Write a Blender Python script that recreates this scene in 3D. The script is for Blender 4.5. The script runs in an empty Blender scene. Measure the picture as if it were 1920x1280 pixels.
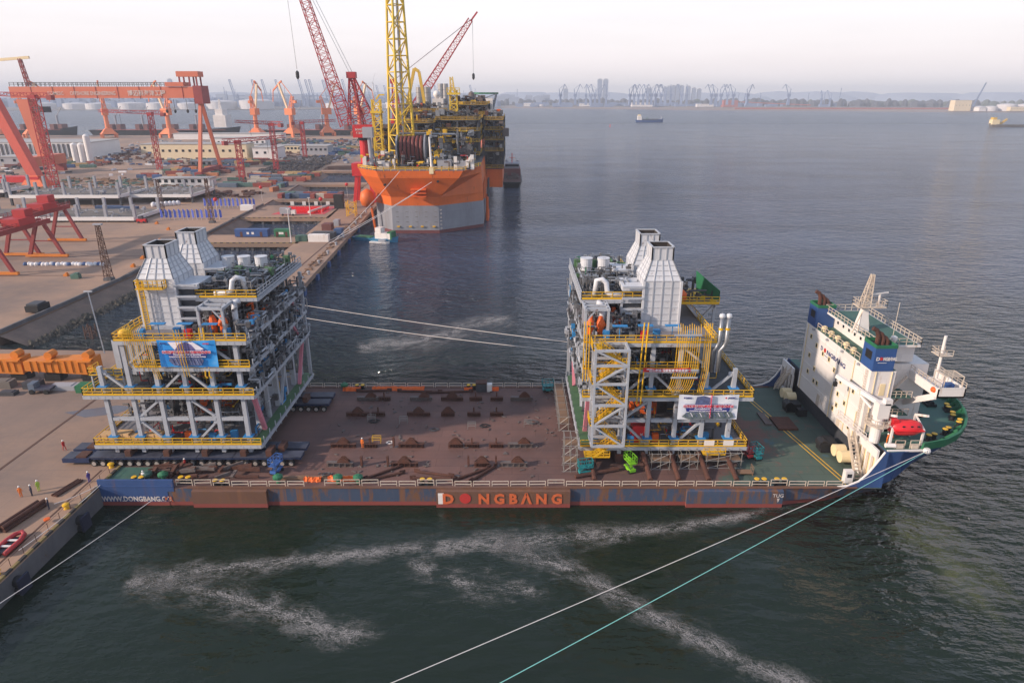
import bpy, math, random
from mathutils import Vector, Matrix
sc = bpy.context.scene
R = math.radians
# ---------------------------------------------------------------- camera
cam_d = bpy.data.cameras.new('camera'); cam = bpy.data.objects.new('camera', cam_d)
sc.collection.objects.link(cam); sc.camera = cam
cam.location = (0, 0, 58); cam.rotation_euler = (R(90 - 20.284), 0, 0)
cam_d.sensor_width = 36; cam_d.lens = 36 * 1250 / 1920; cam_d.clip_start = 0.5; cam_d.clip_end = 30000
# ---------------------------------------------------------------- sky
SUN_EL, SUN_AZ = 24.0, 248.0        # azimuth clockwise from +Y; sun stands to the left, a little behind the camera
w = bpy.data.worlds.new('World'); sc.world = w; w.use_nodes = True
nt = w.node_tree; nt.nodes.clear(); N = nt.nodes.new; L = nt.links.new
out = N('ShaderNodeOutputWorld'); bg = N('ShaderNodeBackground'); L(bg.outputs[0], out.inputs[0])
sky = N('ShaderNodeTexSky'); sky.sky_type = 'NISHITA'; sky.sun_disc = False
sky.sun_elevation = R(SUN_EL); sky.sun_rotation = R(SUN_AZ); sky.dust_density = 3.0; sky.air_density = 1.2
sk = N('ShaderNodeVectorMath'); sk.operation = 'SCALE'; sk.inputs['Scale'].default_value = 0.085; L(sky.outputs[0], sk.inputs[0])
tc = N('ShaderNodeTexCoord'); sp = N('ShaderNodeSeparateXYZ'); L(tc.outputs['Generated'], sp.inputs[0])
rp = N('ShaderNodeValToRGB'); L(sp.outputs['Z'], rp.inputs[0])     # thin veil of high cloud, the same all round
e = rp.color_ramp.elements
e[0].position = 0.0; e[0].color = (.84, .77, .77, 1); e[1].position = 1.0; e[1].color = (.26, .34, .50, 1)
for p, c in ((.04, (.89, .815, .825, 1)), (.09, (.89, .84, .86, 1)), (.13, (.87, .86, .915, 1)), (.22, (.62, .68, .81, 1)), (.45, (.36, .44, .60, 1))):
    q = e.new(p); q.color = c
nz = N('ShaderNodeTexNoise'); mp = N('ShaderNodeMapping'); mp.inputs['Scale'].default_value = (2.2, 2.2, 22)
L(tc.outputs['Generated'], mp.inputs[0]); L(mp.outputs[0], nz.inputs['Vector']); nz.inputs['Scale'].default_value = 2.0
nz.inputs['Detail'].default_value = 6
cr = N('ShaderNodeMapRange'); L(nz.outputs[0], cr.inputs[0])
cr.inputs[1].default_value = .35; cr.inputs[2].default_value = .7; cr.inputs[3].default_value = .975; cr.inputs[4].default_value = 1.02
cl = N('ShaderNodeVectorMath'); cl.operation = 'SCALE'; L(rp.outputs[0], cl.inputs[0]); L(cr.outputs[0], cl.inputs['Scale'])
mx = N('ShaderNodeMix'); mx.data_type = 'RGBA'; mx.inputs[0].default_value = .82; L(sk.outputs[0], mx.inputs[6]); L(cl.outputs[0], mx.inputs[7])
L(mx.outputs[2], bg.inputs[0]); bg.inputs[1].default_value = 1.0
# ---------------------------------------------------------------- sun
sd = bpy.data.lights.new('sun', 'SUN'); so = bpy.data.objects.new('sun', sd); sc.collection.objects.link(so)
sd.energy = 3.6; sd.angle = R(2.0); sd.color = (1, .83, .68)
a, el = R(SUN_AZ), R(SUN_EL)
so.rotation_euler = (-Vector((math.sin(a) * math.cos(el), math.cos(a) * math.cos(el), math.sin(el)))).to_track_quat('-Z', 'Y').to_euler()
so.location = (-300, -100, 200)
vs = sc.view_settings; vs.view_transform = 'Standard'; vs.look = 'None'; vs.exposure = .5; vs.gamma = 1
sc.cycles.volume_bounces = 0; sc.cycles.max_bounces = 5; sc.cycles.transparent_max_bounces = 12
try: sc.cycles.use_denoising = True
except Exception: pass

# ================================================================ helpers
col = sc.collection
random.seed(11)
OFF = {}
V = Vector
class MB:
    def __init__(s): s.v = []; s.f = []
    def add(s, vs, fs):
        n = len(s.v); s.v += [tuple(a) for a in vs]; s.f += [tuple(i + n for i in f) for f in fs]; return s
    def box(s, x0, x1, y0, y1, z0, z1):
        return s.add([(x0,y0,z0),(x1,y0,z0),(x1,y1,z0),(x0,y1,z0),(x0,y0,z1),(x1,y0,z1),(x1,y1,z1),(x0,y1,z1)],
            [(3,2,1,0),(4,5,6,7),(0,1,5,4),(1,2,6,5),(2,3,7,6),(3,0,4,7)])
    def cbox(s, c, d, rz=0):
        cx, cy, cz = c; x, y, z = d[0]/2, d[1]/2, d[2]/2; ca, sa = math.cos(rz), math.sin(rz)
        vs = [(cx+ca*a-sa*b, cy+sa*a+ca*b, cz+k) for k in (-z, z) for a, b in ((-x,-y),(x,-y),(x,y),(-x,y))]
        return s.add(vs, [(3,2,1,0),(4,5,6,7),(0,1,5,4),(1,2,6,5),(2,3,7,6),(3,0,4,7)])
    def bar(s, p, q, w, h=None):
        p, q = V(p), V(q); h = h or w; d = (q - p)
        if d.length < 1e-6: return s
        d.normalize(); up = V((0,0,1)) if abs(d.z) < .95 else V((0,1,0))
        a = d.cross(up).normalized(); b = a.cross(d).normalized()
        vs = [o + a*i*w/2 + b*j*h/2 for o in (p, q) for i, j in ((-1,-1),(1,-1),(1,1),(-1,1))]
        return s.add(vs, [(3,2,1,0),(4,5,6,7),(0,1,5,4),(1,2,6,5),(2,3,7,6),(3,0,4,7)])
    def tube(s, p, q, r, r2=None, n=8, cap=True):
        p, q = V(p), V(q); r2 = r if r2 is None else r2; d = (q - p).normalized()
        up = V((0,0,1)) if abs(d.z) < .95 else V((0,1,0))
        a = d.cross(up).normalized(); b = a.cross(d).normalized(); vs = []
        for o, rr in ((p, r), (q, r2)):
            for i in range(n):
                t = 2*math.pi*i/n; vs.append(o + a*math.cos(t)*rr + b*math.sin(t)*rr)
        fs = [(i, (i+1) % n, n+(i+1) % n, n+i) for i in range(n)]
        if cap: fs += [tuple(range(n))[::-1], tuple(range(n, 2*n))]
        return s.add(vs, fs)
    def path(s, pts, r, n=6):
        pts = [V(p) for p in pts]; vs = []; m = len(pts); pa = None
        for k, p in enumerate(pts):
            d = (pts[min(k+1, m-1)] - pts[max(k-1, 0)]).normalized()
            if pa is None:
                up = V((0,0,1)) if abs(d.z) < .9 else V((0,1,0)); pa = d.cross(up).normalized()
            a = (pa - d*pa.dot(d)).normalized(); pa = a; b = a.cross(d)
            vs += [p + a*math.cos(2*math.pi*i/n)*r + b*math.sin(2*math.pi*i/n)*r for i in range(n)]
        fs = [(k*n+i, k*n+(i+1) % n, (k+1)*n+(i+1) % n, (k+1)*n+i) for k in range(m-1) for i in range(n)]
        fs += [tuple(range(n))[::-1], tuple(range((m-1)*n, m*n))]
        return s.add(vs, fs)
    def prism(s, poly, z0, z1):
        n = len(poly); vs = [(x,y,z0) for x, y in poly] + [(x,y,z1) for x, y in poly]
        return s.add(vs, [tuple(range(n))[::-1], tuple(range(n, 2*n))] + [(i,(i+1)%n,n+(i+1)%n,n+i) for i in range(n)])
    def loft(s, rings, cap=True, closed=True):
        n = len(rings[0]); vs = [p for r in rings for p in r]; fs = []
        for k in range(len(rings)-1):
            for i in range(n if closed else n-1):
                fs.append((k*n+i, k*n+(i+1)%n, (k+1)*n+(i+1)%n, (k+1)*n+i))
        if cap: fs += [tuple(range(n))[::-1], tuple(range((len(rings)-1)*n, len(rings)*n))]
        return s.add(vs, fs)
    def lathe(s, c, prof, n=14):
        return s.loft([[(c[0]+r*math.cos(2*math.pi*i/n), c[1]+r*math.sin(2*math.pi*i/n), c[2]+z) for i in range(n)] for r, z in prof])
    def rail(s, p, q, h=1.1, step=1.8, t=.09, kick=.0):
        p, q = V(p), V(q); L_ = (q-p).length; n = max(1, round(L_/step)); u = V((0,0,1))
        for i in range(n+1):
            o = p + (q-p)*(i/n); s.bar(o, o+u*h, t)
        for z in (h, h*.55): s.bar(p+u*z, q+u*z, t)
        if kick: s.bar(p+u*kick/2, q+u*kick/2, t*.8, kick)
        return s
    def lattice(s, p, q, w0, w1, n, r, zig=True):
        p, q = V(p), V(q); d = (q-p).normalized(); up = V((0,0,1)) if abs(d.z) < .95 else V((0,1,0))
        a = d.cross(up).normalized(); b = a.cross(d).normalized(); P = []
        for k in range(n+1):
            t = k/n; o = p+(q-p)*t; w_ = (w0+(w1-w0)*t)/2
            P.append([o+a*i*w_+b*j*w_ for i, j in ((-1,-1),(1,-1),(1,1),(-1,1))])
        for i in range(4): s.bar(P[0][i], P[n][i], r*1.6)
        for k in range(n):
            for i in range(4):
                j = (i+1) % 4
                s.bar(P[k][i], P[k+1][j], r) if (k+i) % 2 or not zig else s.bar(P[k][j], P[k+1][i], r)
                if k: s.bar(P[k][i], P[k][j], r)
        return s
    def mesh(s, name, off=(0,0,0), smooth=False):
        me = bpy.data.meshes.new(name); ox, oy, oz = off
        me.from_pydata([(x-ox, y-oy, z-oz) for x, y, z in s.v], [], s.f)
        if smooth:
            me.shade_smooth()
        me.update(); return me
    def build(s, name, mat, parent=None, smooth=False, stuff=False, **kw):
        off = OFF.get(parent.name if parent else None, (0,0,0))
        o = bpy.data.objects.new(name, s.mesh(name, off, smooth)); col.objects.link(o)
        o.data.materials.append(mat)
        if parent: o.parent = parent
        OFF[o.name] = off
        if stuff: o['kind'] = 'stuff'
        tag(o, **kw); return o
def tag(o, label=None, cat=None, group=None, kind=None):
    if label: o['label'] = label
    if cat: o['category'] = cat
    if group: o['group'] = group
    if kind: o['kind'] = kind
    return o
def thing(name, label, cat, loc=(0,0,0), group=None):
    o = bpy.data.objects.new(name, None); col.objects.link(o); o.location = loc; o.empty_display_size = .5
    OFF[o.name] = tuple(loc); return tag(o, label, cat, group)
def obj(name, me, mat=None, parent=None, loc=(0,0,0), rz=0, scale=None):
    o = bpy.data.objects.new(name, me); col.objects.link(o); o.parent = parent
    po = OFF.get(parent.name, (0,0,0)) if parent else (0,0,0)
    o.location = (loc[0]-po[0], loc[1]-po[1], loc[2]-po[2]); o.rotation_euler = (0,0,rz)
    if scale: o.scale = scale
    if mat and not me.materials: me.materials.append(mat)
    return o
def tree(o, parent=None):
    c = o.copy(); col.objects.link(c); c.parent = parent
    for ch in o.children: tree(ch, c)
    return c
def place(proto, first, loc, rz=0, label=None, group=None, sc_=None):
    o = proto if first else tree(proto)
    o.location = loc; o.rotation_euler = (0,0,rz)
    if sc_: o.scale = (sc_,)*3 if not isinstance(sc_, tuple) else sc_
    tag(o, label, None, group); return o
def text(body, size, mat, parent, loc, xd=(1,0,0), yd=(0,0,1), name='lettering', bold=.0, wide=1.0, align='LEFT', **kw):
    cu = bpy.data.curves.new('t', 'FONT'); cu.body = body; cu.size = size; cu.offset = bold; cu.extrude = .012; cu.align_x = align
    cu.resolution_u = 2
    t = bpy.data.objects.new('t', cu); col.objects.link(t)
    me = bpy.data.meshes.new_from_object(t.evaluated_get(bpy.context.evaluated_depsgraph_get()))
    bpy.data.objects.remove(t); bpy.data.curves.remove(cu)
    X, Y = V(xd).normalized(), V(yd).normalized(); Z = X.cross(Y)
    m = Matrix((X*wide, Y, Z)).transposed().to_4x4(); m.translation = V(loc) - V(OFF.get(parent.name, (0,0,0)))
    me.transform(m); me.materials.clear(); me.materials.append(mat); me.name = name
    o = bpy.data.objects.new(name, me); col.objects.link(o); o.parent = parent; tag(o, **kw); OFF[o.name] = OFF.get(parent.name, (0,0,0)); return o
# ---------------------------------------------------------------- materials
def c8(r, g, b):
    f = lambda x: ((x/255+.055)/1.055)**2.4 if x > 10 else x/255/12.92
    return (f(r), f(g), f(b), 1)
def mat(name, c, rough=.6, metal=0., c2=None, scale=.6, amt=.5, rust=0., rustc=(.12,.045,.02,1), stretch=(1,1,1), bump=0., bscale=8, rnd=0., spec=.5, seam=None):
    m = bpy.data.materials.new(name); m.use_nodes = True; nt = m.node_tree; b = nt.nodes['Principled BSDF']
    N = nt.nodes.new; L = nt.links.new; c = tuple(c) if len(c) == 4 else (*c, 1)
    b.inputs['Roughness'].default_value = rough; b.inputs['Metallic'].default_value = metal; b.inputs['Specular IOR Level'].default_value = spec
    tc = N('ShaderNodeTexCoord'); mp = N('ShaderNodeMapping'); mp.inputs['Scale'].default_value = stretch
    L(tc.outputs['Object'], mp.inputs[0]); last = None
    c2 = c2 or tuple(x*.72 for x in c[:3])+(1,)
    n1 = N('ShaderNodeTexNoise'); n1.inputs['Scale'].default_value = scale; n1.inputs['Detail'].default_value = 7; n1.inputs['Roughness'].default_value = .65
    L(mp.outputs[0], n1.inputs['Vector'])
    mr = N('ShaderNodeMapRange'); mr.inputs[1].default_value = .5-.22; mr.inputs[2].default_value = .5+.22; mr.inputs[4].default_value = amt; L(n1.outputs[0], mr.inputs[0])
    m1 = N('ShaderNodeMix'); m1.data_type = 'RGBA'; L(mr.outputs[0], m1.inputs[0]); m1.inputs[6].default_value = c; m1.inputs[7].default_value = c2; last = m1.outputs[2]
    if rnd:
        oi = N('ShaderNodeObjectInfo'); hs = N('ShaderNodeHueSaturation'); m3 = N('ShaderNodeMapRange'); L(oi.outputs['Random'], m3.inputs[0])
        m3.inputs[3].default_value = 1-rnd; m3.inputs[4].default_value = 1+rnd; L(m3.outputs[0], hs.inputs['Value']); L(last, hs.inputs['Color']); last = hs.outputs[0]
    if rust:
        n2 = N('ShaderNodeTexNoise'); n2.inputs['Scale'].default_value = scale*2.3; n2.inputs['Detail'].default_value = 9; n2.inputs['Roughness'].default_value = .7
        L(mp.outputs[0], n2.inputs['Vector']); r2 = N('ShaderNodeMapRange'); r2.inputs[1].default_value = .62-rust*.35; r2.inputs[2].default_value = .72-rust*.3; L(n2.outputs[0], r2.inputs[0])
        m2 = N('ShaderNodeMix'); m2.data_type = 'RGBA'; L(r2.outputs[0], m2.inputs[0]); L(last, m2.inputs[6]); m2.inputs[7].default_value = rustc; last = m2.outputs[2]
    if seam:
        kind, sw, sh, ss = seam; gg = N('ShaderNodeNewGeometry'); s3 = N('ShaderNodeSeparateXYZ'); L(gg.outputs['Position'], s3.inputs[0]); cx = N('ShaderNodeCombineXYZ')
        if kind == 'v':
            ad = N('ShaderNodeMath'); L(s3.outputs[0], ad.inputs[0]); L(s3.outputs[1], ad.inputs[1]); L(ad.outputs[0], cx.inputs[0]); L(s3.outputs[2], cx.inputs[1])
        else: L(s3.outputs[0], cx.inputs[0]); L(s3.outputs[1], cx.inputs[1])
        br = N('ShaderNodeTexBrick'); L(cx.outputs[0], br.inputs['Vector']); br.inputs['Scale'].default_value = 1; br.inputs['Brick Width'].default_value = sw; br.inputs['Row Height'].default_value = sh; br.inputs['Mortar Size'].default_value = .035*min(sw,sh)/2; br.inputs['Mortar Smooth'].default_value = .5
        br.inputs['Color1'].default_value = (1,1,1,1); br.inputs['Color2'].default_value = (.9,.9,.9,1); br.inputs['Mortar'].default_value = (1-ss,1-ss,1-ss,1)
        mm_ = N('ShaderNodeMix'); mm_.data_type = 'RGBA'; mm_.blend_type = 'MULTIPLY'; mm_.inputs[0].default_value = 1; L(last, mm_.inputs[6]); L(br.outputs['Color'], mm_.inputs[7]); last = mm_.outputs[2]
    L(last, b.inputs['Base Color'])
    if bump:
        n3 = N('ShaderNodeTexNoise'); n3.inputs['Scale'].default_value = bscale; n3.inputs['Detail'].default_value = 4; L(mp.outputs[0], n3.inputs['Vector'])
        bp = N('ShaderNodeBump'); bp.inputs['Strength'].default_value = bump; bp.inputs['Distance'].default_value = .1; L(n3.outputs[0], bp.inputs['Height']); L(bp.outputs[0], b.inputs['Normal'])
    return m
M = {}
_O = 'first second third fourth fifth sixth seventh eighth ninth tenth eleventh twelfth thirteenth fourteenth fifteenth sixteenth seventeenth eighteenth nineteenth twentieth'.split()
def ordw(n): return _O[n-1] if n <= 20 else ('thirtieth' if n == 30 else 'twenty-'+_O[n-21])
def mk(k, *a, **kw): M[k] = mat(k, *a, **kw)
mk('steel', c8(176,180,188), .5, c2=c8(150,153,160), amt=.6, rust=.06)
mk('duct', c8(205,206,210), .5, c2=c8(178,178,184), amt=.6, scale=.4, rust=.03)
mk('duct_rib', c8(182,184,190), .5)
mk('soot', c8(60,54,52), .9)
mk('yellow', c8(226,178,28), .5, c2=c8(190,140,30), amt=.5, scale=2)
mk('dark_steel', c8(72,74,80), .6, c2=c8(46,46,52), amt=.8, scale=2)
mk('grating', c8(74,76,80), .8, c2=c8(52,56,56), amt=.8, scale=1.2)
mk('deck_grey', c8(128,124,128), .7, c2=c8(100,98,104), amt=.8, scale=.3, rust=.05)
mk('walk_green', c8(78,112,74), .7, c2=c8(58,88,64), amt=.7, scale=.6)
mk('pipe_grey', c8(160,162,166), .35, .6, c2=c8(110,112,118), amt=.7, scale=1.5)
mk('pipe_dark', c8(66,66,72), .5, .3, c2=c8(110,108,108), amt=.8, scale=2.5)
mk('insul', c8(178,176,176), .4, .5, c2=c8(132,128,126), scale=2)
mk('orange', c8(226,98,26), .6, c2=c8(190,78,24), amt=.5, scale=1.5)
mk('pink', c8(212,130,146), .6)
mk('blue_tag', c8(52,132,190), .6)
mk('red', c8(200,34,38), .5)
mk('wood', c8(206,170,122), .8, c2=c8(170,124,84), scale=1.5, stretch=(1,6,6), rnd=.15)
mk('rust', c8(96,58,44), .85, c2=c8(62,40,36), scale=1.2, amt=.9, bump=.3, rnd=.15)
mk('rust_grey', c8(112,108,108), .8, c2=c8(88,62,50), scale=1.2, amt=.9, rnd=.1)
mk('ship_white', c8(232,226,222), .5, c2=c8(214,206,200), amt=.5, scale=.25, rust=.08, rustc=(.5,.36,.26,1), stretch=(1,1,.18), seam=('v',5,2.6,.12))
mk('ship_blue', c8(50,84,140), .5, c2=c8(40,68,118), amt=.6, scale=.4)
mk('ship_green', c8(66,104,92), .7, c2=c8(52,82,76), amt=.7, scale=.5, rust=.08, rustc=(.13,.09,.07,1))
mk('bul_green', c8(38,110,74), .6, c2=c8(30,84,60))
mk('rail_white', c8(206,194,180), .6, c2=c8(176,146,116), scale=.8, amt=.5)
mk('black', c8(26,26,30), .6, c2=c8(44,42,42), scale=2)
mk('glass', c8(30,36,44), .15)
mk('tyre', c8(28,28,30), .85)
mk('hubcap', c8(176,166,158), .7, c2=c8(110,100,94), scale=3)
mk('spmt', c8(34,52,92), .55, c2=c8(24,32,58), amt=.8, scale=.7, rust=.05)
mk('spmt_deck', c8(74,78,94), .6, c2=c8(44,46,60), amt=.9, scale=.8)
mk('lifeboat_red', c8(222,40,48), .4, c2=c8(190,34,42), scale=.8)
mk('cream', c8(236,214,170), .6)
mk('crane_red', c8(178,44,46), .55, c2=c8(148,36,42), amt=.6, scale=.3)
mk('crane_dkred', c8(150,56,54), .6, c2=c8(122,46,48), amt=.7, scale=.25)
mk('rail_ochre', c8(190,150,50), .6)
mk('jib_orange', c8(226,124,74), .6)
mk('crane_orange', c8(208,114,84), .6, c2=c8(188,98,72), amt=.6, scale=.06)
mk('crane_yel', c8(216,176,64), .55, c2=c8(190,150,56))
mk('tower_yel', c8(222,186,48), .5, c2=c8(196,160,44), scale=.3)
mk('girder', c8(214,126,34), .6, c2=c8(186,104,30), amt=.7, scale=.5)
mk('fpso_orange', c8(228,108,32), .55, c2=c8(196,92,34), amt=.8, scale=.15, stretch=(1,1,.3), rust=.05, seam=('v',9,3.2,.16))
mk('fpso_grey', c8(150,152,160), .6, c2=c8(116,116,124), amt=.9, scale=.15, stretch=(1,1,.25), rust=.1, rustc=(.2,.17,.15,1), seam=('v',9,3.2,.16))
mk('boot_red', c8(112,58,60), .7, c2=c8(84,48,50), scale=.5)
mk('hose', c8(112,52,46), .7)
mk('concrete', c8(178,158,142), .9, c2=c8(152,134,122), amt=.9, scale=.06, bump=.2)
mk('conc_dark', c8(122,114,108), .9, c2=c8(92,86,82), amt=.9, scale=.2, bump=.3)
mk('rail_rust', c8(92,64,52), .8)
mk('rock', c8(112,104,96), .95, c2=c8(76,74,66), scale=.8, amt=1, bump=.6, rnd=.3)
mk('rope_w', c8(232,222,216), .8); mk('rope_g', c8(150,220,208), .8)
mk('lift_teal', c8(36,134,140), .5); mk('lift_blue', c8(64,104,170), .5); mk('lift_green', c8(126,196,40), .5); mk('lift_red', c8(176,52,56), .5)
mk('scaf', c8(150,146,142), .5, .4)
mk('scaf_plank', c8(132,104,82), .8)
mk('tarp', c8(232,106,36), .7, c2=c8(204,84,30), scale=2, bump=.6, bscale=4)
mk('tank_white', c8(204,200,202), .6, c2=c8(178,172,172), scale=.02)
mk('bld_white', c8(224,220,218), .7, c2=c8(204,198,196), scale=.1)
mk('bld_beige', c8(222,204,172), .8, c2=c8(202,184,154), scale=.1)
mk('bld_grey', c8(160,160,166), .8, c2=c8(130,132,140), scale=.1)
mk('roof_grey', c8(170,166,164), .8, c2=c8(146,142,140), scale=.1)
mk('haze_blue', c8(150,160,180), .8); mk('haze_steel', c8(120,136,168), .8); mk('haze_red', c8(168,92,84), .8)  # colours for far things, with distance haze mixed in
mk('bags', c8(226,224,226), .8, c2=c8(190,190,196), scale=1.5)
mk('skin', c8(196,146,116), .7)
mk('vis_orange', c8(230,120,40), .8); mk('vis_green', c8(170,200,70), .8); mk('navy', c8(36,40,62), .8); mk('cloth_red', c8(186,48,46), .8); mk('helmet', c8(236,232,228), .4); mk('purple', c8(70,60,140), .8)
CONT = []
for i, c in enumerate(((64,92,140),(84,118,112),(150,72,62),(196,186,172),(186,120,82),(72,104,92),(96,110,128),(178,150,104),(58,84,124),(120,74,70))):
    mk('cont%d' % i, c8(*c), .7, c2=c8(*[int(k*.78) for k in c]), scale=.5, rust=.08, rnd=.12); CONT.append(M['cont%d' % i])
CONTN = ['blue','sea green','dull red','off-white','orange brown','dark green','slate blue','tan','deep blue','maroon']
# ================================================================ water and land
def water_mat():
    m = bpy.data.materials.new('sea'); m.use_nodes = True; nt = m.node_tree; b = nt.nodes['Principled BSDF']; N = nt.nodes.new; L = nt.links.new
    b.inputs['IOR'].default_value = 1.33
    g = N('ShaderNodeNewGeometry'); P = g.outputs['Position']
    def noise(scale, stretch, rot, detail=3):
        mp = N('ShaderNodeMapping'); mp.inputs['Scale'].default_value = stretch; mp.inputs['Rotation'].default_value = (0,0,rot); L(P, mp.inputs[0])
        n = N('ShaderNodeTexNoise'); n.inputs['Scale'].default_value = scale; n.inputs['Detail'].default_value = detail; L(mp.outputs[0], n.inputs['Vector']); return n.outputs[0]
    def math_(op, a, b_):
        n = N('ShaderNodeMath'); n.operation = op
        for i, x in enumerate((a, b_)):
            if isinstance(x, (int, float)): n.inputs[i].default_value = x
            else: L(x, n.inputs[i])
        return n.outputs[0]
    h = math_('ADD', math_('MULTIPLY', noise(.09, (1, 1.9, 1), .5, 2), 2.4), math_('MULTIPLY', noise(.27, (1, 2.2, 1), .3, 4), 2.6))
    h = math_('ADD', h, math_('MULTIPLY', noise(1.3, (1, 1.8, 1), .9, 3), .34))
    rg = math_('SUBTRACT', 1, math_('MULTIPLY', math_('ABSOLUTE', math_('SUBTRACT', noise(.16, (1, 2.0, 1), .25, 4), .5), 0), 5))   # sharp little crests
    h = math_('ADD', h, math_('MULTIPLY', rg, .42))
    # water sheltered by the ship and quay lies calmer; gusts vary the rest
    sp = N('ShaderNodeSeparateXYZ'); L(P, sp.inputs[0])
    mr = N('ShaderNodeMapRange'); mr.interpolation_type = 'SMOOTHSTEP'; L(math_('SUBTRACT', sp.outputs['Y'], math_('MULTIPLY', math_('MAXIMUM', math_('SUBTRACT', sp.outputs['X'], 20), 0), -1.4)), mr.inputs[0])
    mr.inputs[1].default_value = 80; mr.inputs[2].default_value = 135; mr.inputs[3].default_value = .15; mr.inputs[4].default_value = 1.0
    rr = N('ShaderNodeMapRange'); L(sp.outputs['Y'], rr.inputs[0]); rr.inputs[1].default_value = 220; rr.inputs[2].default_value = 1500; rr.inputs[3].default_value = .04; rr.inputs[4].default_value = .28; L(rr.outputs[0], b.inputs['Roughness'])
    gust = N('ShaderNodeMapRange'); L(noise(.012, (1, 2.5, 1), .2, 3), gust.inputs[0]); gust.inputs[1].default_value = .35; gust.inputs[2].default_value = .65; gust.inputs[3].default_value = .45; gust.inputs[4].default_value = 1.0
    bp = N('ShaderNodeBump'); L(h, bp.inputs['Height']); L(math_('MULTIPLY', mr.outputs[0], gust.outputs[0]), bp.inputs['Strength']); bp.inputs['Distance'].default_value = 3.4; L(bp.outputs[0], b.inputs['Normal'])
    # silt stirred up by the bow thruster
    mp = N('ShaderNodeMapping'); mp.vector_type = 'POINT'; mp.inputs['Location'].default_value = (-57.5, -74, 0); L(P, mp.inputs[0])
    m2 = N('ShaderNodeMapping'); m2.inputs['Scale'].default_value = (1/6.5, 1/17, 1); L(mp.outputs[0], m2.inputs[0])
    n = N('ShaderNodeTexNoise'); n.inputs['Scale'].default_value = 1.9; n.inputs['Detail'].default_value = 9; L(m2.outputs[0], n.inputs['Vector'])
    va = N('ShaderNodeVectorMath'); va.operation = 'LENGTH'; L(m2.outputs[0], va.inputs[0])
    d = math_('SUBTRACT', math_('ADD', va.outputs['Value'], math_('MULTIPLY', n.outputs[0], 1.7)), 1.0)
    r = N('ShaderNodeMapRange'); r.interpolation_type = 'SMOOTHSTEP'; L(d, r.inputs[0]); r.inputs[1].default_value = .1; r.inputs[2].default_value = 1.0; r.inputs[3].default_value = .9; r.inputs[4].default_value = 0
    mx = N('ShaderNodeMix'); mx.data_type = 'RGBA'; L(r.outputs[0], mx.inputs[0]); mx.inputs[6].default_value = (.010, .018, .010, 1); mx.inputs[7].default_value = (.075, .085, .042, 1)
    ow = N('ShaderNodeMapRange'); ow.interpolation_type = 'SMOOTHSTEP'; L(math_('ADD', sp.outputs['Y'], math_('MULTIPLY', math_('SUBTRACT', noise(.02, (1,1,1), 0, 4), .5), 60)), ow.inputs[0]); ow.inputs[1].default_value = 95; ow.inputs[2].default_value = 260   # silt-green harbour water gives way to bluer open water
    mb_ = N('ShaderNodeMix'); mb_.data_type = 'RGBA'; L(ow.outputs[0], mb_.inputs[0]); L(mx.outputs[2], mb_.inputs[6]); mb_.inputs[7].default_value = (.046, .064, .108, 1)
    L(mb_.outputs[2], b.inputs['Base Color']); return m
MB().add([(-7000,-700,.6),(7000,-700,.6),(7000,9000,.6),(-7000,9000,.6)], [(0,1,2,3)]).build('sea', water_mat(), kind='structure')
CZ = 3.5
def land(name, poly, z0=-3, z1=CZ, m='concrete'):
    return MB().prism(poly, z0, z1).build(name, M[m], kind='structure')
def ground_mat():
    m = mat('yard_ground', c8(146,122,108), .92, c2=c8(112,96,88), scale=.035, amt=.95, bump=.15, bscale=2)
    nt = m.node_tree; N = nt.nodes.new; L = nt.links.new; b = nt.nodes['Principled BSDF']
    src = b.inputs['Base Color'].links[0].from_socket
    g = N('ShaderNodeNewGeometry')
    def layer(src, scale, stretch, lo, hi, colr, amt, rot=0):
        mp = N('ShaderNodeMapping'); mp.inputs['Scale'].default_value = stretch; mp.inputs['Rotation'].default_value = (0,0,rot); L(g.outputs['Position'], mp.inputs[0])
        n = N('ShaderNodeTexNoise'); n.inputs['Scale'].default_value = scale; n.inputs['Detail'].default_value = 8; n.inputs['Roughness'].default_value = .7; L(mp.outputs[0], n.inputs['Vector'])
        r = N('ShaderNodeMapRange'); L(n.outputs[0], r.inputs[0]); r.inputs[1].default_value = lo; r.inputs[2].default_value = hi; r.inputs[4].default_value = amt
        x = N('ShaderNodeMix'); x.data_type = 'RGBA'; L(r.outputs[0], x.inputs[0]); L(src, x.inputs[6]); x.inputs[7].default_value = colr; return x.outputs[2]
    src = layer(src, .012, (1,1,1), .42, .6, c8(176,140,114), .75)
    src = layer(src, .05, (.25,2.2,1), .55, .72, c8(112,98,92), .6)       # tyre-worn lanes
    src = layer(src, .5, (1,1,1), .62, .75, c8(96,86,82), .55)
    # slab joints
    br = N('ShaderNodeTexBrick'); L(g.outputs['Position'], br.inputs['Vector']); br.offset = 0; br.inputs['Scale'].default_value = 1
    br.inputs['Brick Width'].default_value = 6; br.inputs['Row Height'].default_value = 6; br.inputs['Mortar Size'].default_value = .05; br.inputs['Mortar Smooth'].default_value = .3
    x = N('ShaderNodeMix'); x.data_type = 'RGBA'; mu = N('ShaderNodeMath'); mu.operation = 'MULTIPLY'; mu.inputs[1].default_value = .35; L(br.outputs['Fac'], mu.inputs[0]); L(mu.outputs[0], x.inputs[0]); L(src, x.inputs[6]); x.inputs[7].default_value = c8(100,90,84)
    L(x.outputs[2], b.inputs['Base Color']); return m
M['ground'] = ground_mat()
mk('wall_conc', c8(112,110,112), .9, c2=c8(76,76,80), amt=.9, scale=.25, stretch=(1,1,.4), rust=.1, rustc=(.1,.07,.05,1), bump=.3)
QX = -61.0
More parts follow.
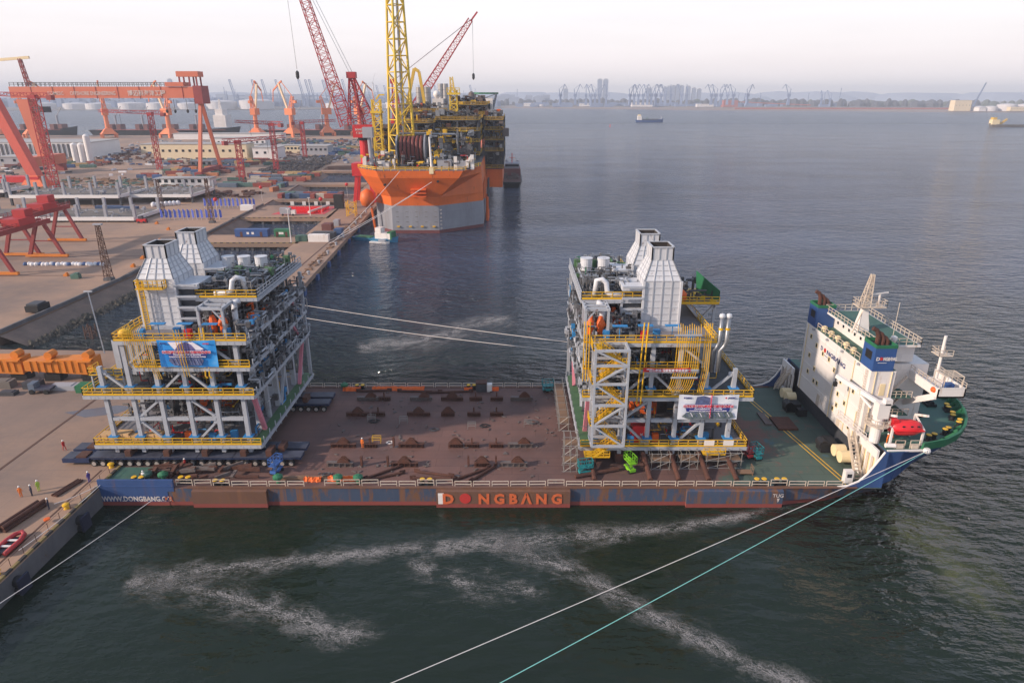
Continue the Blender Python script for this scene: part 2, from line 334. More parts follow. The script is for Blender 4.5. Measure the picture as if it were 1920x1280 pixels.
MB().box(QX+.002,QX+.07,-390,139.8,-2.9,CZ-.12).build('quay_wall_face', M['wall_conc'], kind='structure')
MB().prism([(-900,-400),(QX,-400),(QX,140),(-81,141),(-136,143),(-140,152),(-900,152)], -3, CZ).build('quay', M['ground'], kind='structure')
yard_poly = [(-900,152),(-124.8,152),(-122.5,206),(-125.4,245),(-131,354),(-138,440),(-146,520),(-150,560),(-84,575),(-90,1000),(-1500,1000),(-1500,152)]
MB().prism(yard_poly, -3, CZ-.004).build('yard_ground', M['ground'], kind='structure')
def pier(name, poly, piles, m='ground'):
    o = MB().prism(poly, 2.0, CZ).build(name, M[m], kind='structure')
    me = MB().box(-.5,.5,-.5,.5,-3,2).mesh('pile'); me.materials.append(M['wall_conc'])
    for x, y in piles: obj('pile', me, None, o, (x, y, 0))
    return o
PR = lambda y: -61 - max(0, y-140)*.0496            # sea-side edge of the long pier
pl = []
y = 146
while y < 420: pl += [(PR(y)-.9, y), (PR(y)-6, y)]; y += 7
pier('long_pier', [(QX,140),(PR(560),575),(PR(560)-18,575),(PR(140)-19,141)], pl)
pier('finger_pier', [(-130,258),(-84,258),(-85,275),(-131,275)], [(x,259.2) for x in range(-128,-84,6)] + [(x+.9,259.2) for x in range(-127,-84,6)])
pier('finger_pier', [(-133,315),(-86.5,315),(-89,353),(-134,353)], [(x,316) for x in range(-128,-88,5)])
pier('finger_pier', [(-136,374),(-90,374),(-91.5,396),(-138,396)], [(x,375) for x in range(-132,-90,6)])
pier('finger_pier', [(-142,440),(-94,440),(-96,452),(-143,452)], [(x,441) for x in range(-138,-96,6)])
pier('finger_pier', [(-148,520),(-98,520),(-99,530),(-148,530)], [(x,521) for x in range(-142,-99,6)])
mk('kerb_mark', c8(136,118,74), .9); mk('kerb_dark', c8(60,56,54), .8)
def kerb(p, q, n, par=None):                        # striped edge kerb, each block a piece of its own
    p, q = V(p), V(q); d = (q-p)/n; L_ = d.length; rz = math.atan2(d.y, d.x)
    for k in range(2):
        me = MB().cbox((0,0,.15), (L_*.98,.35,.3)).mesh('kerb_block'); me.materials.append(M['kerb_mark' if k else 'kerb_dark'])
        for i in range(k, n, 2):
            c = p + d*(i+.5); obj('kerb_block', me, None, par, c, rz)
kq = thing('quay_kerb', 'black and yellow striped kerb along the quay edge beside the ship stern', 'kerb', (QX-.25,75,CZ)); kerb((QX-.25,58,CZ), (QX-.25,91,CZ), 26, kq)
kq = thing('quay_kerb', 'striped kerb on the near edge of the pier with the blue and green cabins', 'kerb', (-107,258.3,CZ)); kerb((-129,258.3,CZ), (-85,258.3,CZ), 36, kq)
kq = thing('quay_kerb', 'striped kerb on the near edge of the pier with the red seating', 'kerb', (-110,315.3,CZ)); kerb((-132,315.3,CZ), (-88,315.3,CZ), 36, kq)
# crane rails and drains let into the concrete (thin sheets)
def strip(name, a, b_, w_, m, z=.004, h=.03):
    a, b_ = V((*a, CZ+z)), V((*b_, CZ+z)); return MB().bar(a+V((0,0,h/2)), b_+V((0,0,h/2)), w_, h).build(name, M[m], kind='structure')
strip('crane_rail', (-79.5,60), (-79.5,139), .45, 'rail_rust')
strip('crane_rail', (-63.6,30), (-63.6,90), .25, 'rail_rust')
strip('crane_rail', (-70.5,142), (-77,560), .5, 'rail_rust')
strip('crane_rail', (-64.6,142), (-84.5,560), .4, 'rail_rust')
for y_ in (208.5, 231, 236, 262): strip('crane_rail', (-330,y_), (-130,y_), .5, 'rail_rust')
strip('drain', (-300,157), (-132,160), .5, 'rail_rust')
# stone slope, parapet and rubble of the yard's water side
RV = [(-124.8,152),(-122.5,206),(-125.4,245),(-131,354),(-138,440),(-146,520)]
rv = MB()
for (x0,y0),(x1,y1) in zip(RV, RV[1:]):
    rv.add([(x0+.6,y0,CZ-.3),(x1+.6,y1,CZ-.3),(x1+11,y1,-1.2),(x0+11,y0,-1.2)], [(3,2,1,0)])
rv.build('revetment', mat('slope_stone', c8(136,114,100), .9, c2=c8(98,84,76), amt=.9, scale=.25, bump=.4), kind='structure')
for (x0,y0),(x1,y1) in zip(RV[:4], RV[1:4]):
    MB().bar((x0+.1,y0,CZ+.5),(x1+.1,y1,CZ+.5), .5, 1.0).build('parapet_wall', M['wall_conc'], label='low dark concrete parapet along the yard shore, %s stretch' % {152:'nearest', 206:'middle', 245:'farthest'}[y0], cat='wall')
    strip('drain', (x0-2,y0), (x1-2,y1), .9, 'kerb_dark')
rk = MB()
for i in range(1500):
    y_ = random.uniform(152, 258); k = (y_-152)/54; x_ = (-124.8+2.3*min(k,1)) - max(0,(y_-206))*.07; s_ = random.uniform(.3,.9)
    u = random.random(); x_ += 7+u*5.5+random.uniform(-.8,.8); z_ = 1.5-u*2.6
    a = random.random()*6; ca, sa = math.cos(a)*s_, math.sin(a)*s_
    rk.add([(x_+ca,y_+sa,z_-.2),(x_-sa,y_+ca,z_-.2),(x_-ca,y_-sa,z_-.2),(x_+sa,y_-ca,z_-.2),(x_+ca*.4,y_+sa*.3,z_+s_*.7),(x_-sa*.5,y_-sa*.3,z_+s_*.6)], [(0,1,4),(1,5,4),(1,2,5),(2,3,5),(3,4,5),(3,0,4)])
rk.build('shore_rubble', M['rock'], stuff=True, label='pale rubble stones heaped along the foot of the yard slope', cat='rocks')
# foam
def foam_mat(k):
    m = bpy.data.materials.new('foam'); m.use_nodes = True; nt = m.node_tree; b = nt.nodes['Principled BSDF']; N = nt.nodes.new; L = nt.links.new
    b.inputs['Base Color'].default_value = (.36,.34,.33,1); b.inputs['Roughness'].default_value = .9
    g = N('ShaderNodeNewGeometry'); at = N('ShaderNodeAttribute'); at.attribute_name = 'edge'
    def nz(s, d, st=(1,1,1)):
        mp = N('ShaderNodeMapping'); mp.inputs['Scale'].default_value = st; L(g.outputs['Position'], mp.inputs[0]); n = N('ShaderNodeTexNoise'); n.inputs['Scale'].default_value = s; n.inputs['Detail'].default_value = d; n.inputs['Roughness'].default_value = .75; L(mp.outputs[0], n.inputs['Vector']); return n.outputs[0]
    def mt(op, a, b_):
        n = N('ShaderNodeMath'); n.operation = op
        for i, x in enumerate((a, b_)):
            if isinstance(x, (int, float)): n.inputs[i].default_value = x
            else: L(x, n.inputs[i])
        return n.outputs[0]
    fa = N('ShaderNodeAttribute'); fa.attribute_name = 'flow'
    def fl(s, d, st, dist):
        mp = N('ShaderNodeMapping'); mp.inputs['Scale'].default_value = st; L(fa.outputs['Vector'], mp.inputs[0]); n = N('ShaderNodeTexNoise'); n.inputs['Scale'].default_value = s; n.inputs['Detail'].default_value = d; n.inputs['Roughness'].default_value = .62; n.inputs['Distortion'].default_value = dist; L(mp.outputs[0], n.inputs['Vector']); return n.outputs[0]
    def ridge(x, w_): return mt('SUBTRACT', 1, mt('MULTIPLY', mt('ABSOLUTE', mt('SUBTRACT', x, .5), 0), w_))
    dens = mt('ADD', mt('MULTIPLY', mt('SUBTRACT', fl(.3, 5, (.6,1,1), 1.0), .5), 3.0), mt('ADD', mt('MULTIPLY', at.outputs['Fac'], .9), k-.9))
    wisp = mt('MAXIMUM', ridge(fl(.55, 6, (.5,1.3,1), 2.2), 16), ridge(fl(1.5, 5, (.6,1.4,1), 1.6), 12))
    v = mt('ADD', dens, mt('ADD', mt('MULTIPLY', mt('MAXIMUM', wisp, -.4), .75), mt('MULTIPLY', mt('SUBTRACT', nz(5.0, 4), .5), 2.2)))
    r = N('ShaderNodeMapRange'); L(v, r.inputs[0]); r.inputs[1].default_value = .0; r.inputs[2].default_value = .85; r.inputs[4].default_value = .62
    mu = mt('MULTIPLY', r.outputs[0], mt('POWER', at.outputs['Fac'], .6)); L(mu, b.inputs['Alpha']); return m
def foam(pts, widths, k=0., **kw):
    pts = [V((x,y,.63)) for x, y in pts]; P = []; W = []
    for i in range(len(pts)-1):
        for j in range(6):
            t = j/6; p0, p1, p2, p3 = pts[max(i-1,0)], pts[i], pts[i+1], pts[min(i+2,len(pts)-1)]
            P.append(.5*((2*p1)+(p2-p0)*t+(2*p0-5*p1+4*p2-p3)*t*t+(3*p1-p0-3*p2+p3)*t**3)); W.append(widths[i]*(1-t)+widths[i+1]*t)
    P.append(pts[-1]); W.append(widths[-1]); mb = MB(); n = len(P); rows = (-1,-.6,-.25,0,.25,.6,1); vals = []; flo = []; sl = 0
    for i, p in enumerate(P):
        d = (P[min(i+1,n-1)]-P[max(i-1,0)]).normalized(); s_ = V((-d.y,d.x,0))
        sl = sl+(P[i]-P[i-1]).length if i else 0
        for r in rows:
            mb.v.append(tuple(p+s_*r*W[i]/2)); e_ = min(i, n-1-i)/4; vals.append((1-abs(r))*min(1,e_)); flo.append((sl+P[0].x, r*W[i]/2+P[0].y, 0))
    m_ = len(rows)
    for i in range(n-1):
        for j in range(m_-1): mb.f.append((i*m_+j, (i+1)*m_+j, (i+1)*m_+j+1, i*m_+j+1))
    o = mb.build('foam', foam_mat(k), stuff=True, cat='foam', **kw)
    at = o.data.attributes.new('edge', 'FLOAT', 'POINT')
    for i, v_ in enumerate(vals): at.data[i].value = v_
    af = o.data.attributes.new('flow', 'FLOAT_VECTOR', 'POINT')
    for i, v_ in enumerate(flo): af.data[i].vector = v_
foam([(-49,67.5),(-46.4,68.1),(-38.6,70.4),(-28.1,72.3),(-14.4,74.6),(-4.4,75.3),(7.4,77),(18,78.3),(28.4,80.7),(43,85.4)], [7,9,8,6,6,9,9,6,5,4], .05, label='long pale foam streak running alongside the ship hull on dark water')
foam([(-48,68.2),(-44.9,67.9),(-37.2,66.6),(-30.9,64.2),(-25.1,62.1),(-19.6,60),(-13.5,59)], [7,10,10,9,9,8,5], .0, label='broad broken foam patch on the water near the quay wall')
foam([(-2.5,76),(-1.5,75.5),(4.2,72.5),(9.5,68.7),(14.2,64.4),(20.1,59.6),(24.9,55.8),(29.5,52.7),(34,49)], [6,9,8,7,6,6,6,6,6], .08, label='pale foam streak crossing under the two long mooring ropes')
foam([(-14,72.5),(-12.5,71.5),(-7.4,68.4),(0,66.8),(6,66)], [8,10,12,10,6], -.3, label='faint scattered foam between the two bright streaks')
foam([(-38,150.5),(-35,151.3),(-26.3,153.9),(-17.7,160.1),(-4.4,172.5),(0,177)], [10,16,20,22,18,8], .12, label='wide patch of whitecaps on the water behind the ship between the modules')
# ================================================================ heavy-lift deck ship
def hull_mat(name, base, rustamt, green=False):
    m = mat(name, base, .6, c2=tuple(x*.7 for x in base[:3])+(1,), scale=.35, amt=.8, stretch=(1,1,.25), rust=rustamt, rustc=(.16,.075,.04,1), bump=.2)
    nt = m.node_tree; N = nt.nodes.new; L = nt.links.new; b = nt.nodes['Principled BSDF']; src = b.inputs['Base Color'].links[0].from_socket
    g = N('ShaderNodeNewGeometry'); mp = N('ShaderNodeMapping'); mp.inputs['Scale'].default_value = (1.1,1.1,.03); L(g.outputs['Position'], mp.inputs[0])
    n = N('ShaderNodeTexNoise'); n.inputs['Scale'].default_value = .8; n.inputs['Detail'].default_value = 6; L(mp.outputs[0], n.inputs['Vector'])
    r = N('ShaderNodeMapRange'); L(n.outputs[0], r.inputs[0]); r.inputs[1].default_value = .56; r.inputs[2].default_value = .66; r.inputs[4].default_value = .85*min(1,rustamt*3+.1)
    x = N('ShaderNodeMix'); x.data_type = 'RGBA'; L(r.outputs[0], x.inputs[0]); L(src, x.inputs[6]); x.inputs[7].default_value = c8(120,82,60)
    sp = N('ShaderNodeSeparateXYZ'); L(g.outputs['Position'], sp.inputs[0]); r2 = N('ShaderNodeMapRange'); L(sp.outputs['Z'], r2.inputs[0]); r2.inputs[1].default_value = 1.3; r2.inputs[2].default_value = 1.18
    x2 = N('ShaderNodeMix'); x2.data_type = 'RGBA'; L(r2.outputs[0], x2.inputs[0]); L(x.outputs[2], x2.inputs[6]); x2.inputs[7].default_value = c8(134,66,60); L(x2.outputs[2], b.inputs['Base Color']); return m
M['hull_blue'] = hull_mat('hull_blue', c8(66,80,104), .4); M['hull_rust'] = hull_mat('hull_rust', c8(112,80,66), .3); M['hull_clean'] = hull_mat('hull_clean', c8(52,82,134), .02)
def deck_mat():
    m = mat('ship_deck', c8(124,88,78), .8, c2=c8(88,68,66), scale=.09, amt=1, bump=.2, bscale=3)
    nt = m.node_tree; N = nt.nodes.new; L = nt.links.new; b = nt.nodes['Principled BSDF']; src = b.inputs['Base Color'].links[0].from_socket
    g = N('ShaderNodeNewGeometry'); sp = N('ShaderNodeSeparateXYZ'); L(g.outputs['Position'], sp.inputs[0])
    def mt(op, a, b_):
        n = N('ShaderNodeMath'); n.operation = op
        for i, x in enumerate((a, b_)):
            if isinstance(x, (int, float)): n.inputs[i].default_value = x
            else: L(x, n.inputs[i])
        return n.outputs[0]
    def nz(s, d): 
        n = N('ShaderNodeTexNoise'); n.inputs['Scale'].default_value = s; n.inputs['Detail'].default_value = d; n.inputs['Roughness'].default_value = .7; L(g.outputs['Position'], n.inputs['Vector']); return n.outputs[0]
    # old green paint survives forward, rubbed down to rust amidships
    k = mt('ADD', mt('MULTIPLY', mt('SUBTRACT', sp.outputs['X'], 36), .05), mt('MULTIPLY', mt('SUBTRACT', nz(.09, 6), .5), 2.6))
    k = mt('SUBTRACT', k, mt('MULTIPLY', mt('MAXIMUM', mt('SUBTRACT', 8, mt('ABSOLUTE', mt('SUBTRACT', sp.outputs['Y'], 106), 0)), 0), .06))
    r = N('ShaderNodeMapRange'); L(k, r.inputs[0]); r.inputs[1].default_value = -.05; r.inputs[2].default_value = .12; r.inputs[4].default_value = .9
    x = N('ShaderNodeMix'); x.data_type = 'RGBA'; L(r.outputs[0], x.inputs[0]); L(src, x.inputs[6]); x.inputs[7].default_value = c8(70,92,82)
    r3 = N('ShaderNodeMapRange'); L(nz(.16, 5), r3.inputs[0]); r3.inputs[1].default_value = .6; r3.inputs[2].default_value = .66; r3.inputs[4].default_value = .8
    r4 = mt('MULTIPLY', r3.outputs[0], r.outputs[0]); x3 = N('ShaderNodeMix'); x3.data_type = 'RGBA'; L(r4, x3.inputs[0]); L(x.outputs[2], x3.inputs[6]); x3.inputs[7].default_value = c8(64,98,112)
    r5 = N('ShaderNodeMapRange'); L(nz(.7, 8), r5.inputs[0]); r5.inputs[1].default_value = .58; r5.inputs[2].default_value = .7; r5.inputs[4].default_value = .5
    x4 = N('ShaderNodeMix'); x4.data_type = 'RGBA'; L(r5.outputs[0], x4.inputs[0]); L(x3.outputs[2], x4.inputs[6]); x4.inputs[7].default_value = c8(120,88,78)
    br = N('ShaderNodeTexBrick'); L(g.outputs['Position'], br.inputs['Vector']); br.inputs['Scale'].default_value = 1; br.inputs['Brick Width'].default_value = 8; br.inputs['Row Height'].default_value = 2.4; br.inputs['Mortar Size'].default_value = .05; br.inputs['Mortar Smooth'].default_value = .4; br.inputs['Color1'].default_value = (1,1,1,1); br.inputs['Color2'].default_value = (.88,.88,.88,1); br.inputs['Mortar'].default_value = (.62,.62,.62,1)
    x5 = N('ShaderNodeMix'); x5.data_type = 'RGBA'; x5.blend_type = 'MULTIPLY'; x5.inputs[0].default_value = 1; L(x4.outputs[2], x5.inputs[6]); L(br.outputs['Color'], x5.inputs[7]); L(x5.outputs[2], b.inputs['Base Color']); return m
M['ship_deck'] = deck_mat()
NY, FY, CY = 84.9, 121.4, 103.5
ship = thing('cargo_ship', 'long flat-deck blue cargo ship with white deckhouse carrying two steel modules', 'ship', (0,CY,0))
# main hull, stern to the forecastle break
h = MB()
st = [(-61.2,18.6,18.0),(-58,18.6,18.6),(40,18.6,18.6),(47,18.6,17.2),(54.6,18.3,14.3)]
h.loft([[(x,CY-d,CZ-.02),(x,CY-(d*.45+wl*.55),1.4),(x,CY-wl,.2),(x,CY-wl,-2.5),(x,CY+wl,-2.5),(x,CY+wl,.2),(x,CY+(d*.45+wl*.55),1.4),(x,CY+d,CZ-.02)] for x, d, wl in st])
h.build('hull', M['hull_blue'], ship)
MB().box(-61.2,54.6,NY+.02,FY-.02,CZ-.02,CZ).build('main_deck', M['ship_deck'], ship)
# raised bow with flare
bs = [(54.6,18.3,14.2),(57,18.1,11.8),(60,17.6,9),(64,16.3,5.6),(67,14.4,2.8),(69.5,12,1.0),(71.5,9.3,.5),(73,6.4,.3),(74,3.4,.2),(74.4,.6,.1)]
def ring(x, d, wl, ztop=9.3):
    xw = 54.6+(x-54.6)*.7
    f = max(.6, .97-(x-54.6)*.05); xm = xw+(x-xw)*.55
    return [(x,CY-d,ztop),(xm,CY-(d*f+wl*(1-f)),ztop*.42),(xw,CY-wl,.6),(xw,CY-wl*.9,-2.5),(xw,CY+wl*.9,-2.5),(xw,CY+wl,.6),(xm,CY+(d*f+wl*(1-f)),ztop*.42),(x,CY+d,ztop)]
MB().loft([ring(*b) for b in bs]).build('bow', M['hull_clean'], ship, smooth=False)
fd = MB(); fd.prism([(x,CY-d+.1) for x, d, _ in bs] + [(x,CY+d-.1) for x, d, _ in bs[::-1]], 9.3, 9.34); fd.build('forecastle_deck', M['ship_green'], ship)
bw = MB()
pts = [(x,CY-d) for x, d, _ in bs[2:]] + [(x,CY+d) for x, d, _ in bs[2:][::-1]]
bw.loft([[(x,y,9.2),(x+.15*(x>60),y+(.12 if y<CY else -.12)*-1,10.5),(x-.1,y+(.1 if y<CY else -.1),10.5),(x-.25,y+(.25 if y<CY else -.25),9.2)] for x, y in pts], closed=True)
bul = bw.build('bulwark', M['bul_green'], ship)
stay = MB().add([(0,-.04,0),(-1.1,-.04,0),(0,-.04,1.15),(0,.04,0),(-1.1,.04,0),(0,.04,1.15)], [(0,1,2),(5,4,3),(0,3,4,1),(1,4,5,2),(2,5,3,0)]).mesh('bulwark_stay'); stay.materials.append(M['bul_green'])
for i in range(1, len(pts)-1):
    for t in (0,.5):
        x, y = [pts[i][k]*(1-t)+pts[i+1][k]*t for k in (0,1)]
        obj('bulwark_stay', stay, None, bul, (x-.3, y+(.3 if y<CY else -.3), 9.34), math.atan2(y-CY, (x-58)*1.2))
MB().bar((60,CY-17.7,9.35),(54.7,CY-17.9,9.35),.3,.25).build('coaming', M['ship_white'], ship); MB().box(54.5,54.58,CY-17.5,CY+17.5,CZ+.02,9.2).build('forecastle_bulkhead', M['dark_steel'], ship)  # bulkhead coloured dark to stand for the shadow below the deckhouse
# curved white wing bulwarks at the break of the forecastle
for s_ in (-1, 1):
    y0 = CY + s_*18.3; prof = [(48.2,3.5),(54.7,3.5),(54.7,9.4),(54.2,9.4),(53.3,7.6),(52.3,5.8),(51.2,4.5),(49.8,3.8)]
    mb = MB(); n = len(prof); mb.add([(x,y0-.12,z) for x, z in prof]+[(x,y0+.12,z) for x, z in prof], [tuple(range(n)),tuple(range(n,2*n))[::-1]]+[((i+1)%n,i,n+i,n+(i+1)%n) for i in range(n)])
    mb.build('wing_bulwark', M['hull_clean'], ship); MB().path([(x,y0,z) for x, z in prof[3:]]+[(48.2,y0,3.55)],.16,6).build('bulwark_edge', M['ship_white'], ship)
    # break wall with openings, stair and gangway
    wl = MB(); ya, yb = sorted((y0-s_*.2, y0-s_*5.4))
    wl.box(53.2,53.5,ya,yb,8.1,9.5).box(53.2,53.5,ya,yb,3.5,4.3)
    for k in range(5): yy = ya+(yb-ya)*k/4; wl.box(53.15,53.5,yy-.15,yy+.15,4.3,8.1)
    wl.build('break_bulkhead', M['ship_white'], ship)
    MB().box(53.6,53.7,ya,yb,4.3,8.1).build('bulkhead_recess', M['cream'] if s_ < 0 else M['rust'], ship)
    sr = MB(); xs, ys = 52.2, y0-s_*1.8
    for k in range(12): sr.box(51.6,52.5,ys-s_*k*.35-.15,ys-s_*k*.35+.15,CZ+.45*k+.4,CZ+.45*k+.46)
    for x in (51.6,52.5): sr.bar((x,ys,CZ+.2),(x,ys-s_*4.2,9.3),.12,.3); sr.rail((x,ys,CZ+.2),(x,ys-s_*4.2,9.3),1.0,.9,.06)
    sr.build('stair', M['rail_white'], ship)
    for k in range(2):
        MB().tube((51.2-k*.0, y0-s_*(6.4+k*2.0), 5.0),(52.9, y0-s_*(6.4+k*2.0), 5.0), .95, n=14).build('rope_drum', M['cream'], ship)
    MB().cbox((51.4,y0-s_*11,4.4),(2.6,2.0,1.6)).tube((50.6,y0-s_*10.2,4.8),(50.6,y0-s_*12,4.8),.8,n=10).cbox((52.4,y0-s_*13,4.2),(1.6,1.2,1.3)).build('winch', M['black'], ship)
# side sponsons with painted name
for nm, x0, x1, m_ in (('sponson',-47.2,-36.2,'hull_rust'),('sponson',-11.2,8.6,'hull_rust'),('sponson',25.8,40,'hull_blue')):
    mb = MB(); prof = [(NY+.1,3.48),(NY-.62,3.3),(NY-.62,.1),(NY-.2,-1),(NY+.1,-1)]
    mb.loft([[(x0+(.0),y,z) for y, z in prof],[(x1,y,z) for y, z in prof]]); mb.build(nm, M[m_], ship)
MB().box(-61.1,-50,NY-.06,NY+.3,3.0,4.9).box(-61.1,-50,NY-.14,NY-.06,3.75,3.95).build('stern_bulwark', M['hull_clean'], ship)
MB().box(-61.15,-51,NY-.05,NY+.1,.4,3.0).build('stern_plate', M['hull_clean'], ship)
mk('ltr_white', c8(222,218,214), .7, c2=c8(150,110,90), amt=.6, scale=1.5); mk('ltr_orange', c8(214,106,58), .7, c2=c8(170,80,50), amt=.8, scale=1.5); mk('ltr_red', c8(190,52,48), .7); mk('ltr_blue', c8(40,58,110), .6)
text('WWW.DONGBANG.CO', 1.15, M['ltr_white'], ship, (-60.9,NY-.08,1.35), bold=.03, wide=.82)
text('.KR', 1.15, M['ltr_orange'], ship, (-51.8,NY-.08,1.35), bold=.03, wide=.82)
yl = NY-.66; x = -10.6
dd = MB().box(x-.3,x+.55,yl-.03,yl,1.25,3.1).build('painted_panel', M['ship_white'], ship)
text('D', 2.3, M['ltr_orange'], ship, (-10.3,yl-.04,1.35), bold=.1)
disc = MB(); disc.tube((-6.9,yl,2.2),(-6.9,yl-.03,2.2),.85,n=20); disc.build('painted_disc', M['ltr_red'], ship)
text('N G B Λ N G', 2.3, M['ltr_orange'], ship, (-5.0,yl-.04,1.35), bold=.1, wide=.95)
text('TUG', .8, M['ltr_white'], ship, (38.4,NY-.68,2.4)); MB().add([(39.1,NY-.68,2.2),(39.5,NY-.68,2.2),(39.3,NY-.68,1.5)], [(0,1,2)]).build('tug_arrow', M['ltr_white'], ship)
# deck-edge railing: separate pipe frames
fr = MB(); 
for p, q in (((-1.2,0,0),(-1.2,0,1.0)),((1.2,0,0),(1.2,0,1.0)),((-1.25,0,1.0),(1.25,0,1.0)),((-1.2,0,.5),(1.2,0,.5))): fr.bar(p, q, .085)
frm = fr.mesh('railing_frame'); frm.materials.append(M['rail_white'])
x = -48.5
while x < 50:
    if not (-30.6 < x < -28): obj('railing_frame', frm, None, ship, (x, NY+.35, CZ+random.choice((0,0,0,.25))), random.uniform(-.03,.03))
    x += 2.75
x = -58
while x < 46: obj('railing_frame', frm, None, ship, (x, FY-.4, CZ), 0); x += 2.75
MB().bar((-48,NY+.15,CZ+.08),(51,NY+.15,CZ+.08),.5,.16).build('deck_edge_bar', M['hull_rust'], ship)
MB().bar((-60,FY-.15,CZ+.08),(51,FY-.15,CZ+.08),.5,.16).build('deck_edge_bar', M['hull_rust'], ship)
bol = MB()
for d in (-.55,.55): bol.lathe((d,0,0), [(.32,0),(.32,.75),(.42,.8),(.42,.95)], 10)
bol.cbox((0,0,.06),(2,.9,.12)); bm = bol.mesh('bollard'); bm.materials.append(M['black'])
cap = MB()
for d in (-.55,.55): cap.lathe((d,0,.955), [(.42,0),(.36,.08)], 10)
cpm = cap.mesh('bollard_cap'); cpm.materials.append(M['yellow'])
for x, y in ((-56,NY+1.6),(-49,NY+1.6),(-43.5,NY+.7),(-12.8,NY+1),(14,FY-1.2),(-8,FY-1.2),(-30,FY-1.2),(37,NY+1.1),(40,NY+1.1),(45,FY-1.5)):
    b_ = obj('bollard', bm, None, ship, (x,y,CZ)); c_ = bpy.data.objects.new('bollard_cap', cpm); col.objects.link(c_); c_.parent = b_
for x, y, n in ((-55,NY+2.4,'ship_green'),(-52.5,NY+2.2,'bul_green'),(-26,NY+1.4,'bul_green'),(-23,NY+1.4,'bul_green'),(-35,NY+1.5,'bul_green'),(-57,FY-2,'bul_green'),(-33,FY-1.3,'bul_green')):
    MB().lathe((x,y,CZ), [(.3,0),(.3,.8),(.75,.85),(.75,1.2),(.3,1.5)], 10).build('mushroom_vent', M[n], ship)
# yellow lane lines on the deck
for a_, b_ in (((45,FY-1.5),(50.5,NY+1)),((44.3,FY-1.5),(49.8,NY+1)),((30,FY-1.3),(45,FY-1.5))):
    MB().bar((*a_,CZ+.008),(*b_,CZ+.008),.16,.012).build('lane_line', M['yellow'], ship)
MB().box(-61.1,-55,NY+.4,NY+6,CZ,CZ+.01).build('deck_patch', M['ship_green'], ship)
# ---- deckhouse
HX0, HY0, HY1, HT = 53.5, 91.5, 114.5, 19.5
house = MB().box(HX0,57.2,HY0,HY1,6.9,HT).build('deckhouse', M['ship_white'], ship)
MB().box(57.2,64.2,95,112.5,9.34,19.2).build('accommodation_block', M['ship_white'], ship)
MB().box(HX0,57.2,HY0,HY1,HT,HT+.04).build('boat_deck', M['ship_green'], ship)
wm = MB().box(-.02,.02,-.26,.26,-.32,.32).mesh('porthole'); wm.materials.append(M['glass'])
wf = MB()
for a_ in ((-.08,.02,-.4,-.27,-.45,.45),(-.08,.02,.27,.4,-.45,.45),(-.08,.02,-.27,.27,.33,.45),(-.08,.02,-.27,.27,-.45,-.33)): wf.box(*a_)
wfm = wf.mesh('porthole_frame'); wfm.materials.append(M['cream'])
for z in (9.6,12.4,15.2,18.2): MB().box(HX0-.05,HX0,HY0,HY1,z,z+.07).build('plate_seam', M['ship_white'], house)
for yy, za, zc in ((113.6,6.9,19.4),(101.6,6.9,13),(93.2,6.9,12),(96.3,7,19.3)): MB().tube((HX0-.12,yy,za),(HX0-.12,yy,zc),.07,n=6).build('drain_pipe', M['cream'], house)
ld_ = MB()
for d in (0,.5): ld_.bar((HX0-.2,92.2+d,7),(HX0-.2,92.2+d,19.4),.06)
for k in range(30): ld_.bar((HX0-.2,92.2,7.2+k*.41),(HX0-.2,92.7,7.2+k*.41),.05)
ld_.build('wall_ladder', M['rail_white'], house)
for x, z in ((54.6,6.95),(55.6,12.6),(55.2,15.4)): MB().box(x,x+.8,HY0-.06,HY0,z+.1,z+2).build('door', M['cream'], house)
for x in (54.2,56.6): MB().tube((x,HY0-.1,6.9),(x,HY0-.1,19.4),.07,n=6).build('drain_pipe', M['cream'], house)
for k in range(4): MB().cbox((HX0-.25,95+k*5.4,19.2),(.35,.35,.3)).build('flood_lamp', M['bld_grey'], house)
for a_ in ((-.03,.0),): MB().box(HX0-.06,HX0,97.6,98.6,7.0,9.0).box(HX0-.06,HX0,105.4,106.4,7.0,9.0).build('weathertight_door', M['rail_white'], house)
for yy, zz in ((112,17.6),(109.5,16.8),(111.6,14.2),(106.8,16.3),(104.4,16.2),(102.2,15.2),(99.5,14.3),(111.2,11.2),(108.5,10.5),(107.2,10.6),(109,12.6),(99.7,12),(97.2,11.5),(99.5,10.1),(100.5,9.0),(97.3,8.6),(94.8,8.5),(95.3,14.5)):
    obj('porthole', wm, None, house, (HX0-.03,yy,zz)); obj('porthole_frame', wfm, None, house, (HX0-.0,yy,zz))
text('D', 1.05, M['ltr_blue'], ship, (HX0-.03,107.9,16.7), (0,-1,0), bold=.03); MB().tube((HX0-.05,106.3,17.08),(HX0,106.3,17.08),.4,n=14).build('painted_disc', M['ltr_red'], ship)
text('NGBΛNG', 1.05, M['ltr_blue'], ship, (HX0-.03,105.6,16.7), (0,-1,0), bold=.03, wide=1.5)
MB().box(HX0-.03,HX0,104,106.6,16.2,16.28).build('tagline', M['ltr_blue'], ship)
rl = MB(); rl.rail((HX0+.1,HY1-4,HT),(HX0+.1,HY0+4,HT),1.1,1.5,.08); rl.build('handrail', M['rail_white'], ship)
for yy in (109,106.4,104,101,98.6):
    MB().lathe((HX0+.6,yy,HT),[(.25,0),(.25,.5),(.5,.55),(.5,.9),(.2,1.1)],8).build('vent_cowl', M['cream'], ship)
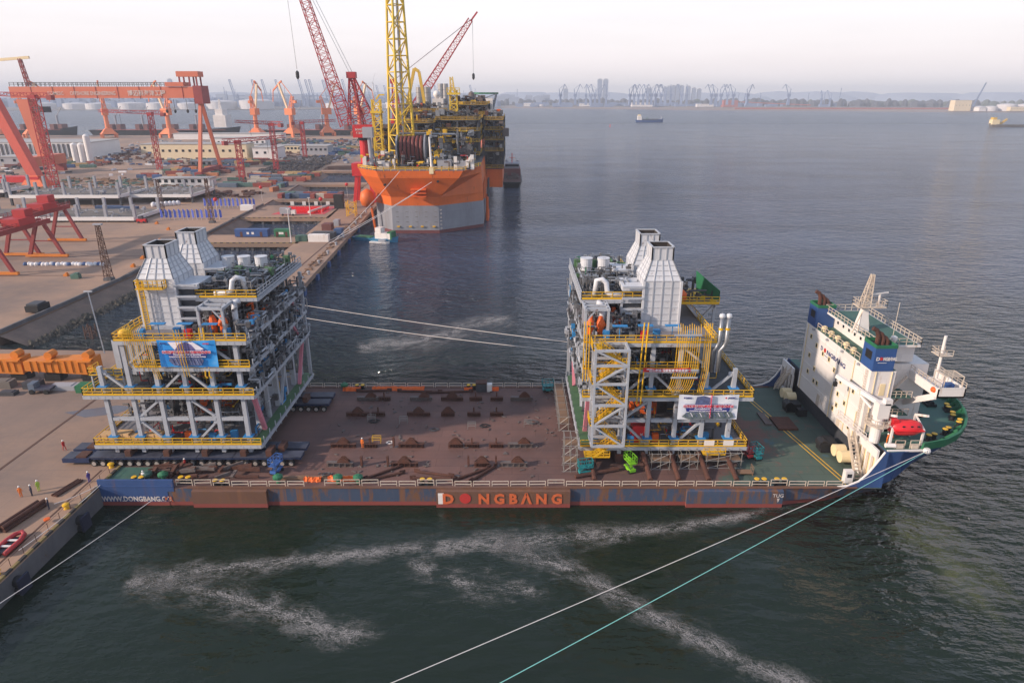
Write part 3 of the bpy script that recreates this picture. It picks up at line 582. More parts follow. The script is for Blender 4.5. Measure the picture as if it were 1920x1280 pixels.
for ya, yb, lett in ((111.2,114.5,False),(91.4,94.9,True)):
    fn = MB(); fn.box(HX0-.02,56.6,ya,yb,HT,HT+3.6)
    f = fn.build('funnel', M['ship_blue'], ship)
    MB().box(HX0+.15,56.4,ya+.15,yb-.15,HT+3.6,HT+3.62).build('funnel_top', M['black'], f)
    MB().box(HX0-.05,HX0+.0,ya+.8,yb-.9,HT+1.5,HT+2.8).build('louvre', M['black'], f)
    for k, (dx, hh) in enumerate(((.9,2.3),(1.7,1.7),(2.4,1.1))):
        MB().path([(HX0+dx,ya+1.7,HT+3),(HX0+dx,ya+1.7,HT+3.4+hh*.7),(HX0+dx-.3,ya+1.8,HT+3.5+hh),(HX0+dx-.9,ya+1.9,HT+3.8+hh)], .34, 10).build('exhaust_pipe', M['rust'], f)
    fe = MB()
    for q in ((HX0,ya,56.6,ya),(56.6,ya,56.6,yb),(56.6,yb,HX0,yb),(HX0,yb,HX0,ya)): fe.bar((q[0],q[1],HT+3.85),(q[2],q[3],HT+3.85),.12,.5)
    fe.build('funnel_rim', M['bul_green'], f)
    if lett:
        text('D', .75, M['ship_white'], f, (53.75,91.37,HT+1.7), bold=.02); MB().tube((54.5,91.4,HT+1.97),(54.5,91.36,HT+1.97),.27,n=12).build('painted_disc', M['ltr_red'], f)
        text('NGBΛNG', .75, M['ship_white'], f, (54.8,91.37,HT+1.7), bold=.02, wide=.62); MB().box(54.1,55.4,91.37,91.4,HT+1.3,HT+1.36).build('tagline', M['ship_white'], f)
# bridge and compass deck
BX0, BX1, BY0, BY1, BZ = 55.2, 62, 94.6, 112, 22.4
MB().box(56.8,BX1-.4,BY0+.6,BY1-.6,HT,BZ-.3).build('bridge_house', M['ship_white'], ship)
MB().box(BX1-.42,BX1-.33,BY0+1,BY1-1,BZ-1.7,BZ-.7).build('bridge_windows', M['glass'], ship)
for yy in range(96,112,2): obj('porthole', wm, None, ship, (56.77,yy,HT+1.4))
MB().box(BX0,BX1,BY0,BY1,BZ-.3,BZ).build('compass_deck', M['ship_white'], ship)
MB().box(BX0+.2,BX1-.2,BY0+.2,BY1-.2,BZ,BZ+.03).build('compass_deck_paint', M['ship_green'], ship)
rl = MB()
cs = [(BX0,BY0),(BX1,BY0),(BX1,BY1),(BX0,BY1),(BX0,BY0)]
for p, q in zip(cs, cs[1:]): rl.rail((*p,BZ),(*q,BZ),1.1,1.2,.08)
rl.build('handrail', M['rail_white'], ship)
# bridge wings
for s_ in (-1, 1):
    ya, yb = (87.6,95) if s_ < 0 else (112,119.4)
    yo = ya if s_ < 0 else yb
    wg = MB(); prof = [(ya,16.9),(yb,16.9),(yb,19.2),(ya,18.3)] if s_ < 0 else [(ya,16.9),(yb,16.9),(yb,18.3),(ya,19.2)]
    wg.box(61.4,65.4,ya,yb,16.9,17.15).box(61.4,61.6,ya,yb,17.15,18.3).box(65.2,65.4,ya,yb,17.15,18.4).box(61.4,65.4,yo-.1 if s_>0 else yo,yo+.1 if s_<0 else yo,16.9,18.5)
    wing = wg.build('bridge_wing', M['ship_white'], ship)
    br = MB(); y_in = 95 if s_ < 0 else 112
    br.bar((61.5,y_in,12.8),(61.5,yo+(-s_)*.6,16.9),.35,.9); br.build('wing_brace', M['ship_white'], wing)
    MB().rail((61.5,ya,18.3),(61.5,yb,18.3),.8,1.0,.07).rail((65.3,ya,18.4),(65.3,yb,18.4),.8,1.0,.07).build('handrail', M['rail_white'], wing)
    rf = MB(); yo2 = yo - s_*.3
    for x in (62.2,64.9):
        for yy in (yo2, yo2-s_*2.4): rf.bar((x,yy,18.3),(x,yy,20.1),.1)
    for yy in [yo2 - s_*k*.4 for k in range(7)]: rf.bar((62.2,yy,20.1),(64.9,yy,20.1),.08)
    for x in (62.2,64.9): rf.bar((x,yo2,20.1),(x,yo2-s_*2.4,20.1),.1)
    rf.build('awning_frame', M['rail_white'], wing)
    MB().cbox((63.6,yo2-s_*1,18.0),(1.2,.9,1.4)).build('wing_console', M['ship_blue'], wing)
MB().lathe((61.45,88.6,17.8),[(.1,-.42),(.4,-.3),(.5,0),(.4,.3),(.1,.42)],12).build('lifebuoy', M['orange'], ship)
# side balconies between deckhouse and accommodation
for z in (9.34,12.2,15.1):
    MB().box(57.2,60.4,91.6,95,z-.12,z).build('balcony', M['ship_green'], ship)
    MB().rail((57.2,91.65,z),(60.4,91.65,z),1.0,.9,.07).build('handrail', M['rail_white'], ship)
    MB().cbox((58.4,94.5,z+1.1),(.5,.4,.7)).build('fire_box', M['red'], ship)
    MB().bar((57.6,93,z),(59.9,93,z+2.9),.5,.12).build('ladder', M['rail_white'], ship)
# main mast
ms = MB(); mx_, my_ = 56.4, 101.8
ms.loft([[(mx_-.9,my_-.9,BZ),(mx_+.9,my_-.9,BZ),(mx_+.9,my_+.9,BZ),(mx_-.9,my_+.9,BZ)],[(mx_-.35,my_-.35,BZ+4),(mx_+.35,my_-.35,BZ+4),(mx_+.35,my_+.35,BZ+4),(mx_-.35,my_+.35,BZ+4)]])
mast = ms.build('mast', M['ship_white'], ship)
MB().box(mx_-1.5,mx_+2.8,my_-1.2,my_+1.2,BZ+4,BZ+4.15).build('mast_platform', M['rail_white'], mast)
pf = MB()
for p, q in (((-1.5,-1.2),(2.8,-1.2)),((2.8,-1.2),(2.8,1.2)),((2.8,1.2),(-1.5,1.2)),((-1.5,1.2),(-1.5,-1.2))): pf.rail((mx_+p[0],my_+p[1],BZ+4.15),(mx_+q[0],my_+q[1],BZ+4.15),1,.9,.06)
pf.build('handrail', M['rail_white'], mast)
MB().lattice((mx_-.1,my_,BZ+4.1),(mx_+.3,my_,BZ+9.2),1.3,.4,7,.08).build('lattice_top', M['rail_white'], mast)
MB().bar((mx_+.6,my_-.3,BZ+6.0),(mx_+3.4,my_+.2,BZ+6.2),.14,.2).tube((mx_+2,my_,BZ+4.2),(mx_+2,my_,BZ+6),.18,n=6).build('radar', M['ship_white'], mast)
for d in (-1, 1): MB().bar((mx_+d*2.2,my_+1.5*d,BZ),(mx_,my_,BZ+4),.14).build('mast_stay', M['rail_white'], mast)
s2 = MB().tube((63.4,91.6,18.4),(63.4,91.6,25),.22,n=8).build('signal_mast', M['ship_white'], ship)
MB().cbox((63.4,91.6,22.2),(2.0,2.0,.12)).rail((62.4,90.6,22.2),(64.4,90.6,22.2),.9,1,.06).rail((62.4,92.6,22.2),(64.4,92.6,22.2),.9,1,.06).rail((62.4,90.6,22.2),(62.4,92.6,22.2),.9,1,.06).build('signal_platform', M['rail_white'], s2)
MB().tube((58,95.5,BZ),(58,95.5,BZ+6.5),.05,n=5).build('whip_aerial', M['rail_white'], ship)
MB().lathe((57.9,94.9,BZ+.4),[(.05,1.1),(.45,.9),(.5,.5),(.3,.1),(.2,-.4)][::-1],10).build('satellite_dome', M['ship_white'], ship)
# provision crane on its pedestal
pc = MB().tube((54.2,88.6,9.3),(54.2,88.6,13.5),.75,n=14).build('crane_pedestal', M['ship_white'], ship)
cg = MB().lathe((54.2,88.6,12.2),[(1.7,0),(1.7,.12)],12)
for i in range(12):
    t = i*math.pi/6; p = (54.2+1.65*math.cos(t), 88.6+1.65*math.sin(t)); t2 = t+math.pi/6; q = (54.2+1.65*math.cos(t2), 88.6+1.65*math.sin(t2))
    cg.bar((*p,12.3),(*p,13.3),.07).bar((*p,13.3),(*q,13.3),.07).bar((*p,12.8),(*q,12.8),.06)
cg.build('crane_platform', M['rail_white'], pc)
MB().cbox((54.4,88.6,14.6),(1.7,1.5,2.4)).cbox((54.9,88.3,16),(1,.9,.9)).build('crane_house', M['ship_white'], pc)
MB().bar((54.2,88.8,15.4),(50.6,95.6,17.0),.55,.6).bar((53.6,89.8,14.3),(52.2,92.5,16.1),.3).build('crane_jib', M['ship_white'], pc)
MB().tube((50.6,95.6,16.9),(50.6,95.6,15.6),.08,n=5).cbox((50.6,95.6,15.6),(.5,.5,.7)).build('crane_hook', M['black'], pc)
# gangway folded against the deckhouse
MB().bar((52.9,97.6,9.1),(53.2,88.5,9.6),.8,.15).rail((52.6,97.6,9.2),(52.9,88.5,9.6),1,1.4,.07).build('gangway', M['ship_white'], ship)
# windlass, bollards and gear on the forecastle
for x, y, d in ((64,106,(2.5,4,1.2)),(65,98,(2.2,3.2,1.0)),(68.6,110,(1.4,2.2,1)),(69.8,101,(1.6,1.6,.8))):
    MB().cbox((x,y,9.34+d[2]*.3),(d[0],d[1],d[2]*.5)).tube((x,y-d[1]*.4,9.9),(x,y+d[1]*.4,9.9),d[2]*.55,n=10).build('windlass', M['black'], ship)
for x, y in ((70.5,96),(71.5,99),(71.8,105),(70,93.5),(66.5,91),(63,89),(66,115)):
    b_ = obj('bollard', bm, None, ship, (x,y,9.34), math.atan2(y-CY,x-58)+1.57); c_ = bpy.data.objects.new('bollard_cap', cpm); col.objects.link(c_); c_.parent = b_
# lifeboat davits
for x in (55.8,60.4):
    MB().bar((x,87.2,9.4),(x,87.2,12.0),.28).bar((x,90.2,9.4),(x,89.8,13.2),.28).bar((x,89.8,13.2),(x,87.0,14.3),.32).bar((x,87.2,12),(x,89.8,13.2),.2).build('davit', M['ship_white'], ship)
for x in (56.8,59): MB().rail((x-.7,86.3,9.4),(x+.7,86.3,9.4),1.3,1.4,.08).cbox((x,86.4,9.7),(1,.5,.6)).build('railing_frame', M['rail_white'], ship)
MB().tube((54.8,86.5,9.8),(56.2,86.4,9.8),.35,n=10).build('liferaft_canister', M['ship_white'], ship)
MB().lathe((60.5,85.7,9.3),[(.15,-.3),(.5,-.2),(.55,.1),(.4,.4)],12).build('fairlead', M['ship_white'], ship)
lb = thing('lifeboat', 'enclosed red lifeboat hanging in its white davits above the blue bow', 'lifeboat', (58.1,88,10.8))
rings = []
for t in [i/10 for i in range(11)]:
    u = 2*t-1; k = max(.06, (1-abs(u)**2.6))**.55; x = 55.6+5*t
    rings.append([(x, 88+1.25*k*math.cos(a_), 11.9+(1.15 if math.sin(a_) < 0 else 1.3)*k**.7*math.sin(a_)) for a_ in [2*math.pi*i/12 for i in range(12)]])
MB().loft(rings).build('hull', M['lifeboat_red'], lb, smooth=True)
MB().cbox((58.1,88,11.95),(4.4,2.62,.12)).build('fender', M['lifeboat_red'], lb)
MB().cbox((56.3,88,13.1),(.9,1.1,.5)).build('canopy', M['lifeboat_red'], lb)
for x in (57.2,58.4,59.4): MB().cbox((x,86.95,12.6),(.35,.12,.2)).build('window', M['glass'], lb)
# ================================================================ process modules
def clutter(x0, x1, y0, y1, z0, z1, n, rmin=.05, rmax=.16):
    mb = MB()
    for _ in range(n):
        r = random.uniform(rmin, rmax); p = V((random.uniform(x0,x1), random.uniform(y0,y1), z0 + (z1-z0)*random.random()**1.6)); pts = [p.copy()]; d0 = -1
        for k in range(random.randint(2,4)):
            d = random.choice([i for i in (0,1,2) if i != d0]); d0 = d; q = pts[-1].copy(); lo, hi = ((x0,x1),(y0,y1),(z0,z1))[d]
            s_ = random.uniform(.8, 3.2)*random.choice((-1,1)); q[d] = min(hi, max(lo, q[d]+s_))
            if (q-pts[-1]).length > .2: pts.append(q)
        for a_, b_ in zip(pts, pts[1:]): mb.tube(a_, b_, r, n=5, cap=False)
        if random.random() < .5: mb.cbox(pts[-1], (r*4, r*4, r*5))
    return mb
def stack(parent, xc, y0, z0, s):
    W, D, w_, d_ = 5.6, 6.4, 3.2, 4.0; zs, zn, zt = z0+7.3, z0+10.2, z0+12.2; yc = y0+D/2
    def rg(w, d, z, yo=0): return [(xc-w/2,yc-d/2+yo,z),(xc+w/2,yc-d/2+yo,z),(xc+w/2,yc+d/2+yo,z),(xc-w/2,yc+d/2+yo,z)]
    A, B, C_, D_ = rg(W,D,z0), rg(W,D,zs), rg(w_,d_,zn,.3), rg(w_,d_,zt,.3)
    body = MB().loft([A, B, C_, D_], cap=False).build('exhaust_stack', M['duct'], parent)
    I = rg(w_-.3,d_-.3,zt,.3); J = rg(w_-.3,d_-.3,zt-1.6,.3)
    MB().loft([J, I], cap=False).add(J, [(0,1,2,3)]).build('stack_throat', M['soot'], body)
    rim = MB()
    for i in range(4): rim.bar(V(D_[i]),V(D_[(i+1)%4]),.3,.16)
    rim.build('stack_rim', M['duct_rib'], body)
    for lo, hi, nv, nh in ((A,B,4,7),(B,C_,4,4),(C_,D_,3,1)):
        for f in (0,1,3):                       # ribs on the faces that show
            p0,p1,q0,q1 = V(lo[f]),V(lo[(f+1)%4]),V(hi[f]),V(hi[(f+1)%4])
            for i in range(nv+1):
                t = i/nv; MB().bar(p0.lerp(p1,t), q0.lerp(q1,t), .17, .2).build('rib', M['duct_rib'], body)
            for j in range(1, nh+1):
                t = j/nh; MB().bar(p0.lerp(q0,t), p1.lerp(q1,t), .12, .13).build('rib', M['duct_rib'], body)
    # stacked silencer ducts on the process side
    sx = xc + s*(W/2+1.6)
    for k in range(4):
        z = z0+6.2-k*1.75; wd = 3.2 if k < 3 else 2.4
        MB().box(sx-wd/2,sx+wd/2,yc-2.8,yc+2.6,z-.55,z+.15).build('silencer_duct', M['steel' if k % 2 else 'duct'], body)
        MB().bar((xc+s*W/2,y0-.2,z+.2),(sx+s*wd/2,y0-.2,z+.2),.3,.3).build('duct_support', M['steel'], body)
    MB().box(sx-1.3,sx+1.3,yc-2.4,yc+2.4,z0-.2,z0+6.0).build('silencer_core', M['dark_steel'], body)
    for x in (xc-W/2-.05, xc+W/2+.05): MB().bar((x,y0-.1,z0),(x,y0-.1,zs),.34,.34).build('stack_post', M['duct'], body)
    return body
def module(name, label, x0, sg, zb, L_):
    X = lambda u: x0 + sg*u
    def bx(mb, u0, u1, *r): a_, b_ = sorted((X(u0), X(u1))); return mb.box(a_, b_, *r)
    m = thing(name, label, 'module', (X(13), 106, zb-.9))
    Y0, Y1 = 92.2, 121.0
    cu = [2.0,6.2,10.4,14.6,18.8,23.0]; cy = [92.9,102,111,120.2]
    Z2, Z3, Z4, Z5 = zb+8.5, zb+13.1, zb+17.3, zb+22.1
    def deck(u0, u1, ya, yb, z, mm='grating', rails='nps', kick=.3):
        d = bx(MB(), u0, u1, ya, yb, z-.09, z).build('deck_plate', M[mm], m)
        for p, q in (((u0,ya),(u1,ya)),((u1,ya),(u1,yb)),((u1,yb),(u0,yb)),((u0,yb),(u0,ya))):
            MB().bar((X(p[0]),p[1],z-.34),(X(q[0]),q[1],z-.34),.34,.52).build('edge_beam', M['steel'], d)
        for k in range(1, int((yb-ya)/3)):
            yy = ya+k*3; MB().bar((X(u0),yy,z-.36),(X(u1),yy,z-.36),.25,.5).build('floor_beam', M['steel'], d)
        for k, (yy, zz, mm2) in enumerate(((ya+.5,z-.75,'pipe_grey'),(ya+.9,z-.7,'dark_steel'))): MB().bar((X(u0)+sg*.3,yy,zz),(X(u1)-sg*.3,yy,zz),.4,.1).build('cable_tray', M[mm2], d)
        for k in range(int(abs(u1-u0)/1.1)): MB().box(X(u0+.6+k*1.1)-.03,X(u0+.6+k*1.1)+.03,ya-.2,ya-.17,z-.56,z-.1).build('web_stiffener', M['steel'], d)
        rr = {'n':((u0,ya),(u1,ya)),'p':((u0,ya),(u0,yb)),'s':((u1,ya),(u1,yb)),'f':((u0,yb),(u1,yb))}
        for c in rails:
            p, q = rr[c]; MB().rail((X(p[0]),p[1],z),(X(q[0]),q[1],z),1.15,1.5,.1,kick).build('handrail', M['yellow' if c in 'ns' else 'steel'], d)
        return d
    # decks
    b_ = deck(0,26,Y0,Y1,zb,'deck_grey','ns')
    bx(MB(),.1,1.7,Y0+.3,Y1,zb,zb+.02).build('walkway', M['walk_green'], b_); bx(MB(),1.8,25,Y0+.25,Y0+.9,zb,zb+.02).build('walkway', M['walk_green'], b_)
    deck(0,26,Y0,Y1,Z2,'grating','ns'); deck(0,17.2,Y0,Y1,Z3,'grating','n'); d4 = deck(0,19.6,Y0,Y1,Z4,'deck_grey','ns'); deck(0,9.4,98.5,Y1,Z5,'grating','nps')
    for z in (Z2, Z3, Z4):
        for mm_, q in (('pipe_grey',26),('pipe_dark',12),('steel',22),('blue_tag',3)): a_, b2 = sorted((X(-.3),X(1.8))); clutter(a_,b2,Y0+1,Y1,z,z+2.2,q,.06,.17).build('pipework', M[mm_], m, stuff=True)
    def vp(u0, u1, ya, yb, z, n, mm_):
        mb = MB()
        for _ in range(n):
            x, yy, r = X(random.uniform(u0,u1)), random.uniform(ya,yb), random.uniform(.05,.16); h_ = random.uniform(.8,2.8); mb.tube((x,yy,z),(x,yy,z+h_),r,n=6)
            if random.random() < .5: mb.cbox((x,yy,z+h_*.8),(r*5,r*5,r*3))
            if random.random() < .4: mb.tube((x,yy,z+h_),(x+random.uniform(-1.5,1.5),yy,z+h_),r*.9,n=5)
        mb.build('pipework', M[mm_], m, stuff=True)
    vp(.6,9,101,120,Z5,80,'pipe_grey'); vp(.6,9,101,120,Z5,60,'pipe_dark'); vp(.6,9,106,120,Z5,7,'bul_green'); vp(1,8.5,94,100,Z4,40,'pipe_grey'); vp(1,20,94,104,zb,50,'pipe_grey'); vp(8,18,94,98,Z2,40,'pipe_dark'); vp(1,16,94,100,Z3,40,'pipe_grey')
    # stanchions that hang along the process side
    for z in (zb, Z2, Z3, Z4):
        for k in range(11):
            yy = Y0+1+k*2.7; MB().bar((X(-.12),yy,z-1.0),(X(-.12),yy,z+1.0),.12).build('stanchion', M['steel'], m)
    # columns
    for i, u in enumerate(cu):
        for j, yy in enumerate(cy):
            if j in (1,2) and 0 < i < 5: continue
            top = Z4 if u < 19.7 else Z3+.6
            MB().box(X(u)-.31,X(u)+.31,yy-.31,yy+.31,zb-1.5,top-.75).build('column', M['steel'], m)
            if j == 0:
                for z in (zb+1.3, Z2+1.3): MB().cbox((X(u),yy-.1,z),(1.5,1.2,.14)).build('flange_plate', M['blue_tag'], m)
    for yy in (97.5,106.5,115.5): MB().box(X(2)-.4,X(2)+.4,yy-.4,yy+.4,zb,Z4-.75).build('column', M['steel'], m)
    zm = zb+4.25; yf = cy[0]
    for i in range(5): MB().bar((X(cu[i])+sg*.42,yf,zm),(X(cu[i+1])-sg*.42,yf,zm),.5,.55).build('beam', M['steel'], m)
    def brace(u0, z0, u1, z1, yy=yf, mm='steel', w_=.34):
        b2 = MB().bar((X(u0),yy,z0),(X(u1),yy,z1),w_).build('brace', M[mm], m); dx = (X(u1)-X(u0)); dz = z1-z0; L2 = math.hypot(dx,dz)
        for f in (.16,.84): MB().cbox((X(u0)+dx*f,yy,z0+dz*f),(.5,.5,.1)).build('flange', M[mm], b2)
        for e_, s2 in ((0,1),(1,-1)): MB().add([(X(u0)+dx*e_+s2*dx/L2*k,yy+h2,z0+dz*e_+s2*dz/L2*j) for h2 in (-.05,.05) for k, j in ((0,0),(1.3,0),(1.3,1.3),(0,1.3))],[(0,1,2,3),(7,6,5,4),(0,4,5,1),(1,5,6,2),(2,6,7,3),(3,7,4,0)]).build('gusset', M[mm], b2)
    for a_, za, c_, zc in ((18.8,zm,14.6,zb),(6.2,zm,10.4,zb),(14.6,Z2-.8,18.8,zm),(10.4,Z2-.8,6.2,zm),(23,Z3-.7,18.8,Z2),(10.4,Z3-.7,14.6,Z2),(10.2,Z3-.7,6.2,Z2),(6.2,Z4-.8,2,Z3),(14.6,Z4-.8,18.8,Z3)): brace(a_, za, c_, zc)
    def sbrace(y0_, z0, y1_, z1, mm, u=1.5, w_=.42): MB().bar((X(u),y0_,z0),(X(u),y1_,z1),w_).build('brace', M[mm], m)
    sbrace(97.5,zb,94.5,Z2-.8,'pink',1.2,.6); sbrace(106.5,zb,111,Z2-.8,'steel'); sbrace(115.5,zb,120,Z2-.8,'pink',1.0,.55); sbrace(102,Z2,106.5,Z3-.8,'steel'); sbrace(119.5,Z2,116,Z3-.8,'pink'); sbrace(97.5,Z3,101.5,Z4-.8,'steel'); sbrace(120,Z3,117,Z4-.6,'pink')
    for yy in (120.6,): MB().bar((X(.3),yy,zb),(X(.3),yy,Z4+3.2),.55).build('corner_post', M['steel'], m)
    # stacks
    xs = X(14.9) if L_ else X(12.2)
    for yy in (98.0, 108.2): stack(m, xs, yy, Z4+.5, -sg)
    MB().box(xs-3.4,xs+3.4,97.4,115,Z4,Z4+.5).build('stack_plinth', M['steel'], m)
    # turbine enclosures and big equipment inside
    def eq(nm, mm, u0, u1, ya, yb, za, zb_): bx(MB(),u0,u1,ya,yb,za,zb_).build(nm, M[mm], m)
    eq('turbine_enclosure','duct',8,16.5,99,106,Z2,Z2+3.6); eq('turbine_enclosure','duct',8,16.5,108.5,116,Z2,Z2+3.6); fy, fh = (99.5, 6.2) if L_ else (105, 4.6); eq('filter_house','steel',19.4,24.6,fy,113,Z2+.3,Z2+fh)
    for k in range(1,5): bx(MB(),19.4+k*1.05,19.55+k*1.05,fy-.15,fy,Z2+.3,Z2+fh).build('rib', M['duct_rib'], m)
    eq('skid','orange',9.6,14,103,109,zb+.3,zb+3.4); eq('skid','dark_steel',16,23,104,114,zb,zb+2.6); eq('cabinet','steel',4.5,7.5,104,112,zb,zb+2.8); eq('transformer','dark_steel',4,10,112,118,Z2,Z2+2.5)
    eq('cooler','dark_steel',3,8.8,100,118,Z3,Z3+2.4)
    for k in range(5):
        u, yy, z, ln = random.uniform(4,9), random.uniform(97,117), random.choice((zb,Z2,Z3)), random.uniform(2,4)
        MB().tube((X(u),yy,z+1.1),(X(u)+ln*sg,yy,z+1.1),.7,n=12).build('vessel', M['insul'], m)
    for k in range(4):
        u, yy, z = 3+random.random()*1.5, 95.5+k*6.3, random.choice((Z2,Z3)); MB().lathe((X(u),yy,z),[(.7,0),(.75,.4),(.75,2.2),(.5,2.7),(.2,2.9)],12).build('scrubber', M['insul'], m)
    # pipe rack, vents and upper deck machinery
    vy = 111.5; us = (3.6,6.5,9.2) if L_ else (2.0,4.9)
    for u in us:
        v_ = MB().lathe((X(u),vy,Z5+1.3),[(.9,0),(1.02,.2),(1.02,2.0),(1.08,2.05),(1.08,2.2),(.8,2.2)],18).build('vent_silencer', M['duct'], m)
        for k in range(4): MB().bar((X(u)+.8*math.cos(k*1.57),vy+.8*math.sin(k*1.57),Z5),(X(u)+.8*math.cos(k*1.57),vy+.8*math.sin(k*1.57),Z5+1.4),.1).build('vent_leg', M['steel'], v_)
    rk_ = MB()
    for u in (.8,3,5.2,7.4,9.2):
        for yy in (105,109,113,117): rk_.bar((X(u),yy,Z5),(X(u),yy,Z5+1.3),.16)
    for yy in (105,109,113,117): rk_.bar((X(.8),yy,Z5+1.3),(X(9.2),yy,Z5+1.3),.2)
    for u in (.8,9.2): rk_.bar((X(u),105,Z5+1.3),(X(u),117,Z5+1.3),.2)
    rk_.build('pipe_rack', M['steel'], m)
    def cl(u0, u1, ya, yb, za, zb_, n, mm, **k): a_, b2 = sorted((X(u0),X(u1))); clutter(a_,b2,ya,yb,za,zb_,n,**k).build('pipework', M[mm], m, stuff=True)
    cl(.8,9,99.5,120,Z5,Z5+2.2,70,'pipe_grey'); cl(.8,9,99.5,120,Z5,Z5+1.6,60,'pipe_dark'); cl(.8,9,104,119,Z5,Z5+2,10,'walk_green',rmin=.12,rmax=.3)
    cl(1.2,8.5,94,120,Z4,Z5-.8,60,'pipe_grey',rmin=.07,rmax=.2); cl(1.2,8.5,95,120,Z4,Z5-.8,60,'pipe_dark',rmin=.07,rmax=.22); cl(1.5,8.5,95,110,Z4,Z5-2,9,'orange',rmin=.15,rmax=.35)
    for za, zz in ((zb,Z2-1),(Z2,Z3-1),(Z3,Z4-1)):
        cl(1.6,18 if za != zb else 24,94.5,120,za,zz,80,'pipe_dark',rmin=.06,rmax=.2); cl(1.6,18 if za != zb else 24,94.5,120,za,zz,70,'pipe_grey',rmin=.06,rmax=.2); cl(2.5,24 if za==Z2 or za==zb else 17,95,118,za,zz,22,'yellow',rmin=.05,rmax=.1)
        cl(1.2,20,94,112,za,za+2,9,'blue_tag',rmin=.15,rmax=.25); cl(3,20,94,100,za,za+1.6,5,'red',rmin=.06,rmax=.1)
    # large bent white process pipe
    MB().path([(X(6.6),98.9,Z5+.6),(X(4.6),98.9,Z5+.6),(X(4.0),99.0,Z5+.9),(X(3.8),99.3,Z5+2.4),(X(3.2),99.5,Z5+2.9),(X(2.4),99.8,Z5+2.7),(X(2.2),100,Z5+.3)], .42, 10).build('process_pipe', M['duct'], m, smooth=True)
    MB().path([(X(2.2),97.4,Z5-.2),(X(2.9),97.2,Z5-.3),(X(3.1),97.0,Z5-1.4),(X(3.1),96.8,Z4+1),(X(2.4),96.8,Z4+.6)], .45, 10).build('process_pipe', M['duct'], m, smooth=True)
    # goalpost frames over the orange pumps
    for (u0,u1,ya,yb) in (((3.4,7.0,93.4,97.2),) if L_ else ((.2,3.6,94,97.2),(2.8,6.2,98.6,101.8))):
        gp = MB(); h_ = Z4+4.6
        for u in (u0,u1):
            for yy in (ya,yb): gp.bar((X(u),yy,Z4),(X(u),yy,h_),.36)
            gp.bar((X(u),ya-.4,h_),(X(u),yb+.4,h_),.4)
        for yy in (ya,(ya+yb)/2,yb): gp.bar((X(u0),yy,h_),(X(u1),yy,h_),.4)
        gp.bar((X(u0),ya,Z4+2.6),(X(u0)+sg*1.6,ya,h_),.2); gp.build('lifting_frame', M['steel'], m)
        for k in range(2):
            c = (X(u0+1+k*1.5),(ya+yb)/2,Z4); MB().lathe(c,[(.5,0),(.55,1.4),(.75,1.5),(.75,1.9),(.4,2.6),(.3,3)],10).build('pump', M['orange'], m)
    for k, (u, yy, z, mm) in enumerate(((11,94.3,Z4,'blue_tag'),(16,93.6,Z4,'blue_tag'),(3.4,94,Z4,'blue_tag'),(8,93.5,zb,'blue_tag'),(12,94,zb,'orange'),(5,94.5,zb,'blue_tag'),(20,94.3,zb,'blue_tag'),(9.0,93.6,Z4,'red'))):
        MB().cbox((X(u),yy,z+.7),(1.0,.7,1.3)).build('control_box', M[mm], m)
    for u, yy in ((9,93),(5.2,92.8),(13,93)): MB().tube((X(u),yy,Z4),(X(u),yy,Z4+2.4),.07,n=5).cbox((X(u),yy,Z4+2.45),(2.2,.8,.12)).build('lamp_bracket', M['blue_tag'], m)
    return m, X, (zb, Z2, Z3, Z4, Z5)
mL, XL, ZL = module('process_module', 'grey steel process module with blue banner, standing on wheeled trailers at the quay', -39.2, -1, 6.7, True)
mR, XR, ZR = module('process_module', 'grey steel process module with white banner and stair tower, on pipe legs amidships', 10.7, 1, 6.4, False)
# left module: caged ladder platform on the stack, hose bundles, yellow pipes
zb, Z2, Z3, Z4, Z5 = ZL; xs = XL(14.9)
pf = MB().box(xs-2.6,xs+1.6,96.7,97.9,Z4+6.5,Z4+6.65).rail((xs-2.6,96.75,Z4+6.65),(xs+1.6,96.75,Z4+6.65),1.2,.7,.09).rail((xs-2.6,96.75,Z4+6.65),(xs-2.6,97.9,Z4+6.65),1.2,.7,.09).rail((xs+1.6,96.75,Z4+6.65),(xs+1.6,97.9,Z4+6.65),1.2,.7,.09)
pf.build('stack_platform', M['yellow'], mL)
ld = MB()
for d in (0,.7): ld.bar((xs-2.4+d,97.3,Z4),(xs-2.4+d,97.3,Z4+7.8),.14)
for k in range(18): ld.bar((xs-2.4,97.3,Z4+.4*k+.2),(xs-1.7,97.3,Z4+.4*k+.2),.09)
ld.build('caged_ladder', M['yellow'], mL)
for k in range(9): MB().path([(-57+k*.36,92.4,Z4+2.2+.3*math.sin(k)),(-57.0+k*.3,91.9,Z4+1.6),(-56.9+k*.36,91.7,Z3+1.4-random.random()),(-56.5+k*.33,91.8,Z3+.6-1.2*random.random())], .04, 5).build('hose', M['yellow'], mL)
for k in range(4): MB().path([(-53.8+k*.3,91.5,Z4+.4),(-53.6+k*.3,91.4,Z3+.8),(-53.1+k*.3,91.4,Z3-1.6)], .045, 5).build('hose', M['yellow'], mL)
for x in (-45.9,-45.3): MB().path([(x,92.3,Z4+2.0),(x,92.2,Z4-.2),(x,92.15,Z3-.3),(x,91.9,Z3-1.3),(x+.3,91.9,Z3-1.6)],.11,7).build('riser_pipe', M['yellow'], mL)
MB().tube((-60.6,92.4,Z4-2),(-61.0,92.4,Z4+7.5),.09,n=5).cbox((-61,92.4,Z4+7.5),(1.2,.2,.15)).build('flood_light', M['steel'], mL)
MB().lathe((-57.6,93.4,Z4+.8),[(.2,-.8),(.85,-.5),(.95,0),(.7,.5),(.2,.7)],10).build('cable_reel', M['yellow'], mL)
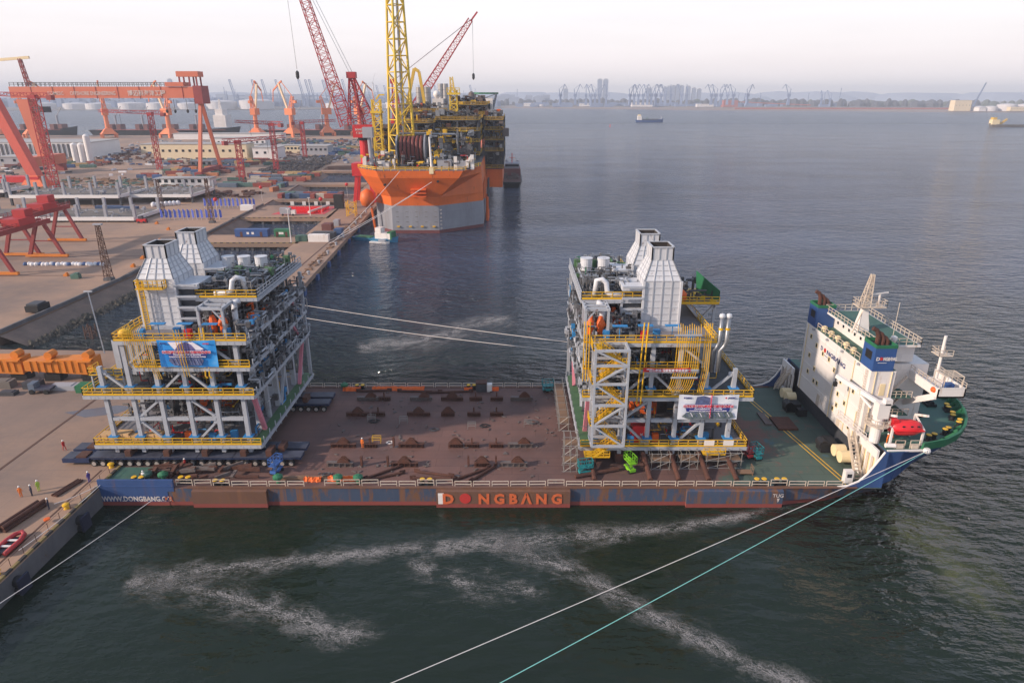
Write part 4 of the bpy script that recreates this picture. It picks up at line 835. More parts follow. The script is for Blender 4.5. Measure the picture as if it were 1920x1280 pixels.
sp_ = MB().box(-64.6,-59.4,93.6,96.4,Z2+2.6,Z2+2.7).build('side_platform', M['grating'], mL); MB().rail((-64.6,93.6,Z2+2.7),(-59.4,93.6,Z2+2.7),1.1,1.4,.09,.15).rail((-64.6,93.6,Z2+2.7),(-64.6,96.4,Z2+2.7),1.1,1.4,.09,.15).build('handrail', M['yellow'], sp_)
for x in (-64.4,-59.6): MB().bar((x,94,Z2),(x,94,Z2+2.6),.2).build('platform_post', M['steel'], mL)
# right module: stair tower, hose curtain, exhaust pipes, side platform
zb, Z2, Z3, Z4, Z5 = ZR
tw = MB()
for x in (12.0,16.8):
    for yy in (88.9,91.9): tw.bar((x,yy,zb+1.9),(x,yy,Z4+.2),.34)
lv = [zb+1.9,zb+5.3,zb+8.7,zb+12.1,zb+15.0,Z4]
for i, z in enumerate(lv):
    for yy in (88.9,91.9): tw.bar((12,yy,z),(16.8,yy,z),.36)
    for x in (12.0,16.8): tw.bar((x,88.9,z),(x,91.9,z),.3)
    if i < 5: tw.bar((12,88.9,z) if i % 2 else (16.8,88.9,z), (16.8,88.9,lv[i+1]) if i % 2 else (12,88.9,lv[i+1]), .26)
tw.build('stair_tower', M['steel'], mR)
for i, z in enumerate(lv[:-1]):
    z1 = lv[i+1]; a_, b_ = (12.8,15.9) if i % 2 else (15.9,12.8); f = MB()
    n = 9
    for k in range(n): t = (k+.5)/n; f.cbox((a_+(b_-a_)*t,90.4,z+(z1-z)*t),(.42,1.3,.06))
    for yy in (89.7,91.1): f.bar((a_,yy,z),(b_,yy,z1),.1,.3); f.rail((a_,yy,z),(b_,yy,z1),1.1,.7,.08)
    f.build('stair_flight', M['yellow'], mR)
    ld = MB().box(min(b_,b_+(1.2 if b_>14 else -1.2)),max(b_,b_+(1.2 if b_>14 else -1.2)),89,91.8,z1-.08,z1); e_ = b_+(1.2 if b_>14 else -1.2)
    ld.rail((e_,89,z1),(e_,91.8,z1),1.1,.7,.09,.2).rail((b_,89,z1),(e_,89,z1),1.1,.6,.09,.2); ld.build('stair_landing', M['yellow'], mR)
f = MB()
for k in range(10): t = (k+.5)/10; f.cbox((12.6+3*t,90.6,zb-.9+2.6*t+.3),(.4,1.2,.06))
for yy in (90,91.2): f.bar((12.6,yy,zb-.6),(15.8,yy,zb+2.0),.1,.3); f.rail((12.6,yy,zb-.6),(15.8,yy,zb+2),1.1,.6,.08)
f.build('stair_flight', M['yellow'], mR)
MB().box(11.2,15,90,92.2,zb-.75,zb-.65).rail((11.2,90,zb-.65),(15,90,zb-.65),1.1,.9,.09,.2).build('stair_landing', M['yellow'], mR)
MB().box(29.6,33,90.7,92.2,zb-.7,zb-.6).rail((29.6,90.7,zb-.6),(33,90.7,zb-.6),1.1,.8,.09,.2).build('stair_landing', M['yellow'], mR)
for k in range(11):
    x = 24.2+k*.33
    MB().path([(x,91.7,Z4+3+.25*math.sin(k*1.3)),(x,91.3,Z4+2),(x-.1,91.2,Z3+.4),(x-.6,91.25,Z3-2.2),(x-1.1,91.5,Z2+1.2)],.05,5).build('hose', M['yellow'], mR)
for z, w_ in ((Z4+1.6,4.0),(Z3-.9,4.0),(Z3+.3,4.0)): MB().bar((23.6,91.1,z),(23.6+w_,91.1,z),.12,.25).build('hose_hanger', M['steel'], mR)
for k in range(4): MB().path([(28.3+k*.3,91.8,Z4+3.2),(28.3+k*.3,91.6,Z3),(28+k*.25,91.8,Z2+1)],.06,5).build('hose', M['yellow'], mR)
for x in (19.0,19.6): MB().tube((x+.2,91.4,Z4+3.4),(x-.2,91.2,Z2-.7),.11,n=7).build('riser_pipe', M['yellow'], mR)
for x in (11.2,11.6,12.0): MB().tube((x-.6,92,Z4+3.4),(x-.6,91.9,Z3-1.8),.07,n=6).build('riser_pipe', M['yellow'], mR)
for x in (30.6,31.6):
    e_ = MB().path([(x,92.2,Z4+4),(x,92.2,Z4+.2),(x-.3,92.2,Z4-.6),(x-.8,92.2,Z4-1.2),(x-.8,92.2,Z3-.4)],.32,12).build('exhaust_riser', M['pipe_grey'], mR, smooth=True)
    MB().lathe((x,92.2,Z4+3.95),[(.4,0),(.45,.2),(.36,.5),(.1,.6)],12).build('riser_cap', M['duct'], e_)
    MB().tube((x,92.2,Z4+2.0),(x,92.2,Z4+2.4),.35,n=12).build('riser_band', M['yellow'], e_)
sp_ = MB().box(26.2,33.4,103,112,Z4+2.6,Z4+2.75).rail((26.2,103,Z4+2.75),(33.4,103,Z4+2.75),1.1,1.2,.1,.3).build('side_platform', M['yellow'], mR)
clutter(26.6,33,104,111.5,Z4+2.75,Z4+4.6,26,.08,.25).build('pipework', M['pipe_dark'], mR, stuff=True)
MB().lathe((27.4,104.2,Z4+2.8),[(.5,0),(1.0,.3),(1.0,1.3),(.4,1.9)],10).build('winch_cover', M['orange'], mR)
MB().add([(31.5,110,Z4+2.8),(33.6,104,Z4+2.8),(33.6,104,Z4+4.6),(31.2,110,Z4+6.4),(31.6,110,Z4+2.8),(33.7,104,Z4+2.8),(33.7,104,Z4+4.6),(31.3,110,Z4+6.4)],[(0,1,2,3),(7,6,5,4),(3,2,6,7),(0,4,5,1)]).build('netting', M['bul_green'], mR)
for u0, u1, z0_, z1_ in ((33,28.5,Z4+2.2,Z3+1),(33,33,Z4+2.5,Z3),(28.5,32.5,Z4+2.4,Z3+2)): MB().bar((u0,104,z0_),(u1,104,z1_),.4).build('brace', M['steel'], mR)
for z in (Z3+1.2,Z3+3.2): MB().bar((27,100,z),(33.4,100,z),.3).bar((27,108,z),(33.4,108,z),.3).build('beam', M['steel'], mR)
rb_ = MB().box(18.9,21.6,93.2,95.2,zb+.05,zb+3.0).build('equipment_container', M['red'], mR); text('×', 1.1, M['ltr_white'], rb_, (20,93.17,zb+1.2))
for x in (30,33): MB().box(x,x+1.6,92.12,92.16,zb+.2,zb+1.1).build('notice_board', M['ship_white'], mR)
for x in (12.2,20.6,24.9,29.4,33.6):                  # sea-fastening pipe legs
    MB().tube((x,92.6,zb-1.2),(x+.3,87.0,CZ+.1),.38,n=10).build('sea_fastening_leg', M['rust'], mR)
for u in (2,6.2,10.4,14.6,18.8,23):
    for yy in (92.9,102,111,120): MB().box(10.7+u-.55,10.7+u+.55,yy-.55,yy+.55,CZ,zb-1.5).build('support_stub', M['rust'], mR)
# banners
def banner(nm, label, x0, x1, y, z0, z1, mm, skew=0):
    b_ = thing(nm, label, 'banner', ((x0+x1)/2, y, z0)); n = 16; vs, fs = [], []
    for j in range(5):
        for i in range(n+1):
            t = i/n; vs.append((x0+(x1-x0)*t+skew*(j/4), y+.05*math.sin(t*19+j)+.03*math.sin(t*41), z1+(z0-z1)*j/4-.04*math.sin(t*math.pi)*(4-j)))
    for j in range(4):
        for i in range(n): k = j*(n+1)+i; fs.append((k+n+1,k+n+2,k+1,k))
    me = MB().add(vs, fs); sh = me.build('sheet', mm, b_, smooth=True); return b_, sh
def banner_mat(name, ca, cb, cc, scale):
    m = bpy.data.materials.new(name); m.use_nodes = True; nt = m.node_tree; b = nt.nodes['Principled BSDF']; N = nt.nodes.new; L = nt.links.new; b.inputs['Roughness'].default_value = .45
    tc = N('ShaderNodeTexCoord'); n = N('ShaderNodeTexNoise'); n.inputs['Scale'].default_value = scale; n.inputs['Detail'].default_value = 3; L(tc.outputs['Object'], n.inputs['Vector'])
    gr = N('ShaderNodeValToRGB'); L(n.outputs[0], gr.inputs[0]); e = gr.color_ramp.elements; e[0].position = .32; e[0].color = ca; e[1].position = .68; e[1].color = cc; q = e.new(.5); q.color = cb
    L(gr.outputs[0], b.inputs['Base Color']); return m
M['ban_blue'] = banner_mat('banner_blue', c8(20,120,206), c8(46,150,224), c8(120,186,232), .22)
M['ban_white'] = banner_mat('banner_white', c8(206,214,230), c8(226,228,234), c8(198,206,224), .3)
mk('print_dark', c8(66,62,104), .6, c2=c8(120,112,170), scale=1.6, amt=1); mk('print_mid', c8(104,120,166), .6, c2=c8(70,72,100), scale=2, amt=1); mk('print_teal', c8(52,72,78), .6, c2=c8(120,130,136), scale=2, amt=1); mk('print_red', c8(200,44,80), .6); mk('print_white', c8(236,230,240), .6)
mk('txt_red', c8(214,48,70), .6); mk('txt_blue', c8(40,52,130), .6)
def picture(parent, y, segs, mm, w_):
    for a_, b_ in segs: MB().bar((a_[0],y,a_[1]),(b_[0],y,b_[1]),.012,w_).build('printed_picture', M[mm], parent)
zz = ZL[2]; bl, s_ = banner('banner', 'large blue banner with red lettering hung on the module on trailers', -52.3, -43.7, 91.95, 19.95, 24.25, M['ban_blue'])
def flat(parent, y, poly, mm): n = len(poly); MB().add([(x,y,z) for x, z in poly],[tuple(range(n))]).build('printed_picture', M[mm], parent)
yb = 91.72
flat(bl, yb+.02, [(-50.6,24),(-46.9,24),(-45.4,22.9),(-46.6,22.5),(-49.6,22.6)], 'print_white')
flat(bl, yb+.012, [(-49.6,22.9),(-49.0,23.7),(-47.9,24.0),(-47.2,23.6),(-46.7,22.9),(-46.4,22.3),(-50.0,22.3)], 'print_dark')
flat(bl, yb+.012, [(-50.6,21.5),(-46.0,21.5),(-45.7,21.1),(-46.1,20.3),(-50.2,20.25),(-50.9,21.1)], 'print_mid')
for k in range(9): picture(bl, yb, [((-50.3+k*.5,21.4),(-50.0+k*.5,20.4))], 'print_white' if k % 2 else 'print_dark', .12)
flat(bl, yb+.008, [(-51.2,22.75),(-44.8,22.75),(-45.3,21.55),(-50.6,21.55)], 'txt_blue')
def line(parent, body, size, mm, x, y, z, bold=.015, back=None):
    if back: text(body, size, M[back], parent, (x,y+.008,z), bold=bold+.045, align='CENTER')
    text(body, size, M[mm], parent, (x,y,z), bold=bold, align='CENTER')
line(bl, '热烈祝贺博迈科建造模块顺利装船发运', .42, 'txt_red', -48.05, yb-.01, 22.25, .01, 'print_white')
line(bl, 'Congratulations to the Successful', .3, 'print_white', -48, yb-.01, 21.93, .01)
line(bl, 'Completion and Load out of the Process Modules', .27, 'print_white', -48, yb-.01, 21.62, .01)
line(bl, 'BOMESC', .26, 'txt_blue', -51.2, yb-.01, 23.7); line(bl, 'MODEC', .26, 'txt_red', -45.0, yb-.01, 23.65)
for x in (-49.3,-48.9,-48.5): MB().tube((x,91.45,26.0),(x+.5,91.45,18.6),.055,n=6).build('banner_pole', M['yellow'], mL)
bw_, s_ = banner('banner', 'white banner with printed plant picture hung on the module amidships', 25.3, 34.4, 91.75, 11.4, 15.55, M['ban_white'])
yb = 91.58
flat(bw_, yb+.02, [(27.8,14.2),(28.0,15.2),(29.0,15.4),(30,15.1),(30,14.0),(27.8,13.9)], 'print_mid'); picture(bw_, yb+.01, [((30.2,15.5),(30.2,11.7))], 'print_red', .45)
flat(bw_, yb+.012, [(25.9,11.9),(26.6,12.6),(33.4,12.7),(34,11.8),(33,11.55),(27,11.5)], 'print_teal')
for k in range(10): picture(bw_, yb, [((26.5+k*.7,12.6),(26.9+k*.7,11.9))], 'print_white' if k % 2 else 'print_mid', .1)
flat(bw_, yb+.008, [(26.2,14.0),(33.4,14.0),(33,12.75),(26.6,12.75)], 'txt_blue')
line(bw_, '热烈祝贺博迈科建造模块顺利装船发运', .45, 'txt_red', 29.85, yb-.01, 13.5, .01, 'print_white')
line(bw_, 'Congratulations to the Successful', .31, 'print_white', 29.85, yb-.01, 13.15, .01); line(bw_, 'Completion and Load out of the Process Modules', .28, 'print_white', 29.85, yb-.01, 12.84, .01)
line(bw_, 'BOMESC', .32, 'txt_blue', 26.6, yb-.01, 14.95); line(bw_, 'MODEC', .32, 'txt_blue', 33.3, yb-.01, 14.95); MB().tube((32.4,yb-.02,15.05),(32.4,yb,15.05),.14,n=12).build('printed_logo', M['print_red'], bw_)
br_, s_ = banner('banner', 'narrow red banner with white characters on the module amidships', 19.4, 26.4, 91.0, 19.55, 20.25, M['red'])
line(br_, '匠心制造 精益智造 安全发运', .45, 'print_white', 23.1, 90.85, 19.7, .01); line(br_, 'BOMESC', .22, 'print_white', 20.3, 90.85, 19.95)
# ================================================================ trailers
tyre = MB().tube((0,-.22,0),(0,.22,0),.5,n=16).mesh('tyre'); tyre.materials.append(M['tyre'])
hub = MB().tube((0,-.27,0),(0,-.2,0),.33,n=12).lathe((0,0,0),[(.01,0),(.012,.001)],4).mesh('hub'); hub.materials.append(M['hubcap'])
def trailer(label, x0, x1, y0, pack):
    t = thing('modular_trailer', label, 'trailer', ((x0+x1)/2, y0+1.2, CZ), 'self-propelled trailers under the module')
    MB().box(x0,x1,y0+.3,y0+2.15,CZ+1.0,CZ+1.35).build('chassis', M['spmt'], t)
    n = int((x1-x0)/1.4)
    for k in range(n//4+1):
        a_ = x0+k*5.6; b_ = min(x1, a_+5.5)
        if b_-a_ > 1: MB().box(a_,b_,y0+.15,y0+2.3,CZ+1.35,CZ+1.5).build('deck_panel', M['spmt_deck'], t)
    for k in range(n):
        x = x0+.7+k*1.4
        for yy in (y0+.1, y0+2.35):
            w_ = obj('wheel', tyre, None, t, (x,yy,CZ+.5)); h_ = bpy.data.objects.new('hub', hub); col.objects.link(h_); h_.parent = w_
        MB().bar((x,y0+1.2,CZ+.5),(x+.3,y0+1.2,CZ+1.0),.3).build('axle_arm', M['dark_steel'], t)
    if pack:
        MB().box(x0-4.3,x0-.1,y0+.05,y0+2.4,CZ+.55,CZ+1.25).build('power_pack', M['spmt'], t); MB().box(x0-4.2,x0-2.4,y0+.1,y0+2.3,CZ+1.25,CZ+1.33).build('pack_lid', M['spmt_deck'], t); MB().cbox((x0-1.4,y0+1.2,CZ+1.4),(1.6,1.8,.3)).build('pack_exhaust', M['rust'], t)
trailer('near blue multi-wheel trailer under the module, wheels facing the ship rail', -66, -33, 91.2, True)
trailer('second blue multi-wheel trailer, hidden behind the nearest one', -66, -33, 94.1, True)
trailer('third blue multi-wheel trailer, on the far side under the module', -66, -33.6, 110.4, False)
trailer('farthest blue multi-wheel trailer under the module', -66, -33.6, 113.4, False)
for x, y in ((-60,92.5),(-54,92.5),(-48,92.5),(-42,92.5),(-38,92.5),(-60,95.5),(-42,95.5),(-36.5,94),(-38,112),(-60,112)):
    tag(MB().box(x-.45,x+.45,y-1,y+1,CZ+1.5,6.0).build('packing_block', M['rust']), 'rusty packing block on a trailer under the module, %s of the %s set' % (ordw(1+sorted((-60,-54,-48,-42,-38,-60,-42,-36.5,-38,-60)).index(x)), 'near' if y < 94 else 'middle' if y < 100 else 'far'), 'block', 'packing blocks on the trailers')
for k, x in enumerate((-63.6,-61.2,-58.9,-56.2)):
    c = thing('timber_crate', 'long pale plywood crate on the module bottom deck, %s from the quay end' % ('first','second','third','fourth')[k], 'crate', (x,93.6,6.72), 'crates on the module bottom deck'); hh = (1.3,1.5,1.2,1.4)[k]
    MB().box(x-1.1,x+1.1,92.9,94.4,6.75,6.75+hh).build('crate_body', M['wood'], c)
    for d in (-1.05,0,1.05): MB().box(x+d-.08,x+d+.08,92.83,92.9,6.75,6.75+hh).build('batten', M['wood'], c)
# ================================================================ people
def body_mesh(stride):
    s = .22 if stride else .0; J = [(0,0,.95,.16,.13),(0,0,1.2,.15,.11),(0,0,1.42,.17,.11),(0,0,1.52,.055,.055),(0,.01,1.6,.075,.085),(0,.01,1.72,.08,.1),(0,.01,1.8,.05,.06)]
    Ed = [(0,1),(1,2),(2,3),(3,4),(4,5),(5,6)]
    for sg in (-1,1):
        n = len(J); J += [(sg*.2,0,1.41,.07,.07),(sg*.25,sg*.5*s-.02,1.14,.055,.055),(sg*.25,sg*s+.08,.9,.042,.042),(sg*.25,sg*s+.1,.8,.045,.03)]; Ed += [(2,n),(n,n+1),(n+1,n+2),(n+2,n+3)]
        n = len(J); J += [(sg*.1,0,.88,.1,.1),(sg*.11,-sg*s*.5+.02,.5,.075,.08),(sg*.11,-sg*s,.1,.055,.06),(sg*.12,-sg*s+.14,.04,.05,.04)]; Ed += [(0,n),(n,n+1),(n+1,n+2),(n+2,n+3)]
    me = bpy.data.meshes.new('body'); me.from_pydata([j[:3] for j in J], Ed, []); o = bpy.data.objects.new('body', me); col.objects.link(o)
    md = o.modifiers.new('s', 'SKIN'); o.modifiers.new('u', 'SUBSURF').levels = 1
    for v_, j in zip(me.skin_vertices[0].data, J): v_.radius = (j[3], j[4])
    me.skin_vertices[0].data[0].use_root = True
    r = bpy.data.meshes.new_from_object(o.evaluated_get(bpy.context.evaluated_depsgraph_get())); bpy.data.objects.remove(o)
    for p in r.polygons:
        c = p.center; p.material_index = 2 if (c.z > 1.5 or (abs(c.x) > .17 and c.z < .88)) else (0 if c.z > .93 else 1)
    r.materials.clear()
    for k in range(3): r.materials.append(M['skin'])
    r.shade_smooth(); return r
bodies = [body_mesh(False), body_mesh(True)]
helm = MB().lathe((0,.01,1.7),[(.15,0),(.13,.06),(.12,.12),(.06,.18),(.01,.19)],10).mesh('helmet', smooth=True); helm.materials.append(M['helmet'])
def person(loc, rz, top, legs, label, stride=0, helmet=None):
    o = bpy.data.objects.new('person', bodies[stride]); col.objects.link(o); o.location = loc; o.rotation_euler = (0,0,rz)
    for k, m_ in enumerate((top, legs, 'skin')): o.material_slots[k].link = 'OBJECT'; o.material_slots[k].material = M[m_]
    tag(o, label, 'person'); h_ = bpy.data.objects.new('helmet', helm); col.objects.link(h_); h_.parent = o
for a in ((( -70.9,82.6,CZ), .4, 'vis_orange','vis_green','person in orange jacket and yellow-green trousers standing on the quay, helmet on',0),
    ((-69.6,83.0,CZ), 2.6,'navy','navy','person in dark overalls facing a colleague on the quay',0),((-69.4,84.2,CZ), 1.0,'vis_green','vis_green','person in yellow-green overalls behind the two others on the quay',0),
    ((-63.4,86.6,CZ), 1.2,'purple','navy','person in purple overalls near the quay edge by the ship stern',0),((-73.2,96.2,CZ), -2.,'cloth_red','cloth_red','person in red overalls walking beside the trailer power pack',1),
    ((-103.5,115.5,CZ), .2,'vis_green','vis_green','lone person in yellow-green overalls far out on the quay apron',1),((-50.7,90.4,CZ), 1.57,'cloth_red','navy','person in red by the trailer wheels above the scrap steel',0),
    ((-24.6,97.0,CZ), 3.,'vis_orange','cloth_red','person in orange overalls among the deck supports',0),((-55.3,86.8,CZ), 0.,'helmet','cream','person in white overalls on the ship stern by the bulwark',0),
    ((-64.9,79.6,CZ), 2.,'navy','navy','person in dark clothes crouched by gear on the quay edge',0),((55.6,87.6,9.34), 1.,'vis_orange','vis_orange','person in orange overalls beside the lifeboat davit',0),((56.3,88.0,9.34), -1.,'vis_orange','cloth_red','person in orange and red next to the lifeboat',1)): person(*a)
# ================================================================ mooring ropes
def rope(label, p, q, sag, mm='rope_w', r=.045):
    p, q = V(p), V(q); pts = []
    for i in range(17): t = i/16; c = p.lerp(q, t); c.z -= sag*4*t*(1-t); pts.append(c)
    tag(MB().path(pts, r, 6).build('mooring_rope', M[mm]), label, 'rope')
rope('white mooring rope stretched from the bow across the foreground water', (60.4,85.3,9.6), (-61.3,22.4,3.9), .6)
rope('pale green mooring rope stretched from the bow across the foreground water', (60.6,85.6,9.4), (-61.3,11,3.9), .6, 'rope_g')
rope('mooring rope from the ship stern plate down to the near quay', (-52.6,84.7,2.2), (-61.2,53,3.9), .3)
rope('short rope from the stern corner to the yellow bollard on the quay', (-60.4,86,4.2), (-64.5,80.2,4.0), .3, r=.05)
rope('rope from the stern corner running along the quay edge', (-60.6,86.2,4.2), (-62.4,70,4.0), .4, r=.05)
rope('upper white rope from the pier to the far bow side, behind the modules', (-64,178,4), (51.6,118.5,9.3), 1.0, r=.055)
rope('lower white rope from the pier to the far bow side, behind the modules', (-63,168,4), (51.6,117.5,9.0), 1.6, r=.055)
# ================================================================ supports and gear on the main deck
def stool(kind):
    o = thing('deck_support', 'x', 'support', (0,0,0), 'rusty grillage supports set out in rows on the deck')
    L_ = 4.2 if kind in 'AG' else 2.4
    if kind != 'C':
        m_ = 'rust_grey' if kind == 'G' else 'rust'
        MB().box(-L_/2,L_/2,-.35,.35,0,.08).box(-L_/2,L_/2,-.05,.05,.08,.66).box(-L_/2,L_/2,-.35,.35,.66,.74).build('beam', M[m_], o)
        for k in range(5): x = -L_/2+.3+k*(L_-.6)/4; MB().box(x-.04,x+.04,-.33,-.05,.08,.66).build('stiffener', M[m_], o)
        x0 = .6 if kind == 'G' else 0
        if kind in 'AGP':
            for y in (-.28,.28): MB().add([(x0-1.1,y-.05,.75),(x0+1.1,y-.05,.75),(x0+.25,y-.05,1.65),(x0-.25,y-.05,1.65),(x0-1.1,y+.05,.75),(x0+1.1,y+.05,.75),(x0+.25,y+.05,1.65),(x0-.25,y+.05,1.65)],[(0,1,2,3),(7,6,5,4),(0,4,5,1),(1,5,6,2),(2,6,7,3),(3,7,4,0)]).build('gusset', M['rust'], o)
        if kind == 'B': MB().box(-.12,.12,-.15,.15,.74,1.7).build('post', M['rust'], o)
    else: MB().box(-.6,.6,-.3,.3,0,.06).build('base_plate', M['rust_grey'], o); MB().box(-.15,.15,-.25,.25,.06,1.8).build('post', M['rust'], o)
    return o
rows = (('farthest row', 115.2, 'GBGABBG', (-27.4,-24.3,-17.3,-11.4,-6.9,-2.9,1.8)),('second row from far rail', 108.7, 'ABAPBB', (-27.9,-24.2,-16.9,-11.6,-6.9,-2.8)),
        ('second row from near rail', 97.2, 'ABCAPBBG', (-27.8,-23.4,-19.5,-16.6,-9.3,-6.6,-2.6,1.4)),('row nearest camera', 91.2, 'GCCACPCG', (-26.9,-23.5,-19.4,-16.8,-6.8,-4.7,-2.5,.3)))
ORD = ['first','second','third','fourth','fifth','sixth','seventh','eighth']; protos = {}; KN = {'G':'grey and rust ridged beam support','A':'long rusty ridged beam support','P':'short rusty ridged block support','B':'short rusty beam with post','C':'upright rusty post on plate'}
for rn, y, kinds, xs_ in rows:
    for i, (k, x) in enumerate(zip(kinds, xs_)):
        f = k not in protos
        if f: protos[k] = stool(k)
        place(protos[k], f, (x,y,CZ), random.uniform(-.03,.03), '%s, %s from left in %s' % (KN[k], ORD[i], rn))
def pipe_piece(p, q, r, label):
    t = thing('steel_pipe', label, 'pipe', p, 'loose brace pipes on the deck'); p, q = V(p), V(q); d = (q-p).normalized()
    MB().tube(p+V((0,0,r)), q+V((0,0,r)), r, n=10).build('pipe_barrel', M['rust'], t)
    for e_ in (p, q): MB().cbox(e_+V((0,0,r)), (.9,.12,.9), math.atan2(d.y,d.x)).build('end_plate', M['rust'], t)
for k, (p, q) in enumerate((((-22.2,87.2),(-17.3,91.0)),((-21.6,86.9),(-16.8,88.9)),((-14.6,89.3),(-9.2,88.0)),((-15,87.4),(-9.2,87.4)),((-8.6,86.9),(-3.6,90.4)),((-6.2,86.6),(-2.6,90.9)),((-22,119),(-14,118.6)),((-16,118.2),(-8,118.9)),((-30,119),(-24,119.3)))):
    pipe_piece((*p,CZ),(*q,CZ),.22,'rusty brace pipe lying by the near rail, %s from the left' % ORD[k] if k < 6 else 'rusty pipe by the far rail, %s from the left' % {6:'second',7:'third',8:'first'}[k])
sp_ = thing('scrap_steel_pile', 'heap of rusty steel beams and brackets on the stern deck below the trailer', 'scrap pile', (-48,89,CZ))
for k in range(46):
    x, y = random.uniform(-56,-40), random.uniform(87.2,90.4); L_ = random.uniform(1.2,4.5); a = random.choice((0,0,.1,-.1,1.5,.7)); c, s_ = math.cos(a)*L_/2, math.sin(a)*L_/2*.6; z = CZ+.25+random.random()*.5
    y = min(max(y, NY+1.6+abs(s_)), 90.8-abs(s_)); MB().bar((x-c,y-s_,z),(x+c,y+s_,z+random.uniform(-.1,.5)),random.uniform(.2,.5),random.uniform(.2,.7)).build('beam', M['rust' if k % 5 else 'rust_grey'], sp_)
for k, (x, y, s_) in enumerate(((-33,87.3,2.4),(-29.5,87.2,2),(-26.5,87.3,3))):
    t = thing('timber_baulk', 'weathered timber baulk by the near rail, %s from the stern' % ORD[k], 'timber', (x,y,CZ)); 
    for j in range(2): MB().cbox((x+j*.3,y+j*.4,CZ+.2),(s_*1.6,.3,.35),.05*j).build('baulk', M['scaf_plank'], t)
def tarp(x, y, w_, d_, label):
    mb = MB(); n = 10
    for j in range(6):
        for i in range(n+1): mb.v.append((x+(i/n-.5)*w_, y+(j/5-.5)*d_+.1*math.sin(i*2.1), CZ+.05+.75*max(0,math.sin(math.pi*j/5))*(.5+.5*abs(math.sin(i*1.7+j)))))
    for j in range(5):
        for i in range(n): k = j*(n+1)+i; mb.f.append((k,k+1,k+n+2,k+n+1))
    tag(mb.build('tarpaulin', M['tarp']), label, 'tarpaulin')
for a in ((-31.5,119.8,3.4,1.2,'orange tarpaulin by the far rail beside the trailer end'),(-25.5,120,4,1.2,'small orange tarpaulin bundle at the far rail'),(-20.5,120,6.5,1.3,'long orange tarpaulin at the far rail'),(-8.6,119.6,1.6,1,'small orange cover at the far rail by the rust box'),(-3.5,119.8,1.8,1,'orange cover right of the rust box at the far rail'),(-25.5,87.2,4.5,1,'orange tarpaulin bundle at the near rail'),(-30,86.9,2.6,.8,'orange tarpaulin at the near rail, left of the green vents')): tarp(*a)
def lift(x, y, z, rz, mm, label, up=.6):
    t = thing('scissor_lift', label, 'lift', (0,0,0)); MB().box(-1,1,-.5,.5,.3,.75).build('chassis', M[mm], t)
    for dx in (-.7,.7):
        for dy in (-.5,.5): MB().tube((dx,dy-.12,.3),(dx,dy+.12,.3),.3,n=10).build('wheel', M['tyre'], t)
    sc_ = MB()
    for yy in (-.35,.35): sc_.bar((-.8,yy,.75),(.8,yy,.75+up),.1).bar((.8,yy,.75),(-.8,yy,.75+up),.1)
    sc_.build('scissor_arms', M['dark_steel'], t); zt = .75+up; MB().box(-1.1,1.1,-.55,.55,zt,zt+.12).build('platform', M[mm], t)
    cs = [(-1.1,-.55),(1.1,-.55),(1.1,.55),(-1.1,.55),(-1.1,-.55)]; rl = MB()
    for p, q in zip(cs, cs[1:]): rl.rail((*p,zt+.1),(*q,zt+.1),1.1,.7,.08)
    rl.build('guard_rail', M[mm], t); t.location = (x,y,z); t.rotation_euler = (0,0,rz)
for a in ((-36.2,89.3,CZ,1.3,'lift_blue','blue and red scissor lift beside the scrap steel near the trailer',.8),(11.2,88.9,CZ,.2,'lift_teal','teal scissor lift under the module stair tower',.5),(18.2,89.8,CZ,1.9,'lift_green','bright green scissor lift between the pipe legs',.9),(37.8,94.2,CZ,1.8,'lift_red','red scissor lift on the open deck right of the module',.4),(39.0,93.7,CZ,1.8,'lift_teal','teal scissor lift next to the red one on the open deck',.4),(7.0,119.2,CZ,.1,'lift_teal','teal scissor lift at the far rail left of the right module',.5)): lift(*a)
def scaffold(x0, x1, y0, y1, z0, z1, label, ny=1, nx=2):
    t = thing('scaffold_tower', label, 'scaffold', ((x0+x1)/2,(y0+y1)/2,z0), 'scaffolds under and beside the module amidships'); n = max(2, int((z1-z0)/1.5))
    for i in range(nx+1):
        for j in range(ny+1): MB().tube((x0+(x1-x0)*i/nx,y0+(y1-y0)*j/ny,z0),(x0+(x1-x0)*i/nx,y0+(y1-y0)*j/ny,z1),.06,n=5).build('standard', M['scaf'], t)
    for k in range(n+1):
        z = z0+(z1-z0)*k/n*.97
        for j in range(ny+1): yy = y0+(y1-y0)*j/ny; MB().tube((x0-.3,yy,z),(x1+.3,yy,z),.05,n=5).build('ledger', M['scaf'], t)
        for i in range(nx+1): xx = x0+(x1-x0)*i/nx; MB().tube((xx,y0-.3,z),(xx,y1+.3,z),.05,n=5).build('transom', M['scaf'], t)
        if k % 2: MB().box(x0,x1,y0+.1,y1-.1,z+.05,z+.1).build('plank', M['scaf_plank'], t)
        if k < n: MB().tube((x0,y0,z),(x1,y0,z0+(z1-z0)*(k+1)/n),.05,n=5).build('scaffold_brace', M['scaf'], t)
scaffold(8.0,10.0,89.6,91.6,CZ,9.6,'tall scaffold tower at the left corner of the module amidships'); scaffold(8.2,9.8,103,120,CZ,6.2,'long low scaffold along the left side of the module amidships',6,1)
scaffold(21.6,24.4,90.2,92.2,CZ,6.3,'scaffold under the module between the third and fourth pipe legs'); scaffold(26.2,28.8,90.4,92.4,CZ,6.2,'scaffold under the module right of the middle pipe legs'); scaffold(30.2,35.6,90.6,92.6,CZ,6.2,'wide scaffold under the right end of the module',1,3)
